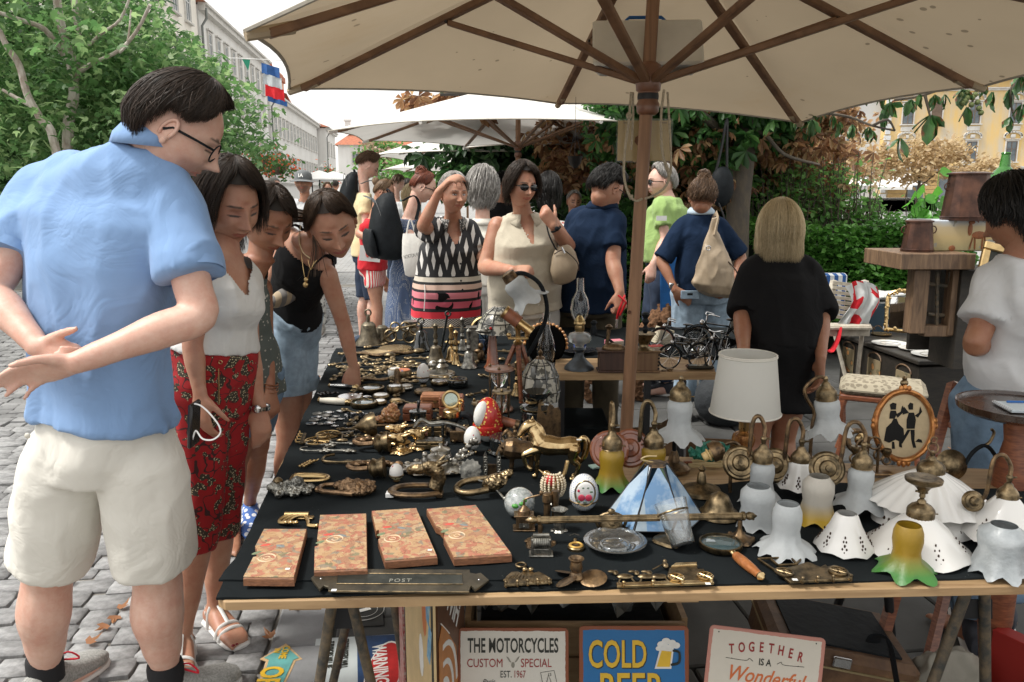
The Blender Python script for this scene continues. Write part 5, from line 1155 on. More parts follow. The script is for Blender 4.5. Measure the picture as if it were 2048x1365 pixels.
def sandal(J,side,fd):
 A=J['legs'][side][2];fd=V(fd).normalized();sd_=fd.cross(V((0,0,1)));ft=V((A.x,A.y,0));mb=MB();secs=[(ft+fd*t_+V((0,0,.009)),sd_,V((0,0,1)),w_,.008,.008) for t_,w_ in((-.065,.02),(-.05,.034),(0,.036),(.06,.040),(.12,.050),(.17,.047),(.2,.03),(.207,.012))]
 am(mb,secs,16,3.);aj(J,mb,'sandal_sole',m_strap);mb=MB()
 def over(t_,w_,h_,r_=.004,dt=0):mb.tube(ac([ft+fd*t_-sd_*w_+V((0,0,.014)),ft+fd*(t_+dt*.5)-sd_*w_*.72+V((0,0,h_*.8)),ft+fd*(t_+dt)+V((0,0,h_)),ft+fd*(t_+dt*.5)+sd_*w_*.72+V((0,0,h_*.8)),ft+fd*t_+sd_*w_+V((0,0,.014))]),[(r_*.45,r_*1.5)]*17,8)
 over(.125,.050,.053);over(.10,.050,.062);over(.015,.040,.105);mb.tube([ft+fd*.10+V((0,0,.062)),ft+fd*.06+V((0,0,.085)),ft+fd*.02+V((0,0,.105))],[(.003,.007)]*3,8);mb.tube(ac([ft+fd*.01-sd_*.040+V((0,0,.07)),ft-fd*.065+V((0,0,.065)),ft+fd*.01+sd_*.040+V((0,0,.07))]),[(.005,.002)]*9,8);aj(J,mb,'sandal_strap',m_strap)
 mb=MB()
 for i in range(5):x=(-.030+.015*i)*(1 if side=='R' else-1);mb.ball(ft+sd_*x+fd*(.19-.004*i*i+.006)+V((0,0,.027 if i==0 else .024)),(.007 if i==0 else .005,)*2+(.003,),8,5)
 aj(J,mb,'toe_nails',ah('dark_red_polish',(.22,.01,.02),.2))
sandal(J,'L',(.62,-.62,0));sandal(J,'R',(.25,-.85,0))
J=aU('woman half hidden between the white top woman and the leaning woman, head bowed',(534,440,3.02,48,34,4),[(528,566,3.08),(455,560,2.98)],(492,775,3.10),neck=(520,515,3.04),wW=.115,wH=.14,dep=.092,hs=1.10,skin=SK_T,voxel=.0075,fwd=(.6,-.8,0),res=.9,upper=.037,neck_r=.046,hand_s=.9,arms={'L':dict(elbow=(533,690,3.08),wrist=(541,785,3.04),dir=(.05,-.1,-1),back=(.6,-.8,0),thumb=1,curls=[.5,.7,.9,.9])},legs={'L':dict(hip=(505,800,3.15),knee=(512,905,3.3),ankle=(500,1004,3.55),calf=.048,foot=(.3,-.9,0)),'R':dict(hip=(475,800,3.1),knee=(470,930,3.15),ankle=(465,1040,3.4),calf=.048,foot=(.2,-.9,0))})
top(J,aT((.10,.12,.11),(.45,.44,.38),60,.25,'speckled_vest_cloth'),.009,{},'vest',voxel=.0085,folds=.004,neckcut=bu(.08,.10),seed=9);aM(J,cL,'shorts',.45,.014,voxel=.010,seed=10)
aA(J['Mh'],b6(.95,1.7,2.05,hs=.0,hb=.02,thick=.014,start=.5,vol=1.02),bA,J['t'],1500,3,wid=.002)
q=MB();
for k,(z_,r_) in enumerate([(768,.003),(773,.002),(781,.0015)]):q.tz(D(541,z_,3.05),.029,r_,22,6,rot=(.1*k,.15,0))
aj(J,q,'bracelet',ah('copper_bangle',(.35,.15,.08),.35,metal=.9));shoe(J,'L',aT((.05,.12,.35),(.6,.62,.65),40,.4,'blue_patterned_shoe'),bb,(.3,-.9,0))
J=aU('young woman in black strap top and denim shorts leaning to touch a trinket',(664,453,3.12,24,27,17),[(660,545,3.16),(578,462,3.22)],(583,645,3.42),waist=(590,585,3.34),neck=(612,487,3.14),wW=.100,wH=.125,dep=.088,chest=.012,hs=1.12,skin=bP,voxel=.0062,fwd=(.5,-.85,-.2),res=1.1,eyes='down',lip=(.36,.10,.09),neck_r=.046,upper=.037,hand_s=.92,arms={'L':dict(elbow=(689,655,3.26),wrist=(708,738,3.28),dir=(-.12,-.10,-1),back=(.15,-.95,-.1),thumb=1,curls=[.62,.80,.95,1.0],tcurl=.7,topen=.35),'R':dict(elbow=(545,560,3.42),wrist=(560,650,3.36),dir=(.1,0,-1),back=(-1,0,0),thumb=1)},legs={'L':dict(hip=(592,690,3.46),knee=(596,860,3.46),ankle=(600,1010,3.60),calf=.052,thigh=.080,foot=(.4,-.8,0)),'R':dict(hip=(570,690,3.40),knee=(578,880,3.38),ankle=(570,1040,3.5),calf=.052,thigh=.082,foot=(.4,-.8,0))})
J4=J
top(J,aL,.008,{},'strap_top',voxel=.007,folds=.0025,seed=11,hem=-.09,neckcut=None,cutfn=lambda rr,ff,h,x,p:h>-.055 if rr>.0 else False)
nb,up,rt,f_=V(J['neck']),V(J['up']),V(J['r']),V(J['f'])
for s in(-1,1):q=MB();q.tube(ac([nb+rt*s*.075+f_*.095-up*.085,nb+rt*s*.092+f_*.060-up*.022,nb+rt*s*.088-f_*.02+up*.006,nb+rt*s*.075-f_*.085-up*.07]),[(.003,.007)]*13,8);aj(J,q,'strap',aL)
aM(J,ce,'shorts',.50,.013,voxel=.0078,folds=.005,seed=12,up_=.11,f=(9,9,6));
for s in('L','R'):hemband(J,s,.50,.100,ce,'turned_up_hem',.045)
aA(J['Mh'],b6(.86,1.5,1.8,thick=.013,start=.4,vol=1.02,seg=9),h_brown2 if 'h_brown2' in globals() else aS('dark_chestnut_hair',(.018,.011,.007),(.075,.045,.028)),J['t'],2400,4,wid=.0017,length_noise=.05)
q=MB();Mh=J['Mh'];b0=Mh@V((0,-.095,-.02));g=qn(5)
for i in range(110):e=V((g.gauss(0,.008),g.gauss(0,.008),g.gauss(0,.008)));q.tube(ac([b0+e*.5,D(592,432,3.20)+e*1.3,D(572,424,3.24)+e*1.8,D(566,440,3.26)+e*2,D(572,458,3.27)+e*1.5]),[.003]*16+[.001],4)
for i in range(12):e=V((g.gauss(0,.006),g.gauss(0,.005),0));b1_=Mh@V((-.072,.035,.01))*1. if 0 else Mh@V((.072,.035,.01));q.tube(ac([b1_,b1_+e+V((.008,0,-.05)),b1_+e*1.6+V((.004,0,-.10)),b1_+e*2.4+V((0,0,-.16))]),[.0011]*12+[.0005],3)
aj(J,q,'ponytail',aV['dark_chestnut_hair'])
q=MB();
for i in range(26):f=i/25;p_=ac([D(601,452,3.10),D(598,480,3.05),D(606,505,3.02),D(622,518,3.02)],9)[i];q.ball(p_,.0026,8,5)
aj(J,q,'bead_necklace',ah('pearl_bead',(.62,.50,.30),.3))
q=MB();q.tube(ac([D(600,460,3.1),D(602,500,3.04),D(608,548,3.02),D(613,562,3.03),D(620,540,3.02),D(634,520,3.03)]),.0011,5);q.ball(D(612,560,3.02),(.008,.004,.010),10,6);q.ball(D(611,570,3.02),(.010,.005,.011),10,6);q.tube(ac([D(616,520,3.02),D(622,540,3.01),D(628,522,3.02)]),.001,5);aj(J,q,'gold_pendant',aq)
wb=MB();p_=D(572,592,3.22);wb.ball(p_,(.085,.04,.035),14,8,rot=(0,-.5,0));
aj(J,wb,'waist_bag',cn((.38,.30,.20),(.16,.15,.14),22,0,.5,name='striped_pouch_cloth'))
def ak(label,hx,hy,Y,yaw,pitch,hsz,sex,skin,hair,hst,shw,topm,botm,kind='trousers',to=1.9,sleeves=.5,eyes='down',dsh=0,hipz=.88,stubble=0,arms=None,age=0,wW=.13,wH=.16,dep=.10,byaw=None,res=.45,folds=.004,lean=(0,0),nh=500,hairn=0,grow=.014,neckcut=None,belly=0,chest=0,grp=None,skirt=None,hwid=.005,voxel=.011,vol=1.02,hseed=None,collar_=None,shz=None,roll=0,shoes=1):
 H=D(hx,hy,Y);by=qr(yaw if byaw is None else byaw);f=V((qs(by),-qc(by),0));r=V((f.y,-f.x,0))
 ms=V((H.x,H.y,0))-f*.05*hsz+V((dsh,0,0));ms.z=shz if shz else H.z-.285*hsz;hp=V((ms.x+lean[0],ms.y+lean[1],hipz));A={}
 shL,shR=ms-r*shw,ms+r*shw
 for s_,k,base in(('L',-1,shL),('R',1,shR)):
  if arms and s_ in arms:A[s_]=arms[s_]
  else:A[s_]=dict(elbow=base+r*k*.05+f*-.02+V((0,0,-.27)),wrist=base+r*k*.05+f*.05+V((0,0,-.51)),dir=(f.x*.2,f.y*.2,-1),back=tuple(r*k),thumb=-k,s=.95)
 hpx=1024+F*(hp-CAM).x/((hp-CAM).dot(cf));L_=aX(hpx,hp.y,.09,math.degrees(by),hipz*.53,.09,**({'thigh':wH*.50,'calf':.050}))
 for s_ in L_:L_[s_]['hip'].z=hipz-.03
 J=aU(label,(H,yaw,pitch,roll),[shL,shR],hp,arms=A,legs=L_,wW=wW,wH=wH,dep=dep,hs=hsz,skin=skin,voxel=voxel,res=res,sex=sex,eyes=eyes,stubble=stubble,age=age,fwd=f,belly=belly,chest=chest,group=grp,neck=ms.lerp(H,.2)+f*.0)
 top(J,topm,grow,{'L':sleeves,'R':sleeves} if sleeves else{},'shirt',voxel=.0105,folds=folds,seed=int(hx)%17,hem=.03,neckcut=neckcut,loose=.006)
 if kind=='skirt':aM(J,botm,'skirt',skirt=skirt,voxel=.013,folds=.008,f=(9,9,1.5))
 elif kind:aM(J,botm,kind,to,.014,voxel=.0125,folds=.007)
 aA(J['Mh'],hst,hair,J['t'],nh,hseed or int(hx),wid=hwid)
 if shoes:
  for s_ in 'LR':shoe(J,s_,m_dshoe,bb,tuple(f))
 return J
curly=dict(curl=.006,thick=.026,seg=7)
J=ak('man in grey cap and printed grey t-shirt walking towards the stalls',607,366,8.6,0,-4,1.12,'m',bP,bA,b6(.55,1.2,1.8,thick=.004),.185,bW,m_camo,'trousers',1.9,.55,eyes='open',stubble=.55,shoes=0,hipz=.93,belly=.02,shz=1.43,neckcut=bu(.075,.05),nh=200,hwid=.004)
def lab_cap(J,m,logo=1):
 M=J['Mh'];mb=MB();mb.la([(.086,.022),(.0875,.045),(.082,.085),(.060,.113),(.02,.128),(.002,.129)],24,M=M@Matrix.Diagonal((1,1.22,1,1)));vs=[];fs=[];n=16
 for i in range(n+1):
  a=-1.15+2.3*i/n;
  for rr,dz in((.088,.022),(.118,.020-.012*qc(a)*0),(.150,.008)):vs.append((rr*qs(a)*.92,1.18*.085*qc(a)+(rr-.088)*1.15*max(.0,qc(a)),.026+(dz-.022)*1.6+.012*qc(a)*0-.004*abs(a)))
 mb.add([V(v) for v in vs]+[V(v)-V((0,0,.004)) for v in vs],[(i*3+k,i*3+k+1,i*3+k+4,i*3+k+3) for i in range(n) for k in(0,1)]+[(51+i*3+k+3,51+i*3+k+4,51+i*3+k+1,51+i*3+k) for i in range(n) for k in(0,1)],M);aj(J,mb,'cap',m)
 if logo:
  me=text_mesh('LA',.05,ext=.001,bold=.0015,space=.6);T=qT(-J['o'])@M@qT((0,.109,.062))@qR(PI,4,'Z')@qR(qr(72),4,'X');me.transform(T);me.materials.clear();link('cap_lettering',me,J['t'],bN)
lab_cap(J,bT('grey_cap_cloth',(.16,.17,.175),ns=12))
q=MB();g=qn(3);
for i in range(26):
 a=D(612+g.uniform(-17,17),448+g.uniform(-20,26),8.6-.155);q.tube(ac([a,a+V((g.uniform(-.04,.04),-.004,g.uniform(-.03,.03))),a+V((g.uniform(-.06,.06),-.002,g.uniform(-.05,.05)))]),.0035,5)
aj(J,q,'shirt_print',ah('dark_print_ink',(.08,.09,.10),.8))
for s in 'LR':shoe(J,s,ah('beige_canvas_shoe',(.42,.40,.36),.85),bb,(0,-1,0),L0=.29)
def backpack(J,c,d,w,h,dep,m,lab='backpack',tilt=0,name='backpack',strapm=None,cat='backpack',parts=1):
 d=V(d).normalized();r=d.cross(V((0,0,1))).normalized();u=r.cross(d);M=qT(c)@Matrix(((r.x,-d.x,u.x,0),(r.y,-d.y,u.y,0),(r.z,-d.z,u.z,0),(0,0,0,1)))@qR(tilt,4,'X')
 t=ag(name,lab,cat,c);Mi=qT(-V(c))@M;mb=MB();secs=[]
 for z,ww,dd in((-.5,.36,.62),(-.44,.47,.9),(-.25,.5,1.0),(.05,.49,.92),(.3,.42,.7),(.44,.30,.5),(.5,.14,.3)):secs.append((Mi@V((0,-dep*.5*dd,z*h)),Mi.to_3x3()@V((1,0,0)),Mi.to_3x3()@V((0,-1,0)),w*ww,dep*.5*dd,dep*.5*dd))
 am(mb,secs,24,2.6);mb.bd('main_bag',m,t,ang=60);mb=MB();secs=[]
 for z,ww,dd in((-.40,.30,.5),(-.35,.40,.9),(-.15,.42,1.0),(.0,.38,.6),(.04,.34,.2)):secs.append((Mi@V((0,-dep*.95-dep*.10*dd,z*h)),Mi.to_3x3()@V((1,0,0)),Mi.to_3x3()@V((0,-1,0)),w*ww,dep*.13*dd,dep*.13*dd))
 am(mb,secs,20,3.);mb.bd('front_pocket',m,t,ang=60);mb=MB()
 mb.tube(ac([Mi@V((sx*w*.42*qc(a),-dep*.62,h*(.05+.42*qs(a)))) for sx in(1,) for a in[PI*i/12 for i in range(13)]]),.003,6);mb.tube(ac([Mi@V((w*.38*qc(a),-dep*1.0,h*(-.12+.16*qs(a)))) for a in[PI*i/8 for i in range(9)]]),.0025,6);mb.bd('zip',ah('grey_zip',(.09,.09,.09),.4),t);mb=MB()
 mb.tube(ac([Mi@V(p) for p in((-.035,-.02,h*.47),(-.03,-.03,h*.54),(.03,-.03,h*.54),(.035,-.02,h*.47))]),.007,6);mb.bd('grab_handle',m,t);return t,Mi
J=ak('tall young man in pale yellow t-shirt with a black backpack, head bowed',736,334,8.0,108,34,1.10,'m',SK_L,bF,b6(.42,1.2,1.75,thick=.024,puff=.012),.185,m_yellow_t,a3,'trousers',1.0,.5,shoes=0,hipz=.96,nh=900)
c=D(700,398,8.0);backpack(J,D(716,392,8.05),(-1,-.35,0),.30,.46,.20,ao,'black backpack on the young man in the yellow t-shirt')
q=MB();q.tube(ac([D(722,368,7.83),D(745,362,7.82),D(760,385,7.9),D(752,415,7.9)]),[(.004,.024)]*13,8);aj(J,q,'shoulder_strap',ah('grey_strap',(.10,.11,.12),.7))
for s in 'LR':shoe(J,s,ah('navy_shoe',(.03,.05,.09),.7),bb,(.9,.4,0))
J=ak('young woman in red t-shirt and red striped shorts, hair in a bun',768,386,7.6,84,24,1.06,'f',bP,aS('light_brown_hair',(.10,.06,.03),(.22,.14,.08)),b6(.5,1.4,1.8,thick=.010,start=.7),.155,m_red,cn((.60,.04,.05),(.66,.62,.55),38,name='red_striped_cotton'),'shorts',.42,.5,shoes=0,hipz=.86,wH=.15,dsh=-.07,arms={'R':dict(elbow=(717,468,7.45),wrist=(748,482,7.35),dir=(1,-.1,.1),back=(0,-.5,.8),thumb=1,s=.95)})
q=MB();b=J['Mh']@V((0,-.11,.065));q.ball(b,(.036,.036,.036),14,10);g=qn(2)
for i in range(40):a=g.uniform(0,6.28);tlt=g.uniform(-.6,.6);q.tz(b,g.uniform(.030,.039),.0035,16,4,rot=(g.uniform(-1,1),g.uniform(-1,1)+1.2,a),sc=(1,.8))
aj(J,q,'hair_bun',aV['light_brown_hair']);aQ(J,clear=1,lens=ao)
q=MB();q.tube(ac([D(728,392,7.5),D(748,402,7.42),D(757,428,7.42),D(740,455,7.48)]),[(.004,.024)]*13,8);aj(J,q,'shoulder_strap',aV['grey_strap'])
q=MB();q.box(D(740,508,7.38),(.19,.01,.14),rot=(0,.12,.2));aj(J,q,'shopping_bag',ah('white_paper',(.7,.7,.68),.7));q=MB()
for(px,py,c) in[(735,508,0),(744,510,0)]:q.ball(D(px,py,7.36),(.018,.006,.035),8,6)
aj(J,q,'bag_print',ah('coral_print',(.6,.12,.10),.7))
for s in 'LR':shoe(J,s,ah('grey_trainer',(.10,.11,.12),.7),bb,(1,.1,0),L0=.25)
J=ak('auburn haired woman in blue dotted dress carrying a big black backpack',846,376,6.4,100,24,1.08,'f',SK_L,h_auburn,b6(.5,1.35,1.75,thick=.012,start=.6),.155,aT((.055,.085,.16),(.42,.42,.40),95,.28,'blue_dotted_crepe',.1),aV['blue_dotted_crepe'],'skirt',hipz=.84,skirt=dict(z=.34,w=.22,d=.19),sleeves=.28,nh=700,dsh=-.09,arms={'R':dict(elbow=(825,478,6.15),wrist=(865,490,6.15),dir=(1,-.2,.1),back=(0,-.7,.5),thumb=1,s=.95)})
q=MB();b=J['Mh']@V((0,-.06,.10));g=qn(8)
for i in range(60):q.tz(b,g.uniform(.030,.055),.004,16,4,rot=(g.uniform(-1.6,1.6),g.uniform(-1.6,1.6),g.uniform(0,6)),sc=(1,.75))
q.ball(b,(.045,.045,.038),12,8);aj(J,q,'hair_bun',h_auburn);aQ(J,clear=1,lens=ao)
t8,Mi8=backpack(J,D(800,448,6.25),(-1,-.45,0),.30,.50,.26,ao,'large black backpack on the woman in the blue dotted dress',tilt=.22)
q=MB();q.tube(ac([D(806,402,6.1),D(828,392,6.08),D(838,410,6.1),D(832,440,6.1)]),[(.005,.03)]*13,8);aj(J,q,'shoulder_strap',ao)
tb=ag('tote_bag','white cotton tote bag with black lettering beside the big black backpack','bag',D(826,512,6.05));k=mpp(tb.location);mb=MB();am(mb,[(V((0,0,z*k)),V((1,0,0)),V((0,-1,0)),w*k,d*k,d*k) for z,w,d in((-42,9,6),(-38,17,9),(0,22,10),(30,21,6),(44,19,2))],20,3.);mb.bd('bag',bK,tb,ang=60)
aH('NORTON ROSE',10.5*k,ah('black_ink',(.01,.01,.01),.7),tb,qT((3*k,-.078,2*k))@qRX@qR(.2,4,'Z'),ext=.001,sx=.52)
MB().tube(ac([V((-12*k,0,42*k)),V((-4*k,0,72*k)),V((6*k,0,42*k))]),.006,6).bd('handle',bK,tb)
J=aU('elderly woman in black, white and pink patterned blouse, one hand raised to her brow',(908,390,4.72,28,6,0),[(938,456,4.90),(866,458,4.86)],(893,600,4.92),wW=.165,wH=.175,dep=.125,belly=.02,chest=.02,hs=1.0,skin=bP,age=1.,eyes='open',res=.9,voxel=.0085,fwd=(.3,-1,0),neck_r=.050,upper=.044,neck=(906,438,4.84),sex='f',cw=.17,arms={'R':dict(elbow=(846,452,4.62),wrist=(879,381,4.54),dir=(.72,-.25,.72),back=(-.65,-.25,.7),thumb=-1,curls=[.55,.65,.75,.8],s=1.0),'L':dict(elbow=(958,512,4.86),wrist=(988,520,4.66),dir=(1,-.2,.12),back=(0,-.6,.8),thumb=-1,curls=[1.1,1.2,1.2,1.2],s=.92)},legs=aX(893,4.95,.10,10,thigh=.09))
top(J,m_oldtop,.020,{'R':.62,'L':.75},'blouse',hem=.13,voxel=.0085,folds=.006,f=(7,7,2),seed=21,loose=.012,neckcut=neck_v(.075,.12),sgrow=.022,flare=1.04);bX(J,aT((.05,.05,.05),(.5,.48,.45),120,.4,'woven_collar'),.060,.020,spread=.022,open_=.45,lift=-.012)
aM(J,aL,'trousers',1.9,.03,voxel=.013)
aA(J['Mh'],b6(.78,1.42,1.8,thick=.020,start=.6,curl=.004),cp,J['t'],1300,9,wid=.003)
q=MB();
for(px,py) in[(922,545),(922,562),(925,580),(921,528)]:q.ball(D(px,py,4.735),(.006,.003,.006),8,5)
aj(J,q,'button',ao);q=MB();q.tube(ac([D(849,570,4.75),D(850,590,4.73),D(848,622,4.73)]),.003,5);aj(J,q,'drawstring',bN)
J=ak('person with long grey curls in a cream linen shirt seen from behind',964,378,6.0,186,12,1.10,'m',SK_L,cp,b6(.6,1.7,2.05,hs=.05,hb=.07,thick=.030,vol=1.12,curl=.011,seg=10),.19,bU,bK,'trousers',1.85,.62,hipz=.90,nh=1300,wW=.17,wH=.175,hwid=.0045);bX(J,bU,.066,.035)
J=aU('woman with dark bob and sunglasses in a sleeveless beige top, tan handbag on her shoulder',(1044,374,4.48,26,8,-3),[(1104,438,4.62),(990,446,4.54)],(1050,600,4.62),waist=(1048,535,4.58),neck=(1046,430,4.56),wW=.180,wH=.185,dep=.125,belly=.045,chest=.045,hs=1.0,skin=bP,eyes='open',res=.95,voxel=.0075,fwd=(.15,-1,0),neck_r=.052,upper=.050,sex='f',cw=.175,arms={'R':dict(elbow=(970,535,4.50),wrist=(1026,541,4.24),dir=(1,-.15,.05),back=(.1,-.6,.8),thumb=-1,curls=[1.2,1.3,1.3,1.3],upper=.052,s=.95),'L':dict(elbow=(1137,492,4.56),wrist=(1106,452,4.36),dir=(-.55,-.05,.85),back=(0,-1,.1),thumb=1,curls=[1.0,1.1,1.2,1.2],upper=.050,s=.95)},legs=aX(1050,4.66,.10,10,thigh=.10))
J11=J
top(J,m_beige,.014,{},'sleeveless_top',hem=.055,voxel=.0078,folds=.004,seed=23,f=(6,6,3),flare=1.05,loose=.01,neckcut=neck_v(.04,.13));bX(J,m_beige,.062,.012,spread=.046,open_=.42,lift=.0)
aM(J,bK,'trousers',1.9,.014,voxel=.0125)
aA(J['Mh'],b6(.85,1.75,2.1,hs=.035,hb=.03,thick=.024,start=.5,vol=1.06,curl=.004,seg=9,**{'in':-.1}),bA,J['t'],1500,11,wid=.003);aQ(J,big=1.08)
q=MB();W=D(1106,452,4.36);q.tz((0,0,0),.027,.005,22,6,M=qT(D(1112,459,4.37))@Euler((.2,-.55,0)).to_matrix().to_4x4());q.ball(D(1114,458,4.335),(.013,.007,.013),10,6);aj(J,q,'wrist_watch',ao);q=MB()
for(px,py) in[(1056,470),(1059,480)]:q.ball(D(px,py,4.385),(.004,.002,.004),8,5)
aj(J,q,'button',ah('pale_button',(.6,.57,.5),.4))
hbg=ag('handbag','tan leather handbag with white zip hanging from the shoulder of the woman in beige','handbag',D(1128,530,4.42));k=mpp(hbg.location)
mb=MB();am(mb,[(V((x*k,0,z*k)),V((1,0,.25)).normalized(),V((0,-1,0)),w*k,d*k,d*k) for x,z,w,d in((2,-38,10,8),(2,-33,22,13),(1,-5,30,17),(-1,20,24,13),(-3,34,16,6),(-4,38,10,2))],22,2.6);mb.bd('bag',bR,hbg,ang=60)
MB().tube(ac([V((-20*k,-.03,22*k)),V((-2*k,-.045,30*k)),V((24*k,-.05,8*k)),V((28*k,-.045,-10*k))]),.003,6).bd('zip',ah('dark_brown_trim',(.05,.03,.02),.5),hbg);MB().tube([V((-6*k,-.045,36*k)),V((0,-.05,24*k))],.005,6).bd('zip_pull',av,hbg)
mb=MB();mb.tube(ac([V((-16*k,-.01,30*k)),D(1098,470,4.40)-hbg.location,D(1090,430,4.44)-hbg.location,D(1092,405,4.50)-hbg.location,D(1100,425,4.62)-hbg.location,D(1112,480,4.60)-hbg.location,V((10*k,.03,30*k))]),[(.003,.011)]*25,8);mb.bd('strap',ao,hbg)
J=ak('dark long haired woman in a dotted white blouse seen from behind',1098,380,6.8,175,10,1.1,'f',SK_L,b7,b6(.6,1.75,2.1,hs=.10,hb=.16,thick=.022,vol=1.08,seg=9),.16,aT((.62,.60,.56),(.45,.14,.12),17,.2,'dotted_blouse_cloth',.3),aL,'trousers',1.9,.5,hipz=.86,nh=500)
J=aU('man in navy polo and brown trousers holding red pliers, seen from behind',(1214,379,4.64,128,30,0),[(1152,436,4.78),(1232,436,4.60)],(1180,600,4.74),waist=(1182,540,4.70),neck=(1204,414,4.68),wW=.175,wH=.175,dep=.13,belly=.03,hs=1.10,skin=bP,sex='m',voxel=.0085,res=.6,fwd=(.6,.8,0),neck_r=.060,upper=.052,cw=.175,arms={'R':dict(elbow=(1226,525,4.52),wrist=(1240,585,4.42),dir=(.05,-.2,-1),back=(.3,-1,0),thumb=1,curls=[1.0,1.1,1.2,1.2]),'L':dict(elbow=(1146,530,4.85),wrist=(1165,590,4.9),hand=1)},legs=aX(1180,4.80,.10,150,thigh=.095))
top(J,m_navy,.016,{'R':.66,'L':.66},'polo_shirt',hem=.06,voxel=.0095,folds=.005,seed=31,loose=.015,flare=1.03);bX(J,m_navy,.068,.035);aM(J,ah('olive_brown_cotton',(.075,.06,.035),.9,nz=8,var=.3),'trousers',1.92,.022,voxel=.0125)
aA(J['Mh'],b6(.55,1.3,1.85,thick=.024,curl=.005),b7,J['t'],1300,13,wid=.003);aQ(J,clear=1,lens=ao)
pl_=ag('pliers','red handled pliers held by the man in the navy polo','pliers',D(1245,600,4.38));k=mpp(pl_.location);m_redp=ah('red_plastic',(.45,.01,.015),.35)
MB().tube(ac([V((4*k,0,8*k)),V((0,-.02,0)),V((-8*k,-.02,-22*k)),V((-10*k,0,-40*k))]),.007,8).bd('handle',m_redp,pl_);MB().tube(ac([V((-10*k,-.02,10*k)),V((4*k,-.04,-2*k)),V((2*k,-.03,-12*k)),V((-6*k,-.02,-30*k))]),.006,8).bd('handle',m_redp,pl_);MB().box((-11*k,-.01,-48*k),(.014,.01,.05),bev=.002).bd('jaw',av,pl_)
J=aU('grey haired man in green t-shirt and dark sunglasses facing left',(1322,366,6.1,-82,4,0),[(1320,408,5.95),(1352,412,6.25)],(1332,520,6.1),wW=.165,wH=.165,dep=.13,belly=.03,hs=1.12,skin=SK_L,sex='m',res=.7,voxel=.010,fwd=(-1,-.2,0),neck=(1332,394,6.1),eyes='open',neck_r=.06,arms={'L':dict(elbow=(1330,478,5.92),wrist=(1306,530,5.85),dir=(-.2,-.1,-1),back=(-.3,-1,0),thumb=1,curls=[.7,.8,.9,.9],s=1.05)},legs=aX(1325,6.1,.09,-90,thigh=.09))
top(J,m_green,.018,{'L':.62},'t_shirt',hem=.02,voxel=.0105,folds=.006,seed=33,loose=.02,neckcut=bu(.07,.03));aM(J,a3,'trousers',1.9,.02,voxel=.0125);aA(J['Mh'],b6(.55,1.3,1.85,thick=.018,puff=.008),cp,J['t'],900,14,wid=.004);aQ(J)
q=MB();q.box(D(1323,437,5.83),(.075,.004,.035),rot=(0,0,0));aj(J,q,'sleeve_badge',bN)
q=MB();q.box(D(1340,566,5.9),(.15,.02,.46),rot=(0,-.04,.1),bev=.008);aj(J,q,'apron',ah('blue_apron_cloth',(.015,.14,.42),.8,nz=10,var=.3))
J=aU('woman in navy top with light blue collar and jeans, tan sack bag on her back',(1404,396,5.30,172,14,4),[(1360,452,5.34),(1442,450,5.34)],(1408,578,5.36),waist=(1406,540,5.34),neck=(1402,424,5.34),wW=.150,wH=.175,dep=.115,hs=1.08,skin=SK_T,sex='f',res=.5,voxel=.009,fwd=(0,1,0),upper=.044,arms={'L':dict(elbow=(1323,522,5.32),wrist=(1350,580,5.22),dir=(1,-.1,-.7),back=(-.3,-1,.2),thumb=1,curls=[.5,.6,.6,.6]),'R':dict(elbow=(1482,515,5.34),wrist=(1470,560,5.2),dir=(-.6,-.4,-.6),back=(.5,-1,0),thumb=-1)},legs=aX(1408,5.42,.10,180,thigh=.10))
top(J,m_navy,.014,{'L':.95,'R':.92},'navy_top',hem=.0,voxel=.0095,folds=.005,seed=35,sgrow=.014,loose=.01);bX(J,ah('light_blue_collar_cloth',(.42,.52,.60),.8),.062,.030);aM(J,ce,'jeans',1.9,.018,voxel=.011,folds=.008)
aA(J['Mh'],b6(.55,1.5,1.85,thick=.016,curl=.008),bF,J['t'],1000,15,wid=.0035)
q=MB();b=J['Mh']@V((0,-.03,.125));g=qn(18)
for i in range(70):q.tz(b,g.uniform(.025,.055),.004,14,4,rot=(g.uniform(-1.6,1.6),g.uniform(-1.6,1.6),g.uniform(0,6)),sc=(1,.7))
aj(J,q,'hair_bun',bF)
q=MB();q.box(D(1380,590,5.18),(.12,.01,.055),bev=.003);aj(J,q,'pocket_flap',ce);q=MB();q.box(D(1380,589,5.165),(.035,.004,.014));aj(J,q,'label',ao);q=MB();q.tz((0,0,0),.026,.006,18,6,M=qT(D(1350,575,5.25))@Euler((0,-.7,0)).to_matrix().to_4x4());q.box(D(1343,572,5.22),(.03,.02,.035),bev=.004);aj(J,q,'wrist_watch',av)
for s in 'LR':shoe(J,s,ah('grey_trainer',(.10,.11,.12),.7),bb,(0,1,0))
sk=ag('sack_bag','soft tan leather sack bag slung over the shoulder of the woman in navy','handbag',D(1432,520,5.12));k=mpp(sk.location)
mb=MB();am(mb,[(V((x*k,0,z*k)),V((1,0,-.1)).normalized(),V((0,-1,0)),w*k,d*k,d*k) for x,z,w,d in((10,-74,22,6),(6,-68,38,16),(-2,-50,44,24),(0,-20,38,24),(-4,10,28,17),(-8,36,19,10),(-10,58,9,5),(-6,84,7,4))],24,2.3);me=mb.mesh('bag');
mb2=MB();mb2.v,mb2.f,mb2.fm=[tuple(v.co) for v in me.vertices],[tuple(p_.vertices) for p_ in me.polygons],[0]*len(me.polygons);me=bv(mb2,.006,5);fold(me,.007,(9,9,4),40);aG(me);me.materials.clear();link('bag',me,sk,bR)
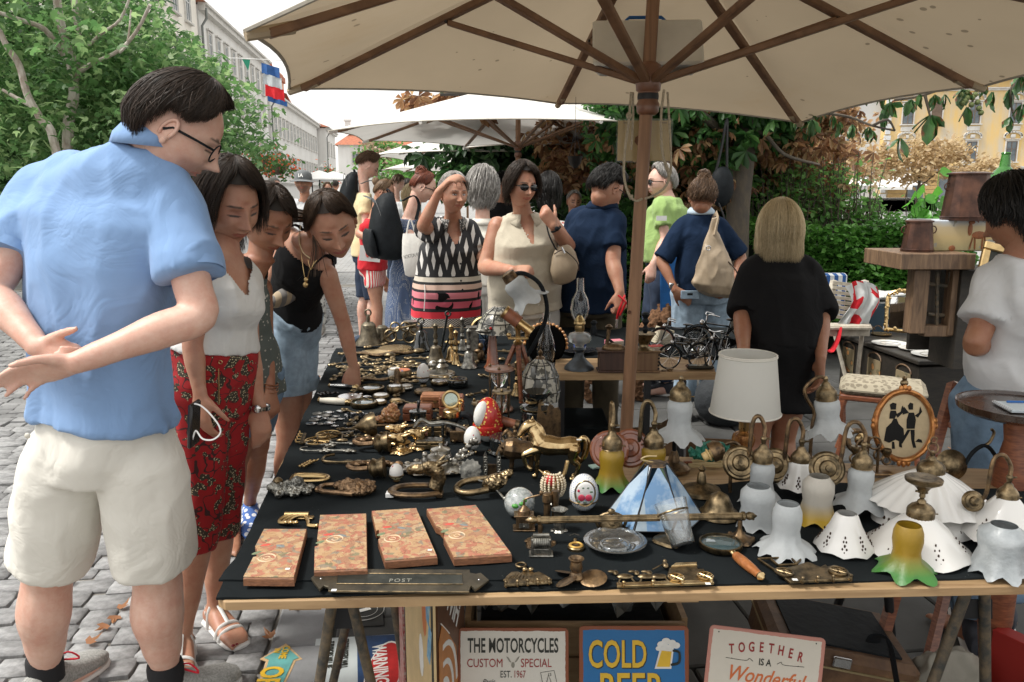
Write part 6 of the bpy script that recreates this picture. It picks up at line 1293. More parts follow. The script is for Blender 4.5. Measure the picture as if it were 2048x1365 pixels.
MB().tube(ac([V((20*k,-.055,-2*k)),V((36*k,-.06,-20*k)),V((44*k,-.05,-40*k))]),.004,6).bd('zip',ah('dark_brown_trim',(.05,.03,.02),.5),sk);MB().tz((-22*k,-.075,25*k),.014,.003,14,5,rot=(PI/2,0,0)).bd('buckle',av,sk);MB().tube([V((-9*k,-.03,50*k)),V((-2*k,-.02,84*k)),V((0,.05,92*k)),V((0,.16,80*k))],[(.004,.018)]*4,8).bd('strap',bR,sk)
J=aU('blonde woman with a straight bob in a loose black dress, seen from behind',(1560,462,3.66,176,6,0),[(1508,540,3.66),(1614,545,3.66)],(1562,690,3.62),neck=(1560,512,3.66),wW=.125,wH=.135,dep=.13,hs=.98,skin=SK_T,sex='f',res=.4,voxel=.0095,fwd=(0,1,0),upper=.047,arms={'L':dict(elbow=(1484,628,3.60),wrist=(1488,720,3.44),dir=(0,0,-1),back=(-1,0,0),thumb=1),'R':dict(elbow=(1642,630,3.60),wrist=(1642,720,3.44),dir=(0,0,-1),back=(1,0,0),thumb=-1)},legs={k_:dict(v_,hip=V((v_['hip'].x,v_['hip'].y,.66)),thigh=.085) for k_,v_ in aX(1566,3.60,.072,180,.40,thigh=.085,calf=.055).items()})
top(J,aL,.026,{'L':1.02,'R':1.02},'black_dress_top',voxel=.010,folds=.007,f=(5,5,2),seed=41,loose=.02,sgrow=.030,hem=.0);aM(J,aL,'skirt',skirt=dict(z=.56,w=.185,d=.16),voxel=.012,grow=.03,name='black_dress_skirt',folds=.006)
aA(J['Mh'],b6(.62,1.8,1.9,hs=.075,hb=.095,thick=.020,start=.35,seg=12,vol=1.10,**{'in':-.05}),h_blond,J['t'],4200,16,wid=.0016,length_noise=.05)
J=aU('dark haired man in pale grey t-shirt at the right edge, facing away',(2032,432,2.56,205,24,0),[(1985,560,2.56),(2130,575,2.50)],(2065,800,2.58),neck=(2048,515,2.54),waist=(2062,700,2.56),wW=.155,wH=.165,dep=.12,hs=.98,skin=SK_T,sex='m',voxel=.0075,fwd=(0,1,0),upper=.045,neck_r=.056,arms={'L':dict(elbow=(1950,690,2.50),wrist=(2010,672,2.78),dir=(1,.3,0),back=(0,-1,.2),thumb=1),'R':dict(elbow=(2180,720,2.5),wrist=(2150,800,2.6))},legs=aX(2065,2.60,.10,190,thigh=.095))
top(J,bW,.020,{'L':.62,'R':.62},'t_shirt',hem=.04,voxel=.009,folds=.010,f=(5,5,3),seed=43,loose=.02,sgrow=.020);aM(J,cL,'jeans',1.9,.02,voxel=.012,folds=.008)
aA(J['Mh'],b6(.55,1.55,2.0,hs=.03,hb=.04,thick=.022,curl=.006,vol=1.0,seg=9),b7,J['t'],1700,17,wid=.003)
for JJ in ALLJ:
 nm={c.name.split('.')[0] for c in kids(JJ['t'])}
 if 'shoe' not in nm and 'sandal_sole' not in nm:
  for s_ in JJ['legs']:shoe(JJ,s_,m_dshoe,bb,tuple(JJ['f']))
ak('bald man with glasses far down the street, left of the cap wearing man',548,374,11,60,5,1.1,'m',SK_L,cp,b6(.9,1.2,1.8,thick=.006),.19,a3,a3,nh=200,shoes=0,res=.35,voxel=.02)
ak('man in white t-shirt seen from behind beyond the leaning blue dress woman',796,368,12,150,20,1.15,'m',SK_L,bF,b6(.5,1.2,1.8,thick=.015),.19,bW,a3,nh=200,shoes=0,res=.3,voxel=.02)
ak('person in grey far down the street right of the cap wearing man',655,378,16,20,10,1.1,'f',bP,bF,b6(.6,1.5,1.9,hs=.05,hb=.05,thick=.015),.17,aL,aL,nh=150,shoes=0,res=.3,voxel=.02)
ak('person in dark jacket far down the street between cap man and backpack man',672,372,22,170,5,1.1,'m',bP,bA,b6(.6,1.3,1.9,thick=.015),.18,a3,aL,nh=100,shoes=0,res=.3,voxel=.025)
ak('dark haired person showing between the grey curls and the sunglasses woman',1004,364,10,150,5,1.1,'m',bP,b7,b6(.6,1.3,1.9,thick=.015),.18,aL,aL,nh=150,shoes=0,res=.3,voxel=.025)
ak('person in teal far behind the red shirt woman',815,372,15,180,5,1.1,'m',bP,bA,b6(.6,1.3,1.9,thick=.015),.18,ah('teal_cloth',(.02,.12,.13),.8),aL,nh=100,shoes=0,res=.3,voxel=.025)
ak('blonde person with long hair just left of the auburn haired woman',822,392,8.6,60,12,1.05,'f',bP,h_blond,b6(.6,1.6,2.,hs=.1,hb=.12,thick=.018),.16,bU,cL,nh=300,res=.4,voxel=.02)
ak('grey haired person low behind the navy polo man near the hedge',1148,404,8.8,10,10,1.0,'m',bP,cp,b6(.6,1.3,1.9,thick=.015),.18,cq,aL,nh=150,shoes=0,res=.3,voxel=.02,hipz=.7)
a9=cF('pine_board',(.43,.29,.15),(.25,.15,.07),axis=(.12,1,1),s=28,rough=.6);bI=ah('black_felt_cloth',(.018,.023,.026),.95,nz=6,k2=(.010,.013,.015),bump=.5,bs=260,spec=.12)
def lint(N,L,co):
 n=aE(N,L,co,'Noise',2.2,Detail=6.);v=N.new('ShaderNodeTexVoronoi');iv(v,'Scale',45);L.new(co,v.inputs['Vector']);d=zm(N,L,zl(N,L,v.outputs['Distance'],.035),.5)
 return aD(N,L,d,aP(N,L,n,[(.35,(.007,.009,.010)),(.75,(.017,.021,.023))]),(.30,.30,.28))
bI=az('dusty_black_cloth',lint,.95,bump=.4,bs=420,spec=.1)
FL,FR=G(434,1202,TZ),G(2230,1160,TZ)
def poly_px(pts,h,o):return[(G(x,y,h)-o) for x,y in pts]
def cG(mb,pts,ztop,th,o,bev=.002,base=None):
 P=poly_px(pts,ztop,o);mb.slab([(p.x,p.y) for p in P],ztop-th-o.z,ztop-o.z,bev=bev);return mb
st=ag('stall_table','long L shaped pine board stall table on trestles holding the antiques','table',(FL.x+.3,FL.y+.3,0));o=V(st.location)
mb=MB();cG(mb,[(450,1203),(2230,1168),(2230,948),(1150,905),(1118,905),(1080,697),(686,700),(560,930),(436,1195)],TZ-.005,.020,o,.003);mb.bd('board',a9,st,ang=30)
mb=MB();cG(mb,[(577,1205),(642,1204),(640,1000),(590,1000)],TZ-.0255,.018,o);mb.bd('batten',a9,st);mb=MB();cG(mb,[(1335,1190),(1398,1189),(1390,1000),(1330,1000)],TZ-.0255,.018,o);mb.bd('batten',a9,st)
b8=ah('rusty_brown_steel_tube',(.16,.12,.075),.6,nz=40,k2=(.05,.05,.045),metal=.3,bump=.4,bs=120)
def trestle(lab,legs,plate=None,m=b8,r=.0135):
 t=ag('trestle',lab,'trestle',(legs[0][0][0],legs[0][0][1],0));o=V(t.location)
 for a,b in legs:q=MB();q.tube([V(a)-o,V(b)-o],r,12);q.bd('leg',m,t)
 q=MB();a,b=[V(l[0])-o for l in(legs[0],legs[-1])];q.tube([a,b],r,10);q.bd('crossbar',m,t)
 if plate:q=MB();q.add([V(p)-o for p in plate]+[V(p)-o+V((0,.004,0)) for p in plate],[(0,1,2,3),(7,6,5,4),(0,4,5,1),(1,5,6,2),(2,6,7,3),(3,7,4,0)]);q.bd('gusset_plate',cA,t,sf=0)
 return t
def bc(x0,y0,x1,y1,Y0,zt=TZ-.03):
 a=D(x0,y0,Y0);d=D(x1,y1,Y0)-a;s_=d.x/d.z if abs(d.z)>1e-6 else 0;top_=V((a.x+s_*(zt-a.z),Y0,zt));return(top_,V((a.x-s_*a.z,Y0+.02,.012)))
A_,B_,Cc,D_=bc(663,1212,639,1365,1.80),bc(690,1262,667,1365,2.25),bc(704,1212,738,1365,1.84),bc(787,1212,809,1365,2.22)
trestle('rust brown tube trestle under the left end of the stall table',[A_,B_,Cc,D_],plate=[D(663,1212,1.86),D(706,1212,1.86),D(708,1258,1.86),D(661,1258,1.86)])
trestle('rust brown tube trestle under the right end of the stall table',[bc(1927,1207,1873,1365,1.78),bc(1971,1200,1975,1365,1.84)],plate=[D(1932,1200,1.85),D(1985,1200,1.85),D(1985,1238,1.85),D(1925,1238,1.85)])
trestle('black trestle legs standing behind the tilted sign',[bc(1689,1190,1656,1285,2.45),bc(1779,1190,1793,1365,2.2)],m=cA)
def cK(lab,pts,ztop,th,seed,name='table_cloth',amp=1.):
 t=ag(name,lab,'cloth',(0,0,0));P=[];g=qn(seed);n=len(pts)
 P0=[G(x,y,ztop) for x,y in pts];t.location=(P0[0].x,P0[0].y,0);o=V(t.location)
 for i in range(n):
  a,b=P0[i],P0[(i+1)%n];k=max(2,int((b-a).length/.014));d=(b-a).normalized();nn=V((d.y,-d.x,0))
  for j in range(k):
   f=j/k;w=(qo(V((f*k*.05+seed,i*3.1,0)))*.010+qo(V((f*k*.4+seed,i*7.1,4)))*.0022)*amp*min(1,6*f*(1-f)+.2);P.append(a.lerp(b,f)+nn*w-o)
 mb=MB();cx=sum((p.x for p in P))/len(P);vs=[(p.x,p.y,ztop+.0008*qs(i*.9)) for i,p in enumerate(P)];m_=len(vs);vs+=[(x,y,z-th-.0012*(1+qs(i*.37))) for i,(x,y,z) in enumerate(vs)]
 mb.add(vs,[tuple(range(m_)),tuple(range(m_,2*m_))[::-1]]+[(i,m_+i,m_+(i+1)%m_,(i+1)%m_) for i in range(m_)]);me=mb.mesh('cloth',False)
 bm=bmesh.new();bm.from_mesh(me);bmesh.ops.recalc_face_normals(bm,faces=bm.faces);bmesh.ops.triangulate(bm,faces=[f for f in bm.faces if len(f.verts)>4]);bm.to_mesh(me);bm.free();link('sheet',me,t,bI);return t
cK('black felt cloth covering the front and left arm of the stall table',[(432,1196),(2230,1148),(2230,985),(1500,962),(1245,985),(1182,905),(1118,900),(1085,690),(672,697),(563,930)],TZ,.004,3)
cK('second layer of black cloth under the four painted wooden boards',[(437,1160),(1405,1160),(1345,1110),(1240,1105),(1235,1040),(560,1020),(505,1070)],TZ+.0042,.003,8,amp=.7)
ft_=ag('display_table','far black covered display table with bells behind the long stall table','table',(G(880,680,TZ).x,G(880,680,TZ).y,0));o=V(ft_.location)
mb=MB();cG(mb,[(700,693),(1100,690),(1085,654),(740,656)],TZ-.002,.03,o);mb.bd('top',a9,ft_);mb=MB();cG(mb,[(698,694),(1060,691),(1050,655),(738,657)],TZ+.003,.004,o);mb.bd('cloth_cover',bI,ft_)
for px,py in[(720,690),(1080,690),(755,660),(1070,660)]:q=MB();p=G(px,py,TZ)-o;q.tube([V((p.x,p.y,0)),V((p.x,p.y,TZ-.03))],.014,10);q.bd('leg',b8,ft_)
tr=ag('tray_rim','long dark rounded tray lying across the far end of the black cloth','tray',G(790,700,TZ));o=V(tr.location);mb=MB();P=[G(x,y,TZ+.010)-o for x,y in[(705,695),(840,694),(862,698),(868,706),(850,730),(690,732)]]
mb.tube(ac(P+[P[0]],5),.005,8,closed=0);mb.bd('rim',ao,tr)
TB=G(1115,762,TZ-.033)
bt_=ag('plank_table','pine plank table with oil lamp and coffee grinders behind the umbrella pole','table',(G(1270,755,TZ).x,G(1270,755,TZ).y,0));o=V(bt_.location)
mb=MB();cG(mb,[(1108,746),(1432,745),(1420,712),(1112,712)],TZ,.035,o,.003);mb.bd('board',a9,bt_);mb=MB();cG(mb,[(1100,716),(1560,712),(1500,655),(1095,655)],TZ+.004,.02,o);mb.bd('cloth_cover',bI,bt_)
for px,py in[(1372,752),(1300,752),(1125,752)]:q=MB();p=G(px,py,TZ)-o;q.box((p.x,p.y+.06,(TZ-.035)/2),(.028,.028,TZ-.035));q.bd('leg',cA,bt_)
m_card=ah('corrugated_cardboard',(.26,.15,.075),.9,nz=5,var=.25,bump=.2,bs=60)
def open_box(lab,p,w,d,h,rz,m=m_card,cat='box',name='cardboard_box',flaps=1):
 t=ag(name,lab,cat,p,rot=rz);th=.005
 for nm,c,s in(('side',(0,-d/2,h/2),(w,th,h)),('side',(0,d/2,h/2),(w,th,h)),('side',(-w/2,0,h/2),(th,d-th*2.2,h)),('side',(w/2,0,h/2),(th,d-th*2.2,h)),('bottom',(0,0,th),(w-.012,d-.012,th))):MB().box(c,s).bd(nm,m,t,sf=0)
 if flaps:MB().box((0,-d/2-.05,h+.012),(w*.97,.10,th),rot=(.35,0,0)).bd('flap',m,t,sf=0);MB().box((w/2+.05,0,h+.03),(.11,d*.95,th),rot=(0,-.5,0)).bd('flap',m,t,sf=0)
 return t
open_box('open cardboard box on the ground behind the umbrella pole',G(1245,985,0),.42,.34,.30,.1);open_box('small cardboard box on the ground under the frosted bell lamp',G(1385,905,0)+V((0,-.55,0)),.30,.25,.22,-.15,flaps=0)
solo('fabric_bag',MB().ball((0,0,.18),(.22,.16,.19),16,10),ah('dark_grey_cloth_bag',(.03,.035,.04),.8,nz=8,var=.4,bump=.8,bs=14),'dark grey bag on the ground right of the wooden leg','bag',G(1450,850,0))
ctn=ag('wire_crate','black cloth covered crate standing behind the gold horse under the table','crate',G(1140,1000,0));MB().box((0,0,.22),(.36,.36,.44),bev=.01).bd('body',bI,ctn);MB().box((.14,-.20,.26),(.09,.02,.16)).bd('tag',m_card,ctn)
dg=ag('dog','curly brown dog standing under the plank table, mostly hidden','dog',G(1225,800,0));mb=MB();z=.40
ai(mb,[(-.20,0,z),(-.05,0,z+.01),(.15,0,z+.02),(.25,0,z+.04)],[.10,.115,.13,.10],14);ai(mb,[(.22,0,z+.04),(.32,0,z+.18),(.36,0,z+.24)],[.09,.075,.07],12);mb.ball((.40,0,z+.28),(.09,.075,.075),12,8);ai(mb,[(.43,0,z+.26),(.52,0,z+.23)],[.045,.03],10);ai(mb,[(-.26,0,z+.05),(-.36,0,z+.18)],[.03,.025],8)
for x,y,hind in((.18,-.07,0),(.18,.07,0),(-.2,-.07,1),(-.2,.07,1)):
 ai(mb,[(x,y,z-.02),(x+(.05 if hind else 0),y,z*.62),(x-(.05 if hind else 0),y,z*.34),(x,y,.05),(x+.03,y,.025)],[.075 if hind else .06,.05,.034,.03,.03],10)
for s in(-1,1):ai(mb,[(.38,s*.06,z+.31),(.38,s*.10,z+.22)],[.03,.035],8)
me=bv(mb,.012,3);fold(me,.016,(26,26,26),4,True);aG(me);me.materials.clear();link('body',me,dg,ah('curly_brown_fur',(.20,.10,.05),1.,nz=40,k2=(.09,.045,.02),bump=1,bs=80));dg.rotation_euler.z=.15
def bH(name,base,rust=(.22,.06,.02),wear=.3,edge=None):
 def fn(N,L,co):
  n=aE(N,L,co,'Noise',9,Detail=7.,Roughness=.7);n2=aE(N,L,co,'Noise',45,Detail=3.);x,y,z=bE(N,L,co)
  c=aD(N,L,zm(N,L,n2,.25),base,tuple(k*.7 for k in base))
  if edge:
   w,h,b=edge;ex=zs(N,L,w/2,zb(N,L,x));ez=zs(N,L,h/2,zb(N,L,z));d=ad(N,L,'MINIMUM',ex,ez);d=za(N,L,d,zm(N,L,zs(N,L,n,.5),b*1.5))
   c=aD(N,L,zl(N,L,d,b),c,rust)
  return aD(N,L,zg(N,L,n,1-wear*.5+.0),c,rust)
 return az(name,fn,.5,bump=.1,bs=40)
def panel(lab,c,w,h,m,rot,name='metal_sign',th=.003,cat='sign'):
 t=ag(name,lab,cat,c,rot=rot);r=.012;P=[]
 for sx,sy,a0 in((1,1,0),(-1,1,90),(-1,-1,180),(1,-1,270)):
  for k in range(4):a=qr(a0+30*k);P.append((sx*(w/2-r)+r*qc(a),sy*(h/2-r)+r*qs(a)))
 MB().slab(P,-th/2,th/2,M=qRX,bev=.0006).bd('plate',m,t,ang=30);return t
def onp(x,z,rot=0.,y=-.0022):return qT((x,y,z))@qRX@qR(rot,4,'Z')
aR=ah('sign_black_ink',(.02,.022,.015),.6);m_rink=ah('sign_red_ink',(.35,.03,.025),.6,nz=60,var=.4);m_oink=ah('sign_orange_ink',(.60,.15,.04),.6);cC=ah('sign_yellow_ink',(.72,.45,.03),.5,nz=30,var=.1);aY=ah('sign_white_ink',(.75,.74,.70),.6,nz=50,var=.1)
lean=qr(-12)
def sign_at(lab,x0,x1,ytop,Y,w_h,m,rz=0.,roll=0.):
 k=mpp(D((x0+x1)/2,ytop,Y));w=(x1-x0)*k;h=w*w_h;tp=D((x0+x1)/2,ytop,Y);c=tp+V((0,-qs(-lean)*h/2,-qc(lean)*h/2));return panel(lab,c,w,h,m,Euler((lean*1.,roll,rz))),w,h,k
s1,w,h,k=sign_at('rust edged white metal sign reading THE MOTORCYCLES CUSTOM SPECIAL',915,1137,1256,1.93,1.32,bH('white_enamel_a',(.66,.63,.56),edge=(222*mpp(D(1026,1256,1.93)),222*mpp(D(1026,1256,1.93))*1.32,.008),wear=.25))
def tx(t,s,x,z,size,m,k,**kw):aH(s,size*k,m,t,onp(x*k,h/2-z*k,y=-.0024),**kw)
tx(s1,'THE MOTORCYCLES',0,36,40,aR,k,bold=.0010,sx=.485,space=1.02);tx(s1,'CUSTOM',-56,70,24,m_rink,k,sx=.74);tx(s1,'SPECIAL',46,70,24,m_rink,k,sx=.72);tx(s1,'EST.',-14,92,19,aR,k,sx=.7);tx(s1,'1967',13,92,20,m_rink,k,sx=.62);tx(s1,'Paris',-49,106,13,aR,k,shear=.35)
q=MB();
for s_ in(-1,1):
 for i in range(4):q.ball((s_*(6+i*1.5)*k,-.0026,h/2-(66-i*2.5)*k),(3.4*k,.0006,1.0*k),8,4,rot=(0,-s_*.6,0))
q.ball((0,-.0026,h/2-73*k),(3.5*k,.0006,6*k),8,5);q.bd('winged_badge',ah('grey_print',(.25,.24,.2),.7),s1)
q=MB();
for a,b in(((55,88),(82,84)),((82,84),(88,110)),((55,88),(60,114))):q.tube([(a[0]*k,-.0024,h/2-a[1]*k),(b[0]*k,-.0024,h/2-b[1]*k)],.0006,4)
q.tube([(66*k,-.0024,h/2-112*k),(71*k,-.0024,h/2-92*k),(77*k,-.0024,h/2-110*k)],.0009,4);q.bd('stamp_print',aR,s1);tx(s1,'15',73,92,8,aR,k)
s2,w,h,k=sign_at('rust edged blue metal sign reading COLD BEER with a foaming mug',1158,1377,1252,1.93,1.32,bH('blue_enamel',(.012,.14,.36),edge=(219*mpp(D(1268,1252,1.93)),219*mpp(D(1268,1252,1.93))*1.32,.010),wear=.3))
for z,s_ in((58,'COLD'),(126,'BEER')):
 me_k=dict(sx=.56,space=.98);x_=-33 if s_=='COLD' else-6;sz=76 if s_=='COLD' else 84
 aH(s_,sz*k,aR,s2,onp((x_+1.5)*k,h/2-(z+1.5)*k,y=-.0020),bold=.0030,sx=me_k['sx']*(1 if s_=='COLD' else 1.28));aH(s_,sz*k,cC,s2,onp(x_*k,h/2-z*k,y=-.0030),bold=.0016,sx=me_k['sx']*(1 if s_=='COLD' else 1.28))
mug=qT((62*k,-.003,h/2-58*k))@qRX;q=MB();q.slab([(-21*k,-26*k),(12*k,-26*k),(18*k,20*k),(-8*k,22*k)],0,.001,M=mug);q.bd('mug_outline',aY,s2)
q=MB();q.slab([(-17*k,-22*k),(9*k,-22*k),(13*k,8*k),(-7*k,10*k)],.001,.0016,M=mug);q.bd('mug_beer',cC,s2);q=MB()
for x,y,r in((-8,22,8),(2,28,9),(14,25,8),(22,20,8),(-13,14,6)):q.ball((x*k,y*k,.001),(r*k,r*.8*k,.001),12,4,M=mug)
q.bd('mug_foam',aY,s2);q=MB();q.tube(ac([(15*k,10*k,.001),(28*k,6*k,.001),(27*k,-14*k,.001),(11*k,-18*k,.001)]),2.4*k,6,M=mug);q.bd('mug_handle',aR,s2)
s3,w,h,k=sign_at('tilted cream metal sign reading TOGETHER IS A Wonderful',1403,1634,1262,1.90,1.32,bH('cream_enamel',(.66,.61,.52),(.50,.22,.17),edge=(231*mpp(D(1518,1262,1.90)),231*mpp(D(1518,1262,1.90))*1.32,.009),wear=.22),rz=-.05,roll=.105)
for i,ch in enumerate('TOGETHER'):
 x=(i-3.5)*19.5;aH(ch,27*k,m_rink,s3,onp(x*k,h/2-(33+.0022*x*x)*k,rot=-.006*x*.35),bold=.0008,sx=.62)
tx(s3,'IS A',0,62,19,aR,k,sx=.8,bold=.0003);aH('Wonderful',42*k,m_oink,s3,onp(2*k,h/2-92*k,rot=-.03),bold=.0005,sx=.82,shear=.35);tx(s3,'LIFE',0,132,50,aR,k,sx=.8,bold=.001)
for s_ in(-1,1):q=MB();q.tube(ac([(s_*24*k,-.0024,h/2-62*k),(s_*32*k,-.0024,h/2-57*k),(s_*38*k,-.0024,h/2-62*k),(s_*78*k,-.0024,h/2-61*k)]),.0007,4);q.ball((s_*66*k,-.0024,h/2-61*k),.0013,6,4);q.bd('flourish',aR,s3)
for s_ in(-1,1):q=MB();q.ball((s_*w*.42,-.002,h/2-12*k),(.002,.0008,.002),8,4);q.bd('nail_hole',aR,s3)
cr=ag('wooden_crate','pine crate standing behind the two metal signs','crate',D(1152,1300,2.02));cr.location.z=0;zt=D(1152,1248,2.0).z;W2=(1372-932)*mpp(D(1152,1248,2.0));
for i in range(4):MB().box((0,.0,zt-.055-i*.105),(W2,.016,.098),bev=.002).bd('plank',a9,cr)
for s_ in(-1,1):MB().box((s_*W2/2,.2,zt/2),(.016,.38,zt)).bd('side',a9,cr,sf=0)
pw=ag('plastic_wrap','crumpled clear plastic wrapping inside the crate','plastic wrap',cr.location+V((0,.17,zt-.05)));g=np.random.default_rng(4);mb=MB();n=26;vs=[];
for j in range(11):
 for i in range(n):vs.append((-W2*.46+W2*.92*i/(n-1),-.10+.3*j/10,.05*g.random()+.06*qo(V((i*.35,j*.5,1)))+.03))
mb.add(vs,[(j*n+i,j*n+i+1,(j+1)*n+i+1,(j+1)*n+i) for j in range(10) for i in range(n-1)]);mb.bd('sheet',ah('clear_film',(.35,.37,.36),.12,trans=.4,spec=.8),pw,ang=20);MB().box((0,.05,-.13),(W2*.9,.3,.2)).bd('contents',ao,pw)
su=ag('suitcase','old brown suitcase with worn edge lying behind the tilted sign','suitcase',D(1690,1330,2.0),rot=Euler((0,qr(9),-.1)));su.location.z=.24
mb=MB();mb.box((0,.15,0),(.40,.32,.13),bev=.02);mb.bd('case',ah('worn_brown_leather',(.16,.085,.04),.6,nz=14,k2=(.07,.035,.018),bump=.4,bs=50),su);MB().box((0,.148,.022),(.404,.325,.006)).bd('rim',ah('brass_rim',(.45,.36,.2),.4,metal=.8),su);MB().box((0,.15,.068),(.30,.25,.006)).bd('lining',ao,su)
for x in(-.13,-.02):MB().box((x,-.015,.045),(.05,.01,.03),bev=.003).bd('clasp',av,su)
pk_=D(1795,1330,1.95);mb=MB();mb.tube(ac([D(1745,1285,1.97)-pk_,D(1752,1273,1.95)-pk_,D(1772,1276,1.93)-pk_,D(1782,1300,1.92)-pk_,D(1790,1345,1.92)-pk_,D(1800,1400,1.92)-pk_]),[(.003,.018)]*21,8);solo('bag_strap',mb,ao,'black strap looping beside the brown suitcase','strap',pk_)
mb=MB();mb.ball((0,0,0),(.10,.08,.11),20,14);me=mb.mesh('bag');m2=MB();m2.v,m2.f,m2.fm=[tuple(v.co) for v in me.vertices],[tuple(p.vertices) for p in me.polygons],[0]*len(me.polygons);me=bv(m2,.006,2);fold(me,.016,(12,12,10),5,True);aG(me);me.materials.clear();ob=link('cloth_bundle',me,None,ah('grey_linen_bundle',(.33,.31,.26),.95,nz=9,var=.2));ob.location=D(1900,1300,2.05);ob.location.z=.15;ob.scale=(1.1,1,1.25);tag(ob,'crumpled grey linen bundle on the ground behind the right trestle','bundle')
ob=solo('rag',MB().ball((0,0,.02),(.05,.035,.022),12,8),ah('dark_teal_rag',(.03,.05,.055),.9,nz=30,var=.4),'dark teal rag on the slabs just above the tilted sign','rag',G(1590,1262,0))
m_bpost=ah('beach_poster_sand',(.62,.46,.24),.6,nz=10,var=.2)
def bo(lab,pts,Yn,Yf,m,name='metal_sign'):
 a,b,c=D(*pts[0],Yn),D(*pts[1],Yn),D(*pts[2],Yf);t=ag(name,lab,'sign',a);ux=(c-a);ux.z=0;Wd=ux.length;ux.normalize();Hh=.42;t.matrix_world=qT(a)@Matrix(((ux.x,-ux.y,0,0),(ux.y,ux.x,0,0),(0,0,1,0),(0,0,0,1)))
 MB().box((Wd/2,0,-Hh/2),(Wd,.006,Hh)).bd('plate',m,t,sf=0);return t,Wd,Hh
t,Wd,Hh=bo('sand coloured beach sign with hot dog picture, leaning beside the brown wifi sign',[(868,1205),(850,1365),(812,1205)],1.72,2.02,m_bpost)
for c,x,z,rx,rz_,mm in((0,.20,-.03,.020,.075,ah('melon_print',(.60,.12,.14),.6)),(1,.09,-.075,.024,.062,ah('sausage_print',(.50,.15,.04),.5)),(2,.13,-.21,.024,.06,aY)):q=MB();q.ball((x,.0035,z),(rx,.001,rz_),16,5);q.bd('printed_picture',mm,t)
q=MB();q.box((.055,.0034,-.03),(.05,.001,.10),rot=(0,-.3,0));q.box((.04,.0036,-.13),(.03,.001,.10),rot=(0,-.25,0));q.bd('printed_sea',ah('sea_blue_print',(.03,.22,.48),.6,nz=30,k2=(.3,.45,.5)),t);q=MB();q.box((.012,.0032,-.21),(.02,.001,.42));q.bd('dark_border',aR,t)
t,Wd,Hh=bo('brown sign with white wireless arcs and WiFi lettering, leaning left of the white sign',[(872,1190),(858,1365),(926,1190)],1.74,1.98,ah('brown_enamel',(.13,.055,.025),.5,nz=20,var=.3));MI=qS(-1,4,(0,1,0))
q=MB();q.slab([(.0,-.40),(.0,-.12),(.03,-.09),(.15,-.22),(.17,-.33),(.13,-.42)],0,.001,M=qT((0,-.0045,0))@qRX);q.bd('orange_field',ah('orange_enamel',(.50,.19,.04),.5,nz=25,var=.2),t)
for r_ in(.05,.085,.12):q=MB();q.tube([(.03+r_*qs(a)*1.0,-.006,-.31+r_*qc(a)*1.3) for a in[PI/2*i/8 for i in range(9)]],.008,6,flat=.15,up=(0,1,0));q.bd('wireless_arc',aY,t)
aH('WiFi',.085,aY,t,qT((.13,-.005,-.10))@qRX@qR(-.85,4,'Z'),sx=.9,bold=.002);q=MB();q.tube([(.02,-.005,-.085),(.09,-.005,-.15)],.002,4);q.bd('white_line',aY,t)
t,Wd,Hh=bo('narrow red printed sign behind the beach sign',[(806,1205),(812,1300),(795,1205)],2.1,2.3,ah('red_enamel_side',(.35,.03,.03),.5,nz=60,k2=(.5,.4,.35)))
def bw(lab,corners,m,th=.004,name='metal_sign',h0=.004):
 P=[G(x,y,h0+th) for x,y in corners];c=sum(P,V((0,0,0)))/len(P);t=ag(name,lab,'sign',(c.x,c.y,0));MB().slab([(p.x-c.x,p.y-c.y) for p in P],h0,h0+th,bev=.001).bd('plate',m,t,ang=30);return t,c
def plane_map(a,b,c):
 A,B,Cc=G(*a,.0095),G(*b,.0095),G(*c,.0095);x=(B-A).normalized();y=(Cc-A).normalized();return A,x,y,(B-A).length,(Cc-A).length
def ftext(t,s,a,b,c,size_px,m,sx=1.,bold=0.,z=0.):
 A,x,y,lx,ly=plane_map(a,b,c);o=V((t.location.x,t.location.y,0));zz=x.cross(y).normalized();yy=zz.cross(x);M=Matrix(((x.x,yy.x,zz.x,A.x-o.x),(x.y,yy.y,zz.y,A.y-o.y),(x.z,yy.z,zz.z,A.z+z),(0,0,0,1)));aH(s,size_px,m,t,M,sx=sx,bold=bold,align='LEFT')
t,c=bw('teal arrow shaped sign reading COME IN OPEN lying on the kerb',[(572,1287),(605,1318),(592,1322),(555,1400),(505,1400),(532,1322),(520,1318)],ah('cream_edge_enamel',(.62,.42,.22),.5,nz=30,var=.3),h0=.01)
P=[G(x,y,.0155) for x,y in[(571,1293),(598,1316),(587,1320),(550,1400),(512,1400),(538,1320),(528,1316)]];o=V((t.location.x,t.location.y,0));MB().slab([(p.x-o.x,p.y-o.y) for p in P],.0155,.0160).bd('teal_field',ah('teal_enamel',(.12,.36,.34),.5,nz=25,var=.2),t)
ftext(t,'COME',(574,1297),(560,1330),(584,1300),.034,cC,sx=.8,bold=.0006,z=.009);ftext(t,'IN',(556,1302),(548,1320),(566,1305),.028,cC,sx=.9,bold=.0006,z=.009);ftext(t,'OPEN',(547,1338),(520,1400),(565,1345),.10,cC,sx=.8,bold=.003,z=.009)
t,c=bw('white and blue enamel sign reading TRESPASSERS WILL and WARNING, lying on the ground',[(632,1278),(800,1268),(818,1400),(612,1400)],bH('pale_blue_enamel',(.55,.60,.60),wear=.25))
P=[G(x,y,.0095) for x,y in[(714,1273),(798,1269),(816,1400),(716,1400)]];o=V((t.location.x,t.location.y,0));MB().slab([(p.x-o.x,p.y-o.y) for p in P],.009,.0095).bd('blue_field',ah('navy_enamel',(.02,.06,.16),.5,nz=25,var=.4),t)
cc=G(767,1345,.0100);ax_=(G(767,1283,.01)-cc).length
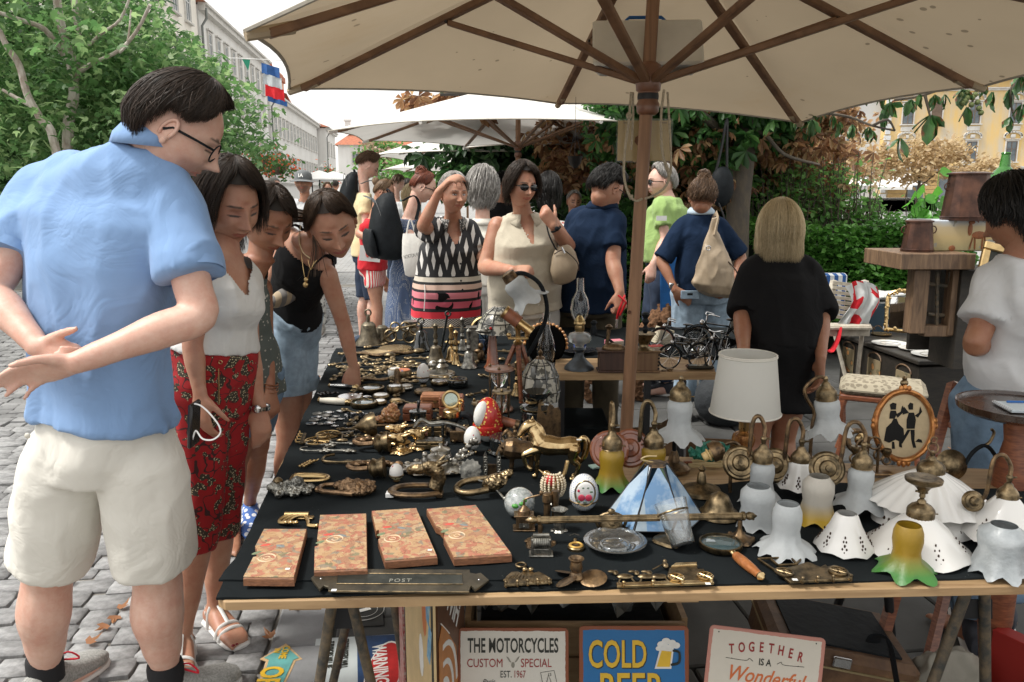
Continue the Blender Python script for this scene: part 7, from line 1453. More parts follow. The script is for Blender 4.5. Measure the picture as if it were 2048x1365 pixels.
for rr,mm,zz in((1.0,aY,.0101),(.94,ah('red_enamel',(.48,.02,.02),.5,nz=30,var=.25),.0106)):MB().slab([(cc.x-o.x+.058*rr*qc(a),cc.y-o.y+ax_*rr*qs(a)) for a in[i*PI/16 for i in range(32)]],zz-.0005,zz).bd('oval',mm,t)
ftext(t,'WARNING',(757,1290),(764,1400),(775,1290),.066,aY,sx=.72,bold=.0015,z=.0015);ftext(t,'TRESPASSERS WILL',(690,1279),(683,1400),(705,1279),.034,aR,sx=.62,bold=.0008,z=.0005);ftext(t,'SURVIVORS WILL BE',(662,1283),(650,1400),(680,1283),.030,aR,sx=.60,bold=.0006,z=.0005)
t,c=bw('black round motif metal sign lying under the trestle plate',[(690,1206),(764,1204),(768,1250),(694,1254)],ah('black_enamel',(.025,.025,.022),.45,nz=20,var=.4));q=MB();cc=G(728,1220,.01)-V((t.location.x,t.location.y,0));q.tz(cc,.075,.0015,30,4);q.tz(cc,.05,.001,30,4);q.box(cc,(.05,.02,.001),rot=(0,0,.5));q.bd('printed_ring',aY,t)
ae=ah('aged_brass',(.31,.23,.13),.36,metal=1.,nz=45,k2=(.07,.055,.035),bump=.25,bs=120);aF=ah('bright_brass',(.66,.50,.27),.22,metal=1.,nz=30,k2=(.34,.22,.10));af=ah('dark_bronze',(.26,.17,.09),.38,metal=.9,nz=50,k2=(.07,.05,.035),bump=.3,bs=140)
au=ah('pewter',(.36,.35,.31),.36,metal=.95,nz=50,k2=(.08,.08,.075),bump=.5,bs=150);m_copper=ah('brown_glazed_copper',(.24,.075,.035),.18,nz=20,var=.3,coat=.6);m_frost=ah('frosted_glass',(.72,.76,.77),.55,trans=.45,nz=60,var=.08,bump=.5,bs=160)
cj=ah('clear_glass',(.95,.97,.97),.03,trans=1.,ior=1.45);aO=ah('white_glazed_ceramic',(.74,.73,.70),.18,coat=.5);m_hole=ah('dark_pierced_hole',(.05,.03,.02),.9);bL=ah('mahogany',(.26,.09,.04),.35,nz=30,k2=(.13,.04,.02),sx_=(1,1,5),coat=.2);ay=ah('black_glaze',(.010,.012,.012),.10,coat=.6);be=ah('price_sticker',(.75,.75,.73),.5)
m_blueg=ah('oil_lamp_glass',(.55,.58,.58),.15,trans=.6)
ONE={'braid_trim','frame_ornament','painted_rose','painted_leaf','pearl','feather','amber_bead','iwell','cup','foot','mount','fan','pot','stem','glass'}
class It:
 def __init__(s,name,label,cat,px,py,h=TZ+.0045,rot=0,group=None,s_=1.):
  p=G(px,py,h);s.k=mpp(p)*s_;s.t=ag(name,label,cat,p,rot=rot,group=group);s.px,s.py,s.h=px,py,h;s.o=p
 def mb(s):return MB(qS(s.k,4))
 def add(s,nm,m,*ops,ang=35,M=None):
  if nm in ONE and len(ops)>1:return[s.add(nm,m,o_,ang=ang) for o_ in ops]
  mb=MB(qS(s.k,4) if M is None else qS(s.k,4)@M)
  for op,a,kw in ops:getattr(mb,op)(*a,**kw)
  return mb.bd(nm,m,s.t,ang=ang)
 def W(s,px,py,dz=0):return(G(px,py,s.h+dz*s.k)-s.o)/s.k
 def sticker(s,px,py,z=3):p=s.W(px,py,z);s.add('price_sticker',be,B((p.x,p.y,z+.4),(10,8,.6)))
def B(*a,**k):return('box',a,k)
def Lt(*a,**k):return('la',a,k)
def Tu(*a,**k):return('tube',a,k)
def Ba(*a,**k):return('ball',a,k)
def To(*a,**k):return('tz',a,k)
def Sl(*a,**k):return('slab',a,k)
def SP(*p):return ac(p)
def painted(name,seed):
 def fn(N,L,co):
  c=cz(N,L,co,loc=(seed*3.1,seed,0));nn=N.new('ShaderNodeVectorMath');nn.operation='MULTIPLY_ADD';L.new(aE(N,L,c,'Noise',30,1,Detail=4.),nn.inputs[0]);iv(nn,1,(.05,.05,.05));L.new(c,nn.inputs[2]);v=aE(N,L,nn.outputs[0],'Voronoi',75,'Color',feature='F1');f=bE(N,L,v)[0];n=aE(N,L,c,'Noise',26,Detail=6.,Distortion=2.)
  c1=aP(N,L,f,[(0,(.30,.07,.05)),(.22,(.36,.23,.12)),(.42,(.24,.10,.06)),(.6,(.33,.19,.09)),(.75,(.13,.13,.11)),(.83,(.38,.27,.16)),(.95,(.07,.10,.06))],True)
  c2=aD(N,L,zm(N,L,n,.55),c1,(.46,.31,.17));ln=zl(N,L,zb(N,L,zs(N,L,n,.5)),.010);return aD(N,L,zm(N,L,ln,.8),c2,(.16,.05,.03))
 return az(name,fn,.6,bump=.3,bs=300)
m_bside=cF('red_brown_wood_side',(.30,.13,.06),(.14,.06,.03),axis=(1,1,3),s=60)
BO=[('leftmost painted wooden board with a notch and blue grey front edge',[(528,1058),(614,1058),(588,1156),(486,1155),(506,1115),(514,1113),(514,1100),(510,1093)]),('second painted wooden board from the left, showing red capped figures',[(640,1030),(733,1027),(735,1138),(628,1142),(629,1094),(637,1092),(637,1080),(634,1078)]),('third painted wooden board with a green branch, right of the red capped figures',[(743,1022),(833,1016),(875,1113),(770,1122),(756,1080),(761,1077),(757,1060),(752,1062)]),('rightmost painted wooden board with a wheel, standing askew',[(853,1018),(952,1010),(1024,1108),(908,1116),(887,1074),(890,1068),(880,1055),(872,1052)])]
for i,(lb,pts) in enumerate(BO):
 th=.019;P=[G(x,y,TZ+.008+th) for x,y in pts];c=sum(P,V((0,0,0)))/len(P);t=ag('painted_board',lb,'wooden board',(c.x,c.y,TZ+.008),group='painted wooden boards in a row');L2=[(p.x-c.x,p.y-c.y) for p in P]
 MB().slab(L2,0,th-.001,bev=.003).bd('block',m_bside,t,ang=30);cx,cy_=sum(a for a,b in L2)/len(L2),sum(b for a,b in L2)/len(L2);MB().slab([(a*.985,b*.985) for a,b in L2],th-.001,th+.0004).bd('painted_face',painted('folk_painting_%d'%i,i),t)
 q=MB();x,y=(0,-.01),(0,0);q.tz((.01,-.03 if i!=1 else .01,th+.0006),.018,.0016,20,4);q.tz((.01,-.03 if i!=1 else .01,th+.0006),.007,.001,14,4)
 q.bd('painted_ring',ah('faded_cream_paint',(.58,.42,.28),.7),t)
 q=MB()
 for dx,dy,a in((-.012,.035,.3),(.022,.03,-.4),(-.02,-.005,.8)):q.box((dx,dy,th+.0007),(.016,.006,.0006),rot=(0,0,a))
 for bi,(dx,dy,a) in enumerate(((-.012,.035,.3),(.022,.03,-.4),(-.02,-.005,.8))):MB().ball((dx,dy,th+.0003),(.012,.006,.0010),10,4,rot=(0,0,a)).bd('painted_figure',[ah('faded_red_paint',(.48,.07,.05),.7),ah('grey_blue_paint',(.16,.18,.18),.7),ah('faded_green_paint',(.14,.18,.10),.7)][bi],t)
 p=[(529+0,0)];sx=[(583,1145),None,(868,1107),None][i]
 if sx:p=G(sx[0]-6,sx[1]-4,TZ+.008+th)-V((c.x,c.y,TZ+.008));MB().box((p.x-.003,p.y+.004,th+.0012),(.009,.007,.0008)).bd('price_sticker',be,t)
P=It('letter_plate','long dark brass letter plate engraved POST at the front edge','letter plate',800,1168,h=TZ+.009);O=[(622,1160),(636,1148),(650,1152),(660,1143),(662,1148),(668,1142),(940,1144),(940,1150),(952,1152),(962,1150),(978,1164),(962,1176),(950,1184),(942,1176),(938,1188),(658,1186),(656,1178),(648,1176),(640,1184),(630,1172)]
P.add('plate',ah('dark_brass_plate',(.13,.11,.075),.42,metal=.85,nz=20,k2=(.06,.055,.045)),Sl([(P.W(x,y).x,P.W(x,y).y) for x,y in O],0,5,bev=1.2));q=[P.W(x,y) for x,y in[(676,1152),(924,1154),(926,1174),(674,1173)]]
P.add('flap',ah('tarnished_flap',(.075,.08,.07),.4,metal=.8,nz=12,k2=(.03,.035,.03)),Sl([(v_.x,v_.y) for v_ in q],5,5.6));P.add('flap_rim',ae,Tu([V((v_.x,v_.y,5.6)) for v_ in q],1.1,5,closed=1));P.add('lower_rim',ae,Tu([V((P.W(657,1187).x,P.W(657,1187).y,4.4)),V((P.W(938,1189).x,P.W(938,1189).y,4.4))],1.2,6))
aH('POST',19*P.k,ah('worn_silver_letter',(.30,.30,.26),.4,metal=.6),P.t,qT((0,.002,6*P.k))@qR(.02,4,'Z'),sx=.85,space=1.25,bold=.0002);P.sticker(668,1181,6);P.add('screw',av,Ba((P.W(642,1162).x,P.W(642,1162).y,5),(2.4,2.4,1.2)));P.add('screw',av,Ba((P.W(958,1164).x,P.W(958,1164).y,5),(2.4,2.4,1.2)))
def bM(it,nm,m,pts,th=4,z=0,bev=1.):return it.add(nm,m,Sl([(it.W(x,y).x,it.W(x,y).y) for x,y in pts],z,z+th,bev=bev))
def hooks(it,xs,y0,m,y1=None,L_=9):
 for i,x in enumerate(xs):
  yy=y0 if y1 is None else y0+(y1-y0)*i/(len(xs)-1);p=it.W(x,yy);it.add('hook',m,Tu(SP((p.x,p.y,4),(p.x,p.y-L_*.8,3),(p.x,p.y-L_*1.5,6),(p.x,p.y-L_*1.3,13)),2.6,8),Ba((p.x,p.y-L_*1.3,14),3.6,8,6))
e=It('eagle_hook_rack','brass double headed eagle rack with five hooks beside the propeller','hook rack',1055,1160);bM(e,'wings',ae,[(1008,1166),(1012,1156),(1022,1148),(1036,1147),(1042,1150),(1046,1143),(1056,1142),(1064,1143),(1068,1150),(1078,1147),(1090,1153),(1102,1160),(1104,1168),(1008,1174)],5,0,2)
for i in range(14):p=e.W(1014+i*6.4,1162-5*qs(i*.5));e.add('feather',ae,Ba((p.x,p.y,5),(2.2,13,1.8),6,4,rot=(0,0,(i-7)*.1)))
e.add('ring',ae,To((e.W(1042,1136).x,e.W(1042,1136).y,6),10,2.6,18,6));e.add('head',ae,Ba((e.W(1050,1146).x,e.W(1050,1146).y,8),(6,5,4),8,6));e.add('head',ae,Ba((e.W(1062,1146).x,e.W(1062,1146).y,8),(6,5,4),8,6));hooks(e,(1012,1035,1055,1075,1098),1172,ae,1166)
pr=It('propeller','small three bladed bronze propeller standing beside the eagle rack','propeller',1152,1160);pr.add('hub',af,Lt([(11,0),(15,6),(12,14),(10,18),(13,26),(11,40),(16,46),(13,47),(9,40)],18))
for a,s_ in((2.45,30),(3.95,33),(-.25,38)):
 M=qR(a,4,'Z')@qT((s_*.9,0,8))@Euler((.35,.15 if a>0 else-.1,0)).to_matrix().to_4x4();pr.add('blade',af,Ba((0,0,0),(s_*.75,s_*.62,1.6),18,8,M=M))
w=It('carriage_hook_rack','brass coach and horses rack with four hooks at the front edge','hook rack',1328,1160,h=TZ+.006);bM(w,'rail',aF,[(1232,1170),(1425,1163),(1428,1170),(1234,1177)],5);bM(w,'coach',ae,[(1335,1152),(1338,1140),(1350,1136),(1392,1134),(1396,1142),(1408,1142),(1418,1158),(1400,1166),(1345,1166)],5,0,2);bM(w,'coach_roof',aF,[(1342,1140),(1350,1133),(1394,1132),(1394,1137)],9,0,2)
for x,y in((1352,1161),(1410,1158)):p=w.W(x,y);w.add('wheel',aF,To((p.x,p.y,7),15,2.2,20,6),*[Tu([(p.x,p.y,7),(p.x+14*qc(a),p.y+14*qs(a),7)],1.,4) for a in[j*PI/4 for j in range(8)]])
for x in(1250,1292,1318):p=w.W(x,1158);w.add('horse',ae,Ba((p.x,p.y,5),(17,9,5),10,6),Ba((p.x-17,p.y+14,6),(6,9,4),8,6),Ba((p.x-25,p.y+19,6),(8,4,3),8,6),Tu([(p.x-10,p.y-6,4),(p.x-16,p.y-24,4)],1.8,5),Tu([(p.x+12,p.y-6,4),(p.x+17,p.y-24,4)],1.8,5))
p=w.W(1330,1138);w.add('driver',ae,Ba((p.x,p.y,8),(7,11,6),8,6),Ba((p.x+2,p.y+14,9),(5,5,5),8,6),Tu([(p.x-4,p.y+3,9),(p.x-30,p.y-20,8)],1.5,5));hooks(w,(1246,1304,1362,1420),1174,aF,1167,7);w.sticker(1416,1168,7)
c=It('car_hook_rack','brass vintage car shaped rack with hooks right of the magnifying glass','hook rack',1610,1145,h=TZ+.006);bM(c,'car_body',ae,[(1562,1142),(1590,1135),(1614,1128),(1622,1130),(1640,1138),(1650,1133),(1655,1137),(1668,1134),(1690,1140),(1702,1152),(1700,1162),(1580,1168),(1556,1150)],5,0,2)
for pts in(((1516,1121),(1606,1117)),((1606,1117),(1592,1132)),((1516,1121),(1556,1148)),((1542,1122),(1556,1134)),((1582,1119),(1594,1132)),((1556,1134),(1594,1132)),((1556,1148),(1560,1140))):a,b=[c.W(*q_) for q_ in pts];c.add('car_hood_strut',ae,Tu([(a.x,a.y,3),(b.x,b.y,3)],2.8,6))
for x,y in((1568,1151),(1676,1149)):p=c.W(x,y);c.add('wheel',ae,To((p.x,p.y,7),17,2.2,20,6),To((p.x,p.y,6),12,1.4,18,5),*[Tu([(p.x,p.y,7),(p.x+16*qc(a),p.y+16*qs(a),7)],.9,4) for a in[j*PI/5 for j in range(10)]])
hooks(c,(1602,1632,1663,1698),1166,ae,1161,6);c.sticker(1590,1160,8)
def bV(lab,cx,cy,r,hx,hy,mh,grp=None,hw=7,z=6):
 it=It('magnifying_glass',lab,'magnifying glass',cx,cy);it.add('rim',ae,Lt([(r,0),(r+1.5,1),(r+1.5,z+4),(r-1.5,z+5),(r-1.5,0)],36,cap=0),ang=60);it.add('lens',ah('lens_glass',(.10,.17,.19),.04,nz=.0,trans=.55,coat=1.,spec=1.),Ba((0,0,z),(r-1,r-1,5),28,8));e_=it.W(hx,hy);d=V((e_.x,e_.y,0));n=d.normalized();a=n*(r+1);b=n*(r+14)
 it.add('ferrule',aF,Tu([a+V((0,0,z)),n*(r+7)+V((0,0,z+1)),b+V((0,0,z))],[4,6.5,5],12));Ln=d.length-(r+14);it.add('handle',mh,Tu([b+n*Ln*f+V((0,0,z+1)) for f in(0,.05,.3,.6,.85,.9)],[hw*.6,hw*.9,hw*1.05,hw*.95,hw*.7,hw*.75],14));it.add('end_knob',aF,Tu([b+n*Ln*f+V((0,0,z+1)) for f in(.88,.92,.96,1.0)],[hw*.8,hw*.9,hw*.5,hw*.15],12));return it
bV('large magnifying glass with turned wooden handle on the front cloth',1441,1093,41,1527,1165,cF('turned_cherry_wood',(.42,.17,.06),(.22,.07,.02),axis=(1,1,1),s=50,rough=.3),hw=10);bV('magnifying glass with white bone handle',728,812,25,634,806,ah('bone',(.62,.59,.50),.45,nz=30,var=.1),hw=7,z=5);bV('magnifying glass with black handle lying behind the bone handled one',742,782,25,655,776,ay,hw=5,z=4)
d=It('glass_dish','clear oval glass soap dish with a raised ring in the middle','dish',1230,1096);d.add('dish',ah('dish_glass',(.90,.94,.95),.05,trans=.95,coat=1.),Lt([(16,2),(30,2),(34,5),(44,8),(60,15),(63,17),(61,18),(44,11),(34,8),(30,5),(16,5)],40),To((0,0,8),28,3,30,8),Lt([(22,4),(24,9),(20,10),(4,9)],24),ang=60)
rl=It('towel_rail','long reeded brass towel rail on three ornate rosettes','towel rail',1285,1085);y_=[rl.W(1085,1088),rl.W(1478,1080)];zr=46;a,b=V((y_[0].x-4,y_[0].y,zr+4)),V((y_[1].x+4,y_[1].y+2,zr+4))
rl.add('rail',ae,('tube',([a,b],6.0,20),{}));
for i in range(10):an=2*PI*i/10;o_=V((0,5.9*qc(an),5.9*qs(an)));rl.add('reed',ae,Tu([a+o_,b+o_],1.2,4))
for e_,s_ in((a,-1),(b,1)):rl.add('finial',ae,Tu([e_+V((s_*x,0,0)) for x in(0,5,8,14,22,30)],[9,9,6,8.5,7,1],14),*[Ba(e_+V((s_*(12+5*(i%3)),6*qc(i*2.1),6*qs(i*2.1))),2.8,6,5) for i in range(9)])
for px,py,ch in((1080,1088,0),(1478,1080,0)):
 p=rl.W(px,py);rl.add('rosette',af,Lt([(30,0),(28,4),(18,6),(10,12),(6,18),(4,26),(5,32),(4,zr-4)],20,c=(p.x,p.y,0),fl=5,fa=.10),*[Ba((p.x+27*qc(i),p.y+27*qs(i),4),(5,5,3),6,4) for i in range(6)])
p=rl.W(1222,1066);rl.add('cherub_bracket',ae,Ba((p.x,p.y,18),(24,16,20),16,10),Tu(SP((p.x-24,p.y,10),(p.x-30,p.y,26),(p.x-18,p.y,38),(p.x,p.y,44)),3.5,6),Tu(SP((p.x+24,p.y,10),(p.x+30,p.y,26),(p.x+18,p.y,38),(p.x,p.y,44)),3.5,6),Ba((p.x,p.y-12,26),(8,6,8),10,6),Ba((p.x,p.y,46),(8,6,7),8,6))
g=It('glass_tumbler','tall clear glass tumbler tilted in a brass ring on an oval bracket','tumbler',1350,1090);M=qT((6,-6,30))@Euler((-.55,-.28,0)).to_matrix().to_4x4();g.add('tumbler',ah('dish_glass'),Lt([(20,-28),(24,-26),(26,0),(30,34),(34,62),(32.5,62),(28.5,34),(24,0),(20,-22)],32,M=M),ang=60);g.add('holder_ring',ae,To((0,0,40),30,2.2,30,8,M=M));p=g.W(1345,1080);g.add('bracket',ae,Lt([(34,0),(31,5),(20,7),(8,10)],22,c=(p.x-6,p.y-4,0),fl=4,fa=.08),Tu([(p.x-4,p.y,6),(0,0,50)],3,8))
def bD(name,lab,cat,px,py,m,*ops,nm='body',grp=None,rot=0,h=None,ang=35):
 it=It(name,lab,cat,px,py,group=grp,rot=rot,**({'h':h} if h else{}));it.add(nm,m,*ops,ang=ang);return it
i_=bD('crystal_ball','glass ball with bubbles and a green clover inside','glass ball',1039,1034,ah('bubbled_glass',(.80,.84,.82),.06,trans=.5,nz=110,k2=(.35,.40,.40),coat=1.),Ba((0,0,30),31,28,20),nm='ball');i_.add('bubbles',ah('white_bubbles',(.7,.74,.72),.3),Ba((0,0,24),(27,27,20),16,10));i_.add('clover',ah('clover_green',(.06,.25,.04),.4),Ba((4,-26,38),(8,6,5),8,6),Ba((-8,-27,34),(8,6,5),8,6),Ba((10,-24,44),(5,5,4),8,6))
i_=bD('miniature_coffee_mill','miniature dark metal coffee mill in front of the glass ball','coffee mill',1048,1058,af,B((0,0,2),(44,32,3),bev=1),B((0,0,17),(32,26,26),bev=2),B((0,0,31),(40,30,3),bev=1),Lt([(13,32),(12,40),(6,46),(3,50)],14));i_.add('crank',af,Tu(SP((0,0,46),(0,0,58),(6,0,64),(34,0,72)),2,6),Ba((34,0,76),(5,5,5),8,6));i_.add('drawer',au,B((0,-13.5,12),(20,1.5,10)),Ba((0,-16,12),2,6,4))
i_=bD('miniature_mangle','miniature pewter mangle with ribbed roller','miniature',1082,1110,au,B((0,0,2),(48,28,4),bev=1),B((-17,0,20),(6,20,34),bev=2),B((17,0,20),(6,20,34),bev=2),Tu([(-16,0,26),(16,0,26)],12,16),Tu([(-16,0,42),(16,0,42)],4,10),B((0,-9,12),(30,4,10),bev=1));i_.add('rib',au,*[To((x,0,26),12.5,.9,16,4,rot=(0,PI/2,0)) for x in range(-14,15,4)])
i_=bD('toy_figure','dark pewter goblet figurine on a leaf base beside the towel rail end','figurine',1118,1062,au,Lt([(14,0),(10,4),(12,16),(9,28),(13,40),(17,46),(14,46),(8,36)],14,fl=5,fa=.08),Ba((-12,-4,2),(6,6,3)),Ba((12,-4,2),(6,6,3)));bD('toy_binoculars','small dark brass telescope pair standing behind the towel rail','miniature',1102,1045,af,Lt([(10,0),(11,6),(7,10),(7,40),(10,44),(10,60),(7,62)],12,c=(-8,0,0)),Lt([(7,4),(6,30),(8,50),(8,66)],12,c=(8,2,0)))
i_=bD('pocket_compass','small gold dial compass charm with a chevron handle','compass',1152,1098,ae,Lt([(17,0),(17,5),(15,7)],24),Tu([(0,14,4),(0,26,8)],4,8),nm='case');i_.add('dial',ah('gold_dial',(.62,.38,.10),.4,metal=.6),To((0,0,7),12,3.2,24,6));i_.add('needle',au,B((0,0,9),(16,2,1),rot=(0,0,.6)),B((-4,50,8),(14,2,1),rot=(0,0,.7)),B((5,50,8),(14,2,1),rot=(0,0,-.7)))
def egg(name,lab,px,py,r,hgt,m_up,m_lo,cat='porcelain egg',feet=0,z0=0,h=None,cart=None):
 it=It(name,lab,cat,px,py,**({'h':h} if h else{}));pf=[(r*qs(PI*min(1,f))*(1-.12*f+.0),z0+hgt*(1-qc(PI*f))/2) for f in[i/16 for i in range(17)]];sp=int(16*.42);it.add('lower_half',m_lo,Lt(pf[:sp+1],26));it.add('lid',m_up,Lt(pf[sp:],26));it.add('hinge_band',ae,To((0,0,pf[sp][1]),pf[sp][0]+.4,1.5,28,5))
 if feet:[it.add('foot',aF,Ba((r*.55*qc(a),r*.55*qs(a),z0*.4),(3,3,z0*.6),8,6)) for a in(-2.3,-.8,1.5)]
 elif z0:it.add('stand',ae,Lt([(r*.5,0),(r*.35,z0*.5),(r*.5,z0+2)],16))
 return it
m_lat=aT((.66,.66,.64),(.10,.18,.38),220,.33,'blue_lattice_glaze',.05);m_lat.node_tree.nodes['Principled BSDF'].inputs['Roughness'].default_value=.2;cI=aT((.70,.69,.66),(.45,.06,.08),60,.16,'rose_sprig_glaze');cI.node_tree.nodes['Principled BSDF'].inputs['Roughness'].default_value=.2;m_lat2=aT((.66,.66,.64),(.02,.02,.02),200,.3,'black_lattice_glaze',.05);m_redf=aT((.42,.025,.02),(.72,.48,.12),95,.32,'red_gold_flower_glaze');m_redf.node_tree.nodes['Principled BSDF'].inputs['Roughness'].default_value=.25
eg=egg('porcelain_egg','large porcelain egg box with painted roses and blue lattice base',1167,1021,31,76,m_lat,m_lat);eg.add('rose_medallion',aO,Ba((0,-25,46),(19,5,25),20,12,rot=(.12,0,0)));eg.add('medallion_rim',aq,Tu([(20*qs(a),-26.5-1.5*qc(a)*qc(a)+3*(qc(a)<0)*0-.12*0,46+26*qc(a)) for a in[i*PI/12 for i in range(24)]],1.4,5,closed=1));eg.add('painted_rose',ah('rose_pink',(.45,.04,.08),.3),Ba((-7,-30.3,38),(7,1.4,7),10,6),Ba((7,-30.3,38),(7,1.4,7),10,6),Ba((-12,-28.6,52),(3.5,1.4,3.5),8,6));eg.add('painted_leaf',ah('painted_leaf_green',(.10,.16,.10),.3),*[Ba((x,-30,z),(3.4,1.1,2),6,4) for x,z in((-12,30),(0,28),(12,30),(12,50),(-4,58),(5,58))])
egg('porcelain_egg','white porcelain egg with black lattice and rosebuds on gold feet behind the horse',945,906,18,48,cI,m_lat2,feet=1,z0=7);egg('porcelain_egg','small white porcelain egg with blue bands on the far part of the cloth',847,772,14,40,cI,m_lat,z0=6);egg('enamel_box','small enamelled egg shaped pill box behind the horse head knocker',793,962,15,34,cI,aT((.50,.45,.25),(.05,.05,.04),160,.35,'enamel_dots'),cat='pill box',z0=2)
rg=egg('porcelain_egg','large red porcelain egg covered in gold flowers beside the hourglass',976,884,30,92,m_redf,aO,z0=0);rg.add('red_belt',m_redf,Lt([(28,20),(31,34),(30,38)],26));rg.add('white_medallion',aO,Ba((-13,-16,62),(15,12,26),14,10,rot=(0,.25,.5)))
bd=It('bird_figurine','red enamel and pearl bird figurine with raised gold tail','figurine',1106,1002);bd.add('body',aq,Ba((0,0,34),(22,14,22),16,12));bd.add('red_breast',ah('red_enamel',(.50,.02,.01),.1,coat=.8),Ba((-6,-9,46),(11,8,13),14,10));bd.add('head',aF,Ba((-14,-2,56),(9,7,8),10,8),Tu([(-20,-2,58),(-29,-2,66)],[4,1],8));bd.add('tail',aq,Tu(SP((14,0,44),(22,0,58),(26,0,74),(28,0,84)),[4]*12+[3],8))
g_=qn(1);bd.add('pearl',ah('pearl',(.72,.62,.45),.25,coat=.5),*[Ba((24*qc(a)*s_,-15*abs(qs(a))*s_**.5-2,z),2.6,6,5) for z in range(14,60,5) for a,s_ in[(PI*j/8,math.sqrt(max(.1,1-((z-34)/30)**2))) for j in range(9)]])
bD('silver_cup','small silver cup holding the legs of the bird figurine','cup',1106,1010,au,Lt([(8,0),(10,3),(6,8),(12,14),(14,22),(12,20)],16))
def beast(name,lab,px,py,m,s_,pose,mirror=1,h=TZ+.0045):
 it=It(name,lab,'figurine',px,py,h=h,s_=s_);mb=MB();X=lambda*p:V((p[0]*mirror,p[1],p[2]))
 for pts,rr in pose:ai(mb,[X(*p) for p in pts],[r_*1.22 for r_ in rr],12,4)
 me=bv(MB_scale(mb,.01),.012,3);me.transform(qS(it.k*100,4));aG(me);me.materials.clear();link('body',me,it.t,m);return it
def MB_scale(mb,s_):mb.v=[(x*s_,y*s_,z*s_) for x,y,z in mb.v];return mb
HORSE=[([(46,0,76),(22,0,74),(-4,0,76),(-24,0,80)],[17,16,19,17]),([(-22,0,84),(-34,2,104),(-42,4,120)],[17,12,9]),([(-40,4,122),(-52,0,118),(-66,-3,100)],[9.5,9,5.5]),([(-42,0,128),(-40,-3,137)],[3,1.5]),([(-40,6,128),(-38,8,137)],[3,1.5]),([(-34,4,124),(-22,4,110),(-14,3,92)],[5,7,6]),([(-24,8,68),(-30,9,42),(-28,9,36),(-29,9,6),(-34,9,3)],[9,5.5,4.5,3.4,5]),([(-26,-8,70),(-52,-9,60),(-58,-10,54),(-52,-9,34),(-44,-9,26)],[9,6,4.5,3.4,4.5]),([(50,9,70),(54,10,46),(64,10,36),(58,10,6),(52,10,3)],[13,7.5,4.5,3.6,5]),([(50,-9,70),(48,-10,46),(60,-11,34),(52,-11,6),(46,-11,3)],[13,7.5,4.5,3.6,5]),([(60,0,84),(72,0,92),(80,0,78),(74,0,52),(66,0,36)],[4,5.5,6.5,5.5,2])]
hz=beast('horse_figurine','polished gold trotting horse figurine with one foreleg raised',1100,958,aF,.92,HORSE);hz.sticker(1158,880,98)
beast('bull_figurine','dark bronze bull figurine behind the gold horse',1040,938,af,.62,[([(36,0,62),(6,0,64),(-26,0,68)],[24,25,30]),([(-34,0,72),(-54,0,64),(-68,0,50)],[19,15,9]),([(-52,8,74),(-58,22,78),(-66,22,88)],[4,3,1.5]),([(-52,-8,74),(-58,-22,78),(-66,-22,88)],[4,3,1.5])]+[([(x,y,50),(x,y,26),(x-2,y,3)],[11,6,6]) for x,y in((-26,-13),(-26,13),(36,-13),(36,13))]+[([(56,0,78),(62,0,50),(60,0,34)],[3,2.5,4])])
beast('horse_figurine','small bronze horse and rider figurine left of the bull',1030,905,af,.36,HORSE+[([(0,0,92),(0,0,120),(-4,0,130)],[8,10,5]),([(-4,0,140),(-4,0,144)],[8,7])])
an=It('angel_relief','flat brass angel silhouette with tall wings behind the gold horse','figurine',1098,908);an.add('relief',af,Sl([(-12,0),(-14,20),(-24,34),(-20,52),(-26,60),(-22,100),(-18,112),(-16,90),(-6,78),(-4,94),(0,102),(6,100),(10,94),(18,96),(22,88),(24,0),(18,0),(14,40),(10,0)],-3,0,M=qRX))
m_mask=ah('brown_bronze_mask',(.36,.23,.13),.33,metal=.9,nz=60,k2=(.10,.065,.04),bump=.4,bs=160)
def lump(it,nm,m,*ops,vox=1.6,f=None,amp=0,M=None):
 mb=MB()
 for op,a,kw in ops:getattr(mb,op)(*a,**kw)
 me=bv(MB_scale(mb,.01),vox*.01,3)
 if amp:fold(me,amp*.01,f or(12,12,12),3,True)
 me.transform(qS(it.k*100,4));aG(me);me.materials.clear();return link(nm,me,it.t,m)
L1=It('lion_knocker','dark lion mask door knocker lying at the left edge of the cloth','door knocker',582,985);lump(L1,'mask',au,Ba((0,0,8),(30,24,12)),Ba((-26,-2,12),(20,16,10)),Ba((12,4,18),(12,14,12)),Ba((-4,-4,18),(8,8,8)),*[Ba((38*qc(a),26*qs(a)+0,6),(10,9,6)) for a in[i*.8-2 for i in range(7)]],*[Tu([(-20+8*i,-22,6),(-14+8*i,-2,17),(-16+8*i,16,8)],2.5,6) for i in range(6)],amp=3.,f=(14,14,14));L1.add('knob',ae,Lt([(9,18),(10,24),(6,28),(3,30)],14,c=(-26,4,0)))
L2_=It('face_knocker','bronze laurel crowned face door knocker lying on its back','door knocker',697,985);lump(L2_,'mask',m_mask,Ba((10,0,10),(36,20,15)),Ba((0,-2,22),(9,6,9)),Ba((-18,-2,16),(11,10,7)),Ba((-6,0,22),(6,5,4)),Ba((-12,0,20),(4,7,4)),Ba((16,8,22),(6,4,4)),Ba((16,-10,21),(6,4,4)),*[Ba((22+24*qc(a),24*qs(a),9),(9,8,7)) for a in[i*.42-1.9 for i in range(10)]],*[Ba((32+14*qc(a*1.3),16*qs(a*1.7),16),(6,5,5)) for a in range(9)],amp=2.,f=(16,16,16));L2_.add('knocker_ring',m_mask,Tu(SP((-16,26,6),(-48,22,7),(-58,6,8),(-50,-14,8),(-16,-24,8),(14,-28,7)),[5]*21,10),B((-60,0,6),(14,16,10),bev=3))
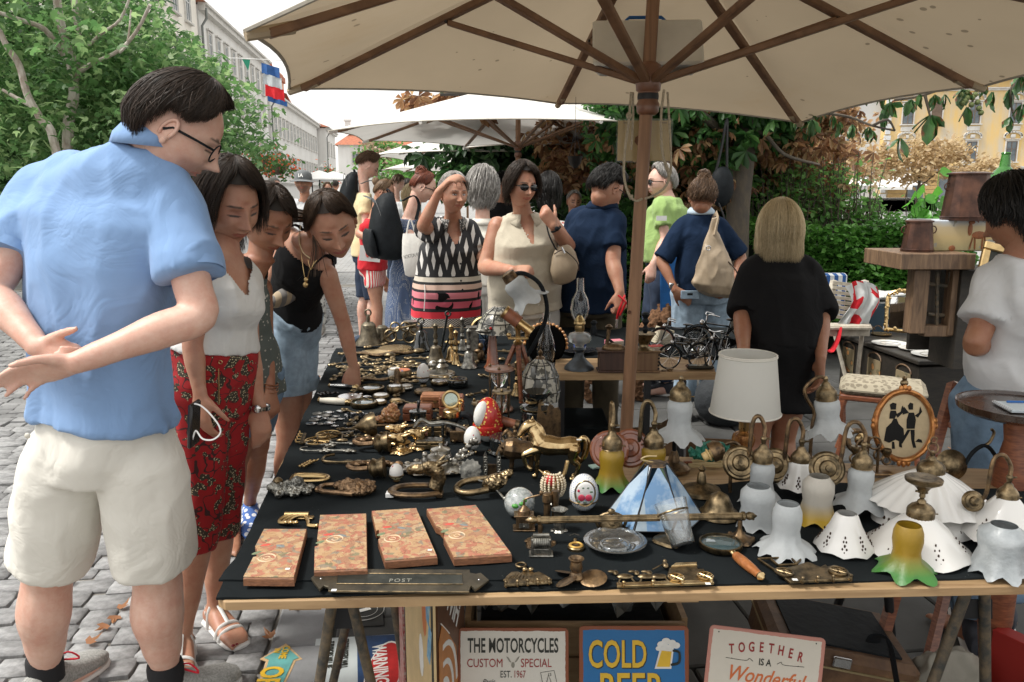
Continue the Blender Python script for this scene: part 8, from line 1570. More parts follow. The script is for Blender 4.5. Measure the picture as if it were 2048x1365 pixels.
K=It('horseshoe_knocker','bronze horse head mounted on a horseshoe door knocker','door knocker',832,990);K.add('horseshoe',af,Tu(SP((48,-16,9),(10,-26,9),(-32,-22,9),(-48,0,9),(-32,24,9),(6,30,9),(40,28,9)),[(5,9)]*25,10,up=(0,0,1)));K.add('base',af,B((48,-8,5),(14,26,9),bev=2));lump(K,'horse_head',ae,Tu([(38,0,14),(46,2,34),(42,0,56)],[16,15,14],12),Ba((30,0,56),(22,13,15)),Ba((6,0,54),(18,10,11)),Ba((-8,0,52),(10,9,10)),Ba((-10,-6,56),(4,4,4)),Ba((24,-11,60),(6,4,5)),Tu([(46,-4,66),(66,-6,74)],[6,2],8),Tu([(46,6,66),(60,8,80)],[6,2],8),amp=.6);K.add('plinth',be,B((-50,-10,5),(16,18,9),bev=1))
N_=It('neptune_knocker','brass bearded mask knocker with a heavy ring, leaning on bolts','door knocker',965,990);N_.add('ring',ae,Tu(SP((10,22,26),(-30,20,22),(-50,6,16),(-48,-12,12),(-26,-22,12),(12,-14,16)),[6.5]*21,12));lump(N_,'mask',ae,Ba((24,0,26),(26,20,16),rot=(0,-.4,0)),Ba((44,6,38),(20,12,9),rot=(0,-.5,0)),Ba((12,-8,30),(8,8,8)),Ba((24,-14,30),(7,5,6)),*[Tu([(20+i*6,-14,18+i*2),(30+i*6,6,38+i*3)],3,6) for i in range(5)],amp=1.6);N_.add('bolt',au,Tu([(28,-12,16),(44,-26,2)],2.4,8),Ba((45,-27,2),5,8,6));N_.add('bolt',au,Tu([(-8,12,26),(6,0,26)],2.2,8))
SS=It('shell_dish','upright fluted shell ornament behind the bearded knocker','ornament',940,962);SS.add('shell',au,Lt([(4,0),(16,2),(22,6)],26,fl=13,fa=.08,M=qT((0,0,22))@Euler((1.2,.6,0)).to_matrix().to_4x4()));BK=It('letter_rack','pewter lattice letter rack with two arched plates','letter rack',985,955)
for x in(-14,13):BK.add('arched_plate',au,Sl([(-4,0),(4,0),(5,20),(4,44),(0,54),(-4,44),(-5,20)],-1,1,M=qT((x,0,0))@Euler((PI/2,0,0)).to_matrix().to_4x4()@qR(.5,4,'Y')),*[To((x,-2,z),3.4,1,10,4,rot=(PI/2,0,0)) for z in(10,20,30,40)])
BK.add('back',af,B((0,10,12),(34,2,24)))
def deer(lab,px,py):it=It('deer_head_hook',lab,'deer head',px,py,group='gold deer heads on leaf bases');lump(it,'deer',aF,Lt([(24,0),(20,4),(9,8),(8,14)],16,fl=5,fa=.12),Ba((0,0,24),(13,10,13)),Ba((-12,-2,30),(14,7,7)),Ba((-20,-3,31),(7,5,5)),Tu([(8,-4,32),(22,-6,38)],[5,2],8),Tu([(6,6,32),(16,10,40)],[5,2],8),vox=1.4,amp=.5)
deer('foremost gold deer head on a leaf base',801,903);deer('gold deer head on a leaf base right of the foremost one',838,894);deer('gold deer head partly behind the foremost one',797,885)
def sconce(lab,px,py,s_=1.,nm='wall_sconce'):it=It(nm,lab,'wall sconce',px,py,s_=s_);it.add('arm',m_mask,Tu(SP((60,22,10),(10,26,14),(-34,18,18),(-46,2,18),(-30,-10,16),(-4,-12,18)),[5]*21,8),*[Ba((-30+12*i,20-2*abs(i-3),16+3*(i%2)),(9,6,6),8,6) for i in range(8)],Tu([(20,30,12),(-20,30,14)],5,8));it.add('cup',ae,Lt([(12,0),(20,8),(16,16),(20,26),(21,30)],18,M=qT((0,-14,18))@Euler((0,1.45,0)).to_matrix().to_4x4()));return it
sconce('ornate bronze wall sconce lying between the face knocker and the pill box',742,950);sconce('ornate bronze wall sconce lying farther back beside the deer heads',752,900,.95)
bD('bell_cup','conical brass lamp cup lying on its side behind the sconces','lamp cup',735,872,ae,Lt([(1,-26),(12,-12),(22,0),(24,16),(22,16)],20,M=qT((0,0,22))@Euler((0,1.5,.3)).to_matrix().to_4x4()))
ink=It('inkwell_tray','ornate silver double inkwell on a scrolled tray','inkwell',868,940);ink.add('tray',aK,Lt([(50,0),(56,5),(50,7),(30,6)],30,fl=9,fa=.08,M=Matrix.Diagonal((1.15,.9,1,1))),*[Ba((56*qc(a)*1.1,50*qs(a)*.9,7),(7,6,4),6,5) for a in[i*.45 for i in range(14)]])
for x,y in((6,-4),(10,40)):ink.add('inkwell',aK,Lt([(20,6),(23,16),(20,22),(14,24)],20,c=(x,y,0)),Lt([(21,25),(20,30),(6,34),(3,38),(4,41),(0,43)],20,c=(x,y,0)))
ink.add('wing',aK,*[Ba((40+7*i,12+6*(i%3),14+7*i),(7,5,8),8,6) for i in range(7)],*[Ba((34+8*i,20,12+3*i),(6,5,6),8,6) for i in range(6)]);ink.add('cherub',aK,Ba((-18,0,16),(7,6,12),8,6),Ba((-18,0,32),(6,6,6),8,6))
for i,(px,py) in enumerate([(642,845+48),(690,852+38),(677,862+42),(683,905),(630,905)]):q=It('leaf_hook','small pewter leaf hook laid out in rows on the black cloth','hook',px,py,group='leaf hooks in rows');q.add('hook',au,Tu(SP((6,0,3),(-16,0,3),(-30,4,4),(-30,14,5),(-20,20,5)),[2]*17,6),*[Ba((8+6*j,3*(-1)**j,3),(6,4,2.6),6,5) for j in range(4)])
q=It('leaf_hook','larger brass leaf hook with a fleur end, nearest of the hooks','hook',690,928);q.add('hook',ae,Tu(SP((16,0,3),(-26,0,3),(-46,8,4),(-46,30,5),(-30,42,5)),[3]*17,6));q.add('leaf',ae,*[Ba((6+10*j,5*(-1)**j,3),(11,7,3),6,5) for j in range(5)])
q=It('brass_number','small beaded brass ornament left of the large leaf hook','ornament',610,932);q.add('beads',aq,*[Ba((-6+3*j+8*i,-14+8*j,4),(4,4,3.4),6,5) for j in range(5) for i in range(2)],Tu(SP((4,14,3),(16,18,3),(20,30,3)),2,6))
q=It('bow_handle','flat brass D shaped door handle behind the lion knocker','door handle',620,960);q.add('frame',aq,Tu(SP((-34,-14,4),(0,-16,4),(26,-12,4),(36,0,4),(26,16,4),(-6,22,4),(-34,20,4),(-34,-14,4)),[(3,4.5)]*29,8));q.add('bar',aq,Tu([(-32,6,5),(0,2,7),(30,0,6)],[4,6,3],8))
bi=It('bicycle_hook_rack','brass bicycle shaped hook rack lying at the left side of the cloth','hook rack',636,882)
for x,y in((14,30),(2,-12)):bi.add('wheel',aq,To((x,y,4),25,1.8,24,6),*[Tu([(x,y,4),(x+24*qc(a),y+24*qs(a),4)],.7,4) for a in[j*PI/7 for j in range(14)]])
bi.add('frame',ae,Tu([(14,30,6),(44,26,6),(2,-12,6)],1.8,6),Tu([(14,30,6),(-4,12,6),(2,-12,6)],1.8,6),Tu([(44,26,6),(50,-10,6),(54,-14,6)],1.8,6),Ba((52,-16,6),(12,5,4),8,6),Ba((62,26,6),5,8,6));bi.add('bar',ae,Tu([(-36,36,4),(-26,-30,4)],[(2,4)]*2,8));[bi.add('hook',aq,Tu(SP((-34+2*j,34-18*j,4),(-44+2*j,34-18*j,4),(-46+2*j,38-18*j,9)),1.8,6)) for j in range(4)]
CO=[(634,828),(655,826),(682,823),(650,832),(632,835),(670,834),(628,841),(648,838),(622,848),(664,840),(680,839),(657,847),(641,849),(668,853)]
for i,(px,py) in enumerate(CO):q=It('medal','small thin oval silver medal in the rows left of the bead strings','medal',px,py,group='silver medals in rows');a_=10 if i not in(5,7,10,12,13) else 6;q.add('disc',av if i%3 else aK,Lt([(a_,0),(a_,1.2),(a_-1,1.6)],16),Ba((a_+2,1,1),1.6,6,4))
for i,(px,py) in enumerate([(707,838),(700,848),(716,850),(730,846),(704,858),(695,866),(722,862),(690,872),(706,874)]):q=It('cross_pendant','small pewter cross pendant lying below the bead strings','pendant',px,py,group='small pewter crosses',rot=.2*(i%3));q.add('cross',aK,B((0,0,1.5),(22,4,2),bev=1),B((4,0,1.5),(4,12,2),bev=1),*[Ba((x,y,1.5),2.2,6,4) for x,y in((-11,0),(11,0),(4,6),(4,-6))])
g_=qn(6);q=It('bead_string','white bead bracelet between the medals and the black beads','beads',712,833);q.add('bead',av,*[Ba((20*qc(a)+g_.gauss(0,2),8*qs(a)*1.6+g_.gauss(0,2),3),2.2,6,4) for a in[i*.2 for i in range(32)]]);q=It('bead_string','pile of black bead strings beside the shell stone','beads',738,838);q.add('bead',ao,*[Ba((g_.gauss(0,16),g_.gauss(0,8),g_.uniform(2,8)),3.4,6,5) for i in range(110)])
q=It('shell_stone','glossy brown and cream sea shell beside the black beads','shell',780,843);lump(q,'shell',ah('amber_shell',(.58,.33,.14),.2,nz=70,k2=(.35,.12,.04),coat=.5),Ba((2,0,14),(18,16,15)),Ba((6,0,27),(8,8,8)),Ba((-18,-6,6),(12,8,6)),amp=3.5,f=(14,14,14))
def keyset(lab,px,py,n,sd):
 q=It('brass_key',lab,'key',px,py,rot=sd*.7,group='brass fittings laid on the far cloth');q.add('bow',ae,To((-16,0,3),6,1.8,14,5),Tu([(-10,0,3),(18,0,3)],[2,1.6],6),B((14,-4,3),(5,7,2)),Ba((-24,0,3),(4,4,3),6,5),*([Ba((24,0,4),(8,6,4),8,6),Ba((6,5,4),(5,6,3),6,5)] if n else[To((22,4,4),6,1.6,12,5)]))
g_=qn(5)
for i,(px,py) in enumerate([(g_.uniform(700,1010)+.0*0,g_.uniform(702,885)) for j in range(46)]+[(682,730),(722,732),(690,740),(735,745),(757,752),(672,758),(740,722),(775,738),(702,735),(762,745),(748,735),(790,738),(712,755),(778,725),(820,735),(835,720),(752,695),(800,770),(700,748),(800,728),(768,728),(733,760)]):keyset('small brass key or fitting scattered between the larger antiques',px,py,i%2,i%4-1)
for lb,px,py,a_,l_ in(('long dark brass pistol shaped handle lying behind the hand',740,715,-.25,50),('long thin brass ladle lying right of the hand',745,765,.12,50),('twisted metal candle arm lying across behind the deer heads',790,858,.05,60),('brass spoon with a round bowl on the far cloth',800,712,.35,46)):q=It('brass_utensil',lb,'utensil',px,py,rot=a_);q.add('shaft',af,Tu(SP((-l_,0,4),(-l_*.3,3,7),(l_*.3,-2,5),(l_*.8,0,8)),[4,3.4,3,3,3.4,3,2.6,2.6,3,4,3,3,4],8));q.add('bowl',ae,Ba((l_*.85,0,7),(13,10,6),12,8))
for lb,px,py,r_,m in(('polished brass oval dish behind the pistol handle',790,703,34,aq),('round white inlaid pill box on the far cloth',790,752,13,cI),('round pill box with an orange and blue flower lid',806,755,17,aO),('flat brass lidded compass on the dark cloth',812,778,14,aK),('open white pocket watch with a gold rim',762,796,16,aO),('second white pocket watch below the open one',760,808,13,aO),('flat round pocket mirror in front of the pill boxes',790,786,15,av),('dark rimmed compass on the wooden box',848,787,19,af),('blue dialled compass with raised rim',880,768,18,av),('black cased compass right of the gold compass',915,772,20,ay),('gold rimmed pocket watch with lid left of the wooden box',792,806,12,aq),('polished metal buckle plate beside the bone handle',700,800,26,av),('round dark ornate inkstand behind the compasses',880,752,30,aK)):
 q=It('round_case',lb,'compass' if 'compass' in lb else 'round box',px,py);hh=14 if 'pill' in lb or 'case' in lb else 6;q.add('case',ae if m in(aO,av) else m,Lt([(r_,0),(r_+1,2),(r_+1,hh-2),(r_,hh)],24));q.add('face',m if 'flower' not in lb else aT((.55,.18,.08),(.08,.14,.3),70,.3,'flower_lid_glaze'),Lt([(r_-2,hh),(r_-3,hh+2),(2,hh+3)],24));q.add('rim',ae,To((0,0,hh),r_-1,1.4,24,5))
 if 'inkstand' in lb:q.add('pot',aK,Lt([(12,8),(14,20),(8,26),(9,30),(4,34)],16,c=(4,0,0)),Ba((-14,0,22),(10,9,10),10,8))
def wbox(lab,px,py,w,d,h,m=bL,rz=0,nm='wooden_box',cat='box',top_=None,hh=None):
 q=It(nm,lab,cat,px,py,rot=rz,**({'h':hh} if hh else{}));q.add('base',m,B((0,0,h*.27),(w,d,h*.54),bev=1));q.add('lid',m,B((0,0,h*.79),(w,d,h*.40),bev=1.5));q.add('top_panel',top_ or m,B((0,0,h+.6),(w*.9,d*.86,1.2)));q.add('latch',aq,B((0,-d/2-.6,h*.55),(w*.08+2,1.6,5)));return q
wbox('low mahogany box with a small metal press on its lid',836,838,56,36,26);wbox('tall mahogany box supporting the gold compass',904,833,48,34,42);wbox('pale mahogany box stacked behind the low one',872,812,58,36,24,cF('light_mahogany',(.40,.17,.07),(.22,.08,.03)));wbox('embossed brass card box',860,868,66,36,20,ae,top_=au);wbox('smaller brass box under the bottle shaped opener',860,895,56,30,16,ae,top_=au)
q=bD('miniature_press','small black metal stove miniature on the low mahogany box','miniature',836,838,ay,Lt([(17,0),(15,2),(16,12),(18,16),(14,18),(10,18)],18),Tu([(0,0,16),(2,0,32)],3,8),Ba((2,0,34),4,8,6),*[B((15*qc(a),15*qs(a),6),(3,3,12)) for a in(0,1.57,3.14,4.7)],h=TZ+.052)
gc=It('sighting_compass','gold sighting compass with raised ring lid on the tall mahogany box','compass',904,833,h=TZ+.083);gc.add('base',aq,Lt([(17,0),(18,3),(18,12),(16,14)],26));gc.add('lid_ring',aq,To((-2,6,33),16,3.2,28,8,rot=(PI/2-.1,0,0)));gc.add('mirror',ah('compass_mirror',(.5,.58,.52),.05,metal=.8),Lt([(14,-.6),(14,.6)],24,M=qT((-2,6,33))@qR(PI/2-.1,4,'X')));gc.add('arm',aq,B((16,4,22),(7,3,20),bev=1),To((18,3,30),4,1.6,12,5,rot=(PI/2,0,0)))
sg_=It('corkscrew_stand','black iron frame stand with wooden handled corkscrew over a brass box','stand',880,888);sg_.add('frame',ay,Tu([(-14,0,0),(-14,0,36)],3,8),Tu([(6,0,0),(6,0,38)],3,8),Tu([(-44,0,36),(10,0,38)],2,8),B((-2,-4,1),(34,26,2)),Ba((6,0,40),5,8,6));sg_.add('arm',au,Tu(SP((-50,0,34),(-36,0,50),(-18,0,42),(10,0,44),(46,0,34),(60,0,20)),[4]*20+[3],8));sg_.add('handle',bL,Tu([(-40,-6,24),(-24,-6,22)],[4,5],10))
fi=It('flat_iron','old black flat iron with curved wooden handle','flat iron',925,880);fi.add('iron_body',af,Sl([(-24,-14),(20,-14),(30,0),(20,14),(-24,14)],0,22,bev=2));fi.add('handle',ao,Tu(SP((-18,0,22),(-16,0,40),(-2,0,52),(14,0,48),(20,0,30),(18,0,22)),[4.5,5,6,7,7,7,7,7,7,7,7,7,7,7,7,7,7,6,5,5,4],10))
bk_=It('bronze_block','dark round iron pot with ridged rim behind the bull','pot',1012,905);bk_.add('pot',ay,Lt([(34,0),(38,4),(32,8),(33,30),(30,34),(26,34)],26));sc_=It('leather_telescope','brown leather covered telescope tube resting on the iron pot','telescope',1012,880);sc_.add('tube',ah('brown_leather',(.28,.10,.05),.5,nz=40,var=.3),Tu([(-22,0,44),(20,-8,34)],9,16));sc_.add('eyepiece',af,Tu([(18,-8,35),(26,-9,33)],10,16));sc_.add('support',af,Tu([(0,0,0),(0,0,38)],5,8))
def bO(lab,px,py,r,h,mt=ae,rim=None):
 q=It('hourglass',lab,'hourglass',px,py);q.add('base',rim or mt,Lt([(r,0),(r+1,3),(r-1,6)],24));q.add('cap',rim or mt,Lt([(r-1,h-6),(r+2,h-4),(r+1,h),(r-3,h+1)],26));q.add('glass',cj,Lt([(r*.55,6),(r*.62,h*.2),(r*.4,h*.4),(r*.08,h*.5),(r*.4,h*.6),(r*.62,h*.8),(r*.55,h-6)],20),ang=60);q.add('sand',ah('pale_sand',(.6,.5,.35),.9),Lt([(r*.5,6.5),(r*.5,h*.16),(r*.1,h*.3)],16))
 for a in(.5,2.6,4.7):q.add('column',mt,Lt([(2.6,5),(1.6,h*.25),(2.8,h*.33),(1.6,h*.5),(2.8,h*.66),(1.6,h*.75),(2.6,h-5)],8,c=(r*.82*qc(a),r*.82*qs(a),0)));q.add('finial',mt,Ba((r*.82*qc(a),r*.82*qs(a),h+3),3.2,8,6))
bO('small brass hourglass left of the red egg',958,868,13,66);bO('brass hourglass with thick glass behind the red egg',1004,878,18,100);bO('large hourglass with leather banded round top',999,820,27,86,af,ah('red_brown_collar',(.28,.09,.04)))
m_bell=ah('dull_cast_bell_metal',(.20,.17,.12),.4,metal=.85,nz=30,k2=(.07,.06,.045),bump=.3,bs=80)
def bell(lab,px,py,r,h,m,hand=None,h0=None):
 q=It('bell',lab,'bell',px,py,**({'h':h0} if h0 else{}));q.add('body',m,Lt([(r*.86,1),(r,0),(r*.96,h*.08),(r*.72,h*.28),(r*.60,h*.55),(r*.52,h*.86),(r*.34,h*.97),(r*.1,h)],26,cap=0))
 if hand:q.add('handle',aF if hand=='g' else m,Lt([(3,h),(5,h+6),(3,h+12),(5,h+18),(2.6,h+26),(4.4,h+34),(5.4,h+40),(0,h+45)] if hand!='loop' else[(3,h),(4,h+8),(3,h+14)],12));
 if hand=='loop':q.add('loop',m,To((0,0,h+18),6,1.8,14,5,rot=(PI/2,0,0)))
 return q
bell('large cast bell with engraved band on the far table',738,689,27,46,m_bell,'loop');bell('cast bell lying behind the large engraved one',765,684,21,34,m_bell);bell('black painted ship bell with a hanging wire loop',843,700,21,40,ay,'loop');bell('relief decorated bronze bell with a figure handle',872,724,20,34,m_bell,'x');bell('tall bright brass hand bell with beaded handle',903,722,14,30,aF,'g');bell('small bright brass hand bell in front of the tall one',912,728,10,24,aF,'g');bell('grey bell on its side stand left of the hourglass',938,735,17,34,au,'x');bell('small dark bell behind the brass hand bells',925,700,10,22,au,'x')
bell('brass trumpet shaped candle snuffer beside the flower pill box',795,770,10,34,af)
bell('bright brass bell hanging before the black jar',1034,790,13,26,aF,'g')
q=It('iron_scrollwork','tangled openwork brass bell bracket on the far table','bracket',795,688);q.add('scroll',ae,*[To((x,y,z),r_,1.8,16,5,rot=(1.3,a,0)) for x,y,z,r_,a in((-14,0,16,12,.3),(6,4,20,14,-.4),(24,0,14,12,.2),(-4,0,34,9,0),(16,2,34,9,.6),(34,0,26,8,.1))],Tu([(-30,0,6),(0,0,30),(38,0,38)],2,6));q=It('silver_tumbler_set','pleated silver cup on the far table behind the black bell','cup',822,680);q.add('cup',aK,Lt([(14,0),(17,10),(16,24),(12,26),(13,36),(15,38)],22,fl=11,fa=.05))
q=It('ornament_pile','flat openwork brass ornaments spread on the far table','ornament',960,690);q.add('plaque',aq,*[Ba((x,y,4),(12,8,4),10,6) for x,y in((-60,10),(-40,4),(-20,12),(0,6),(-30,20))]);q=It('iron_tools','black iron scissors and tongs standing in the bronze bell group','tools',885,705);q.add('tool',ay,Tu([(-4,0,0),(4,0,40),(10,0,72)],2.4,8),To((12,0,78),5,2,12,5,rot=(PI/2,0,0)),Tu([(2,0,0),(20,0,44)],2,8))
tw=It('lighter_stack','tall square tarnished tin with small statue before it','tin',946,722);tw.add('tin',au,B((0,0,34),(24,20,66),bev=1.5),B((0,0,68),(27,23,4),bev=1));tw.add('statue',af,Ba((16,-12,14),(8,7,12),8,6),Ba((16,-12,32),(6,6,7),8,6),Ba((12,-12,22),(10,6,5),8,6))
q=It('wire_egg_rack','knot of thin dark wire and chains beside the square tin','wire',975,722);g_=qn(3);q.add('wire',ao,*[Tu(SP(*[(g_.uniform(-14,14),g_.uniform(-6,6),z) for z in(0,18,36,54,70)]),1.2,4) for i in range(9)]);q.add('blue_packet',ah('blue_foil',(.03,.16,.5),.3,nz=60,k2=(.5,.55,.6)),B((-8,10,26),(18,3,30)))
te=It('tripod_telescope','brass and brown telescope on a wooden tripod pointing to the upper left','telescope',1036,800);te.add('main_tube',ah('brown_leather',(.28,.10,.05)),Tu([(-24,0,176),(2,-6,157)],13,20));te.add('lens_ring',aq,Tu([(-28,0,179),(-24,0,176)],14,20));te.add('draw_tube',aq,Tu([(2,-6,157),(20,-9,144)],[9,9],16),Tu([(20,-9,144),(26,-10,139)],11,16));te.add('mount',aq,Lt([(8,112),(10,118),(5,122),(5,140),(8,146),(4,152)],14),B((0,-4,126),(40,6,5),bev=1),*[Ba((x,-4,132),5,8,6) for x in(-18,18)])
for a,b in(((-6,0,112),(-50,20,0)),((0,-6,112),(6,-26,0)),((6,4,112),(40,26,0))):te.add('leg',bL,('tube',([a,tuple(b)],[(5,7),(4,5)],4),{}));te.add('leg_foot',aq,Tu([tuple(V(b).lerp(V(a),.06)),b],[5,2],8))
def bn(q,nm,prof,n=20,c=(0,0,0),m=None,m2=None):
 q.add(nm,m or ah('cream_art_glass',(.42,.40,.34),.2,nz=30,k2=(.08,.08,.07),ramp=(.48,.52)),Lt(prof,n,c=c));vs=[(r*1.01,z) for r,z in prof]
 q.add('leading',m2 or ay,*[Tu([(c[0]+r*qc(a),c[1]+r*qs(a),c[2]+z) for r,z in vs],1.1,4) for a in[2*PI*i/10 for i in range(10)]],*[To((c[0],c[1],c[2]+z),r,1.0,24,4) for r,z in vs[1:-1]])
s1_=It('stained_glass_lamp','dome stained glass lamp shade with black leading behind the black jar','lamp shade',1080,800);bn(s1_,'shade',[(38,0),(40,20),(36,50),(24,74),(10,84)]);s1_.add('finial',af,Lt([(10,84),(8,88),(3,90),(5,97),(2,102)],12))
s2_=It('dragonfly_lamp','stained glass lamp with a dragonfly on a tapered bronze stem','lamp',985,735);bn(s2_,'shade',[(46,72),(40,92),(28,110),(10,122)],c=(14,0,0));s2_.add('stem',m_copper,Lt([(18,0),(12,10),(8,60),(6,76)],16));s2_.add('dragonfly',au,Ba((-10,-38,80),(22,4,5),10,6),Ba((-10,-42,84),(4,4,4),8,6));s2_.add('ruby',ah('ruby_glass',(.4,.01,.01),.1),Ba((-2,-42,86),3,8,6))
jr=It('black_jar','tall black glazed jar with gold rimmed lid and bronze egg cup on top','jar',1072,880);jr.add('jar',ay,Lt([(22,0),(30,10),(31,60),(28,64),(33,68),(27,74),(22,76)],26));jr.add('gold_rim',aq,To((0,0,66),31,1.3,30,5));jr.add('bowl',ay,Lt([(10,76),(26,92),(28,100),(26,98),(8,80)],24));jr.add('egg_cup',ae,Lt([(8,76),(4,82),(8,88),(10,95),(8,94)],14,c=(8,-12,0)));jr.add('cork_ring',aq,To((-10,-14,82),9,3,14,6))
mr=It('flower_mirror','round black hat like mirror edged with amber beads','mirror',1085,715);M=qT((6,0,26))@Euler((1.25,.35,0)).to_matrix().to_4x4();mr.add('disc',ah('matte_black_disc',(.004,.004,.004),1.,spec=0),Lt([(40,0),(40,6),(36,10)],30,M=M));mr.add('amber_bead',ah('amber_bead',(.50,.24,.08),.25,coat=.5),*[Ba((42*qc(a),42*qs(a),2),4.2,8,6,M=M) for a in[i*.19+.2 for i in range(18)]]);mr.add('hanging_loop',ao,To((0,0,74),6,1,14,4,rot=(PI/2,0,0)))
gn=It('gooseneck_lamp','frosted tulip lamp on a black curved gooseneck in the back row','lamp',1052,735);gn.add('neck',ao,Tu(SP((0,0,20),(20,0,54),(38,0,96),(40,0,130),(26,0,168),(-4,0,188),(-26,0,186)),[4.2]*25,10));M=qT((-30,0,178))@Euler((0,2.5,0)).to_matrix().to_4x4()
def tulip(q,M,s_=1.,m=None,h=64,nm='shade',ruff=.16,r0=13,rb=24,re=40,nw=6):
 pf=[(r0,0),(r0+2,3),(rb,h*.16),(rb+1,h*.34),(rb*.92,h*.56),(rb*1.05,h*.76),(re*.86,h*.90),(re,h)];n_=len(pf)
 return q.add(nm,m or m_frost,Lt(pf+[(r-1.6,z) for r,z in pf[::-1][:-1]],44,wav=lambda a,i:((lambda w_:(re*ruff*w_*qc(nw*a),6*w_*qs(nw*a+1)))(max(0,(pf[i if i<n_ else 2*n_-1-i][1]/h-.6)/.4)**1.5)),cap=0,M=M@qS(s_,4)),ang=60)
gn.add('cap',af,Lt([(5,-16),(14,-12),(15,0),(16,4)],18,M=M));tulip(gn,M,.95);gn.add('base',af,Lt([(34,0),(30,5),(12,10),(6,22)],24))
ch=It('lamp_chimney','thin clear lamp chimney left of the mirror','lamp chimney',1092,722);ch.add('chimney',cj,Lt([(15,0),(20,20),(16,44),(8,66),(7,98),(6,98),(7,66),(14,44),(18,20),(13,0)],20,cap=0),ang=60)
gd=It('globe_dial','blue disc with gilt rim standing behind the wires','ornament',975,690);gd.add('disc',ah('slate_blue_disc',(.04,.07,.11),.4),Ba((0,0,24),(22,6,22),18,12));gd.add('rim',aq,To((-6,4,28),26,3.4,24,6,rot=(1.4,.2,0)))
BH=TZ+.001
ol=It('oil_lamp','glass oil lamp with a tall clear chimney on a grey metal foot','oil lamp',1158,738,h=BH);ol.add('foot',ah('grey_pewter_foot',(.10,.115,.13),.45,metal=.7,nz=20,var=.3),Lt([(30,0),(29,5),(22,12),(10,24),(8,34),(13,40),(8,44)],26));ol.add('reservoir',m_blueg,Lt([(8,44),(10,50),(22,56),(24,64),(20,72),(8,76)],26),ang=60);ol.add('burner',aq,Lt([(8,76),(10,80),(9,88),(12,92),(10,100),(4,108)],16));ol.add('chimney',cj,Lt([(10,94),(16,108),(19,122),(16,140),(8,156),(7,182),(6.2,182),(7,156),(15,140),(18,122),(15,108),(9,94)],26,cap=0),ang=60)
pt=It('silver_plate','ornate silver plate behind the foot of the oil lamp','plate',1155,706,h=BH+.005);pt.add('plate',av,Lt([(10,2),(24,2),(36,6),(37,7),(24,4)],30,fl=12,fa=.02));pt.add('blue_cup',ah('cobalt_glass',(.02,.06,.25),.1,coat=.5),Lt([(6,3),(12,8),(14,22),(12,22)],16,c=(4,-6,0)))
for lb,px,w_,m,m2 in(('dark brown wooden box coffee grinder with domed iron top',1222,52,cF('dark_walnut',(.09,.045,.03),(.04,.02,.015)),af),('light brown dovetailed box coffee grinder with brass funnel',1288,54,cF('worn_oak',(.22,.13,.06),(.12,.06,.03)),ae)):
 q=It('coffee_grinder',lb,'coffee grinder',px,742,h=BH);q.add('foot_board',m,B((0,0,2),(w_*1.08,40,4),bev=1));q.add('box',m,B((0,0,22),(w_*.98,36,36),bev=1));q.add('top_board',m,B((0,0,42),(w_*1.12,42,4),bev=1.5))
 if 'dark' in lb:q.add('dome',m2,Ba((4,-4,46),(24,14,12),16,8),Tu([(-10,0,50),(-6,0,84)],4,8),Lt([(6,84),(8,90),(3,94)],10,c=(-6,0,0)));q.add('crank',ao,Tu(SP((4,0,56),(-10,0,66),(-34,0,74)),2.5,8),Lt([(5,74),(7,82),(4,92),(7,98),(3,102)],12,c=(-36,0,0)))
 else:q.add('funnel',m2,Lt([(22,44),(20,46),(10,50),(9,54),(20,72),(24,76),(22,77),(8,70)],22,c=(-2,0,0)));q.add('crank',ao,Lt([(3,76),(7,84),(3,92),(8,100),(4,106),(9,114),(5,118)],12,c=(0,0,0)));q.add('dovetail',ao,*[B((w_*.47,-18.3,8+7*i),(4,1,3)) for i in range(5)])
for lb,px,py,dx,zz,m in(('fanned old books with red spines behind the grinders',1310,705,0,14,ah('red_book_cloth',(.40,.05,.04),.7)),('pink covered paperback left of the pole',1228,690,0,10,ah('pink_paper',(.55,.18,.22),.7)),('open cream book standing upright beside the brass funnel',1325,690,0,34,ah('cream_paper',(.60,.54,.40),.8))):q=It('book',lb,'book',px,py,h=BH+.004,rot=.3);q.add('cover',m,B((0,0,zz/2),(34,20,zz),bev=1,rot=(0,.3 if zz>20 else 0,0)));q.add('pages',ah('book_pages',(.62,.57,.45),.9),B((0,-1.4,zz/2),(31,20,zz*.8),rot=(0,.3 if zz>20 else 0,0)))
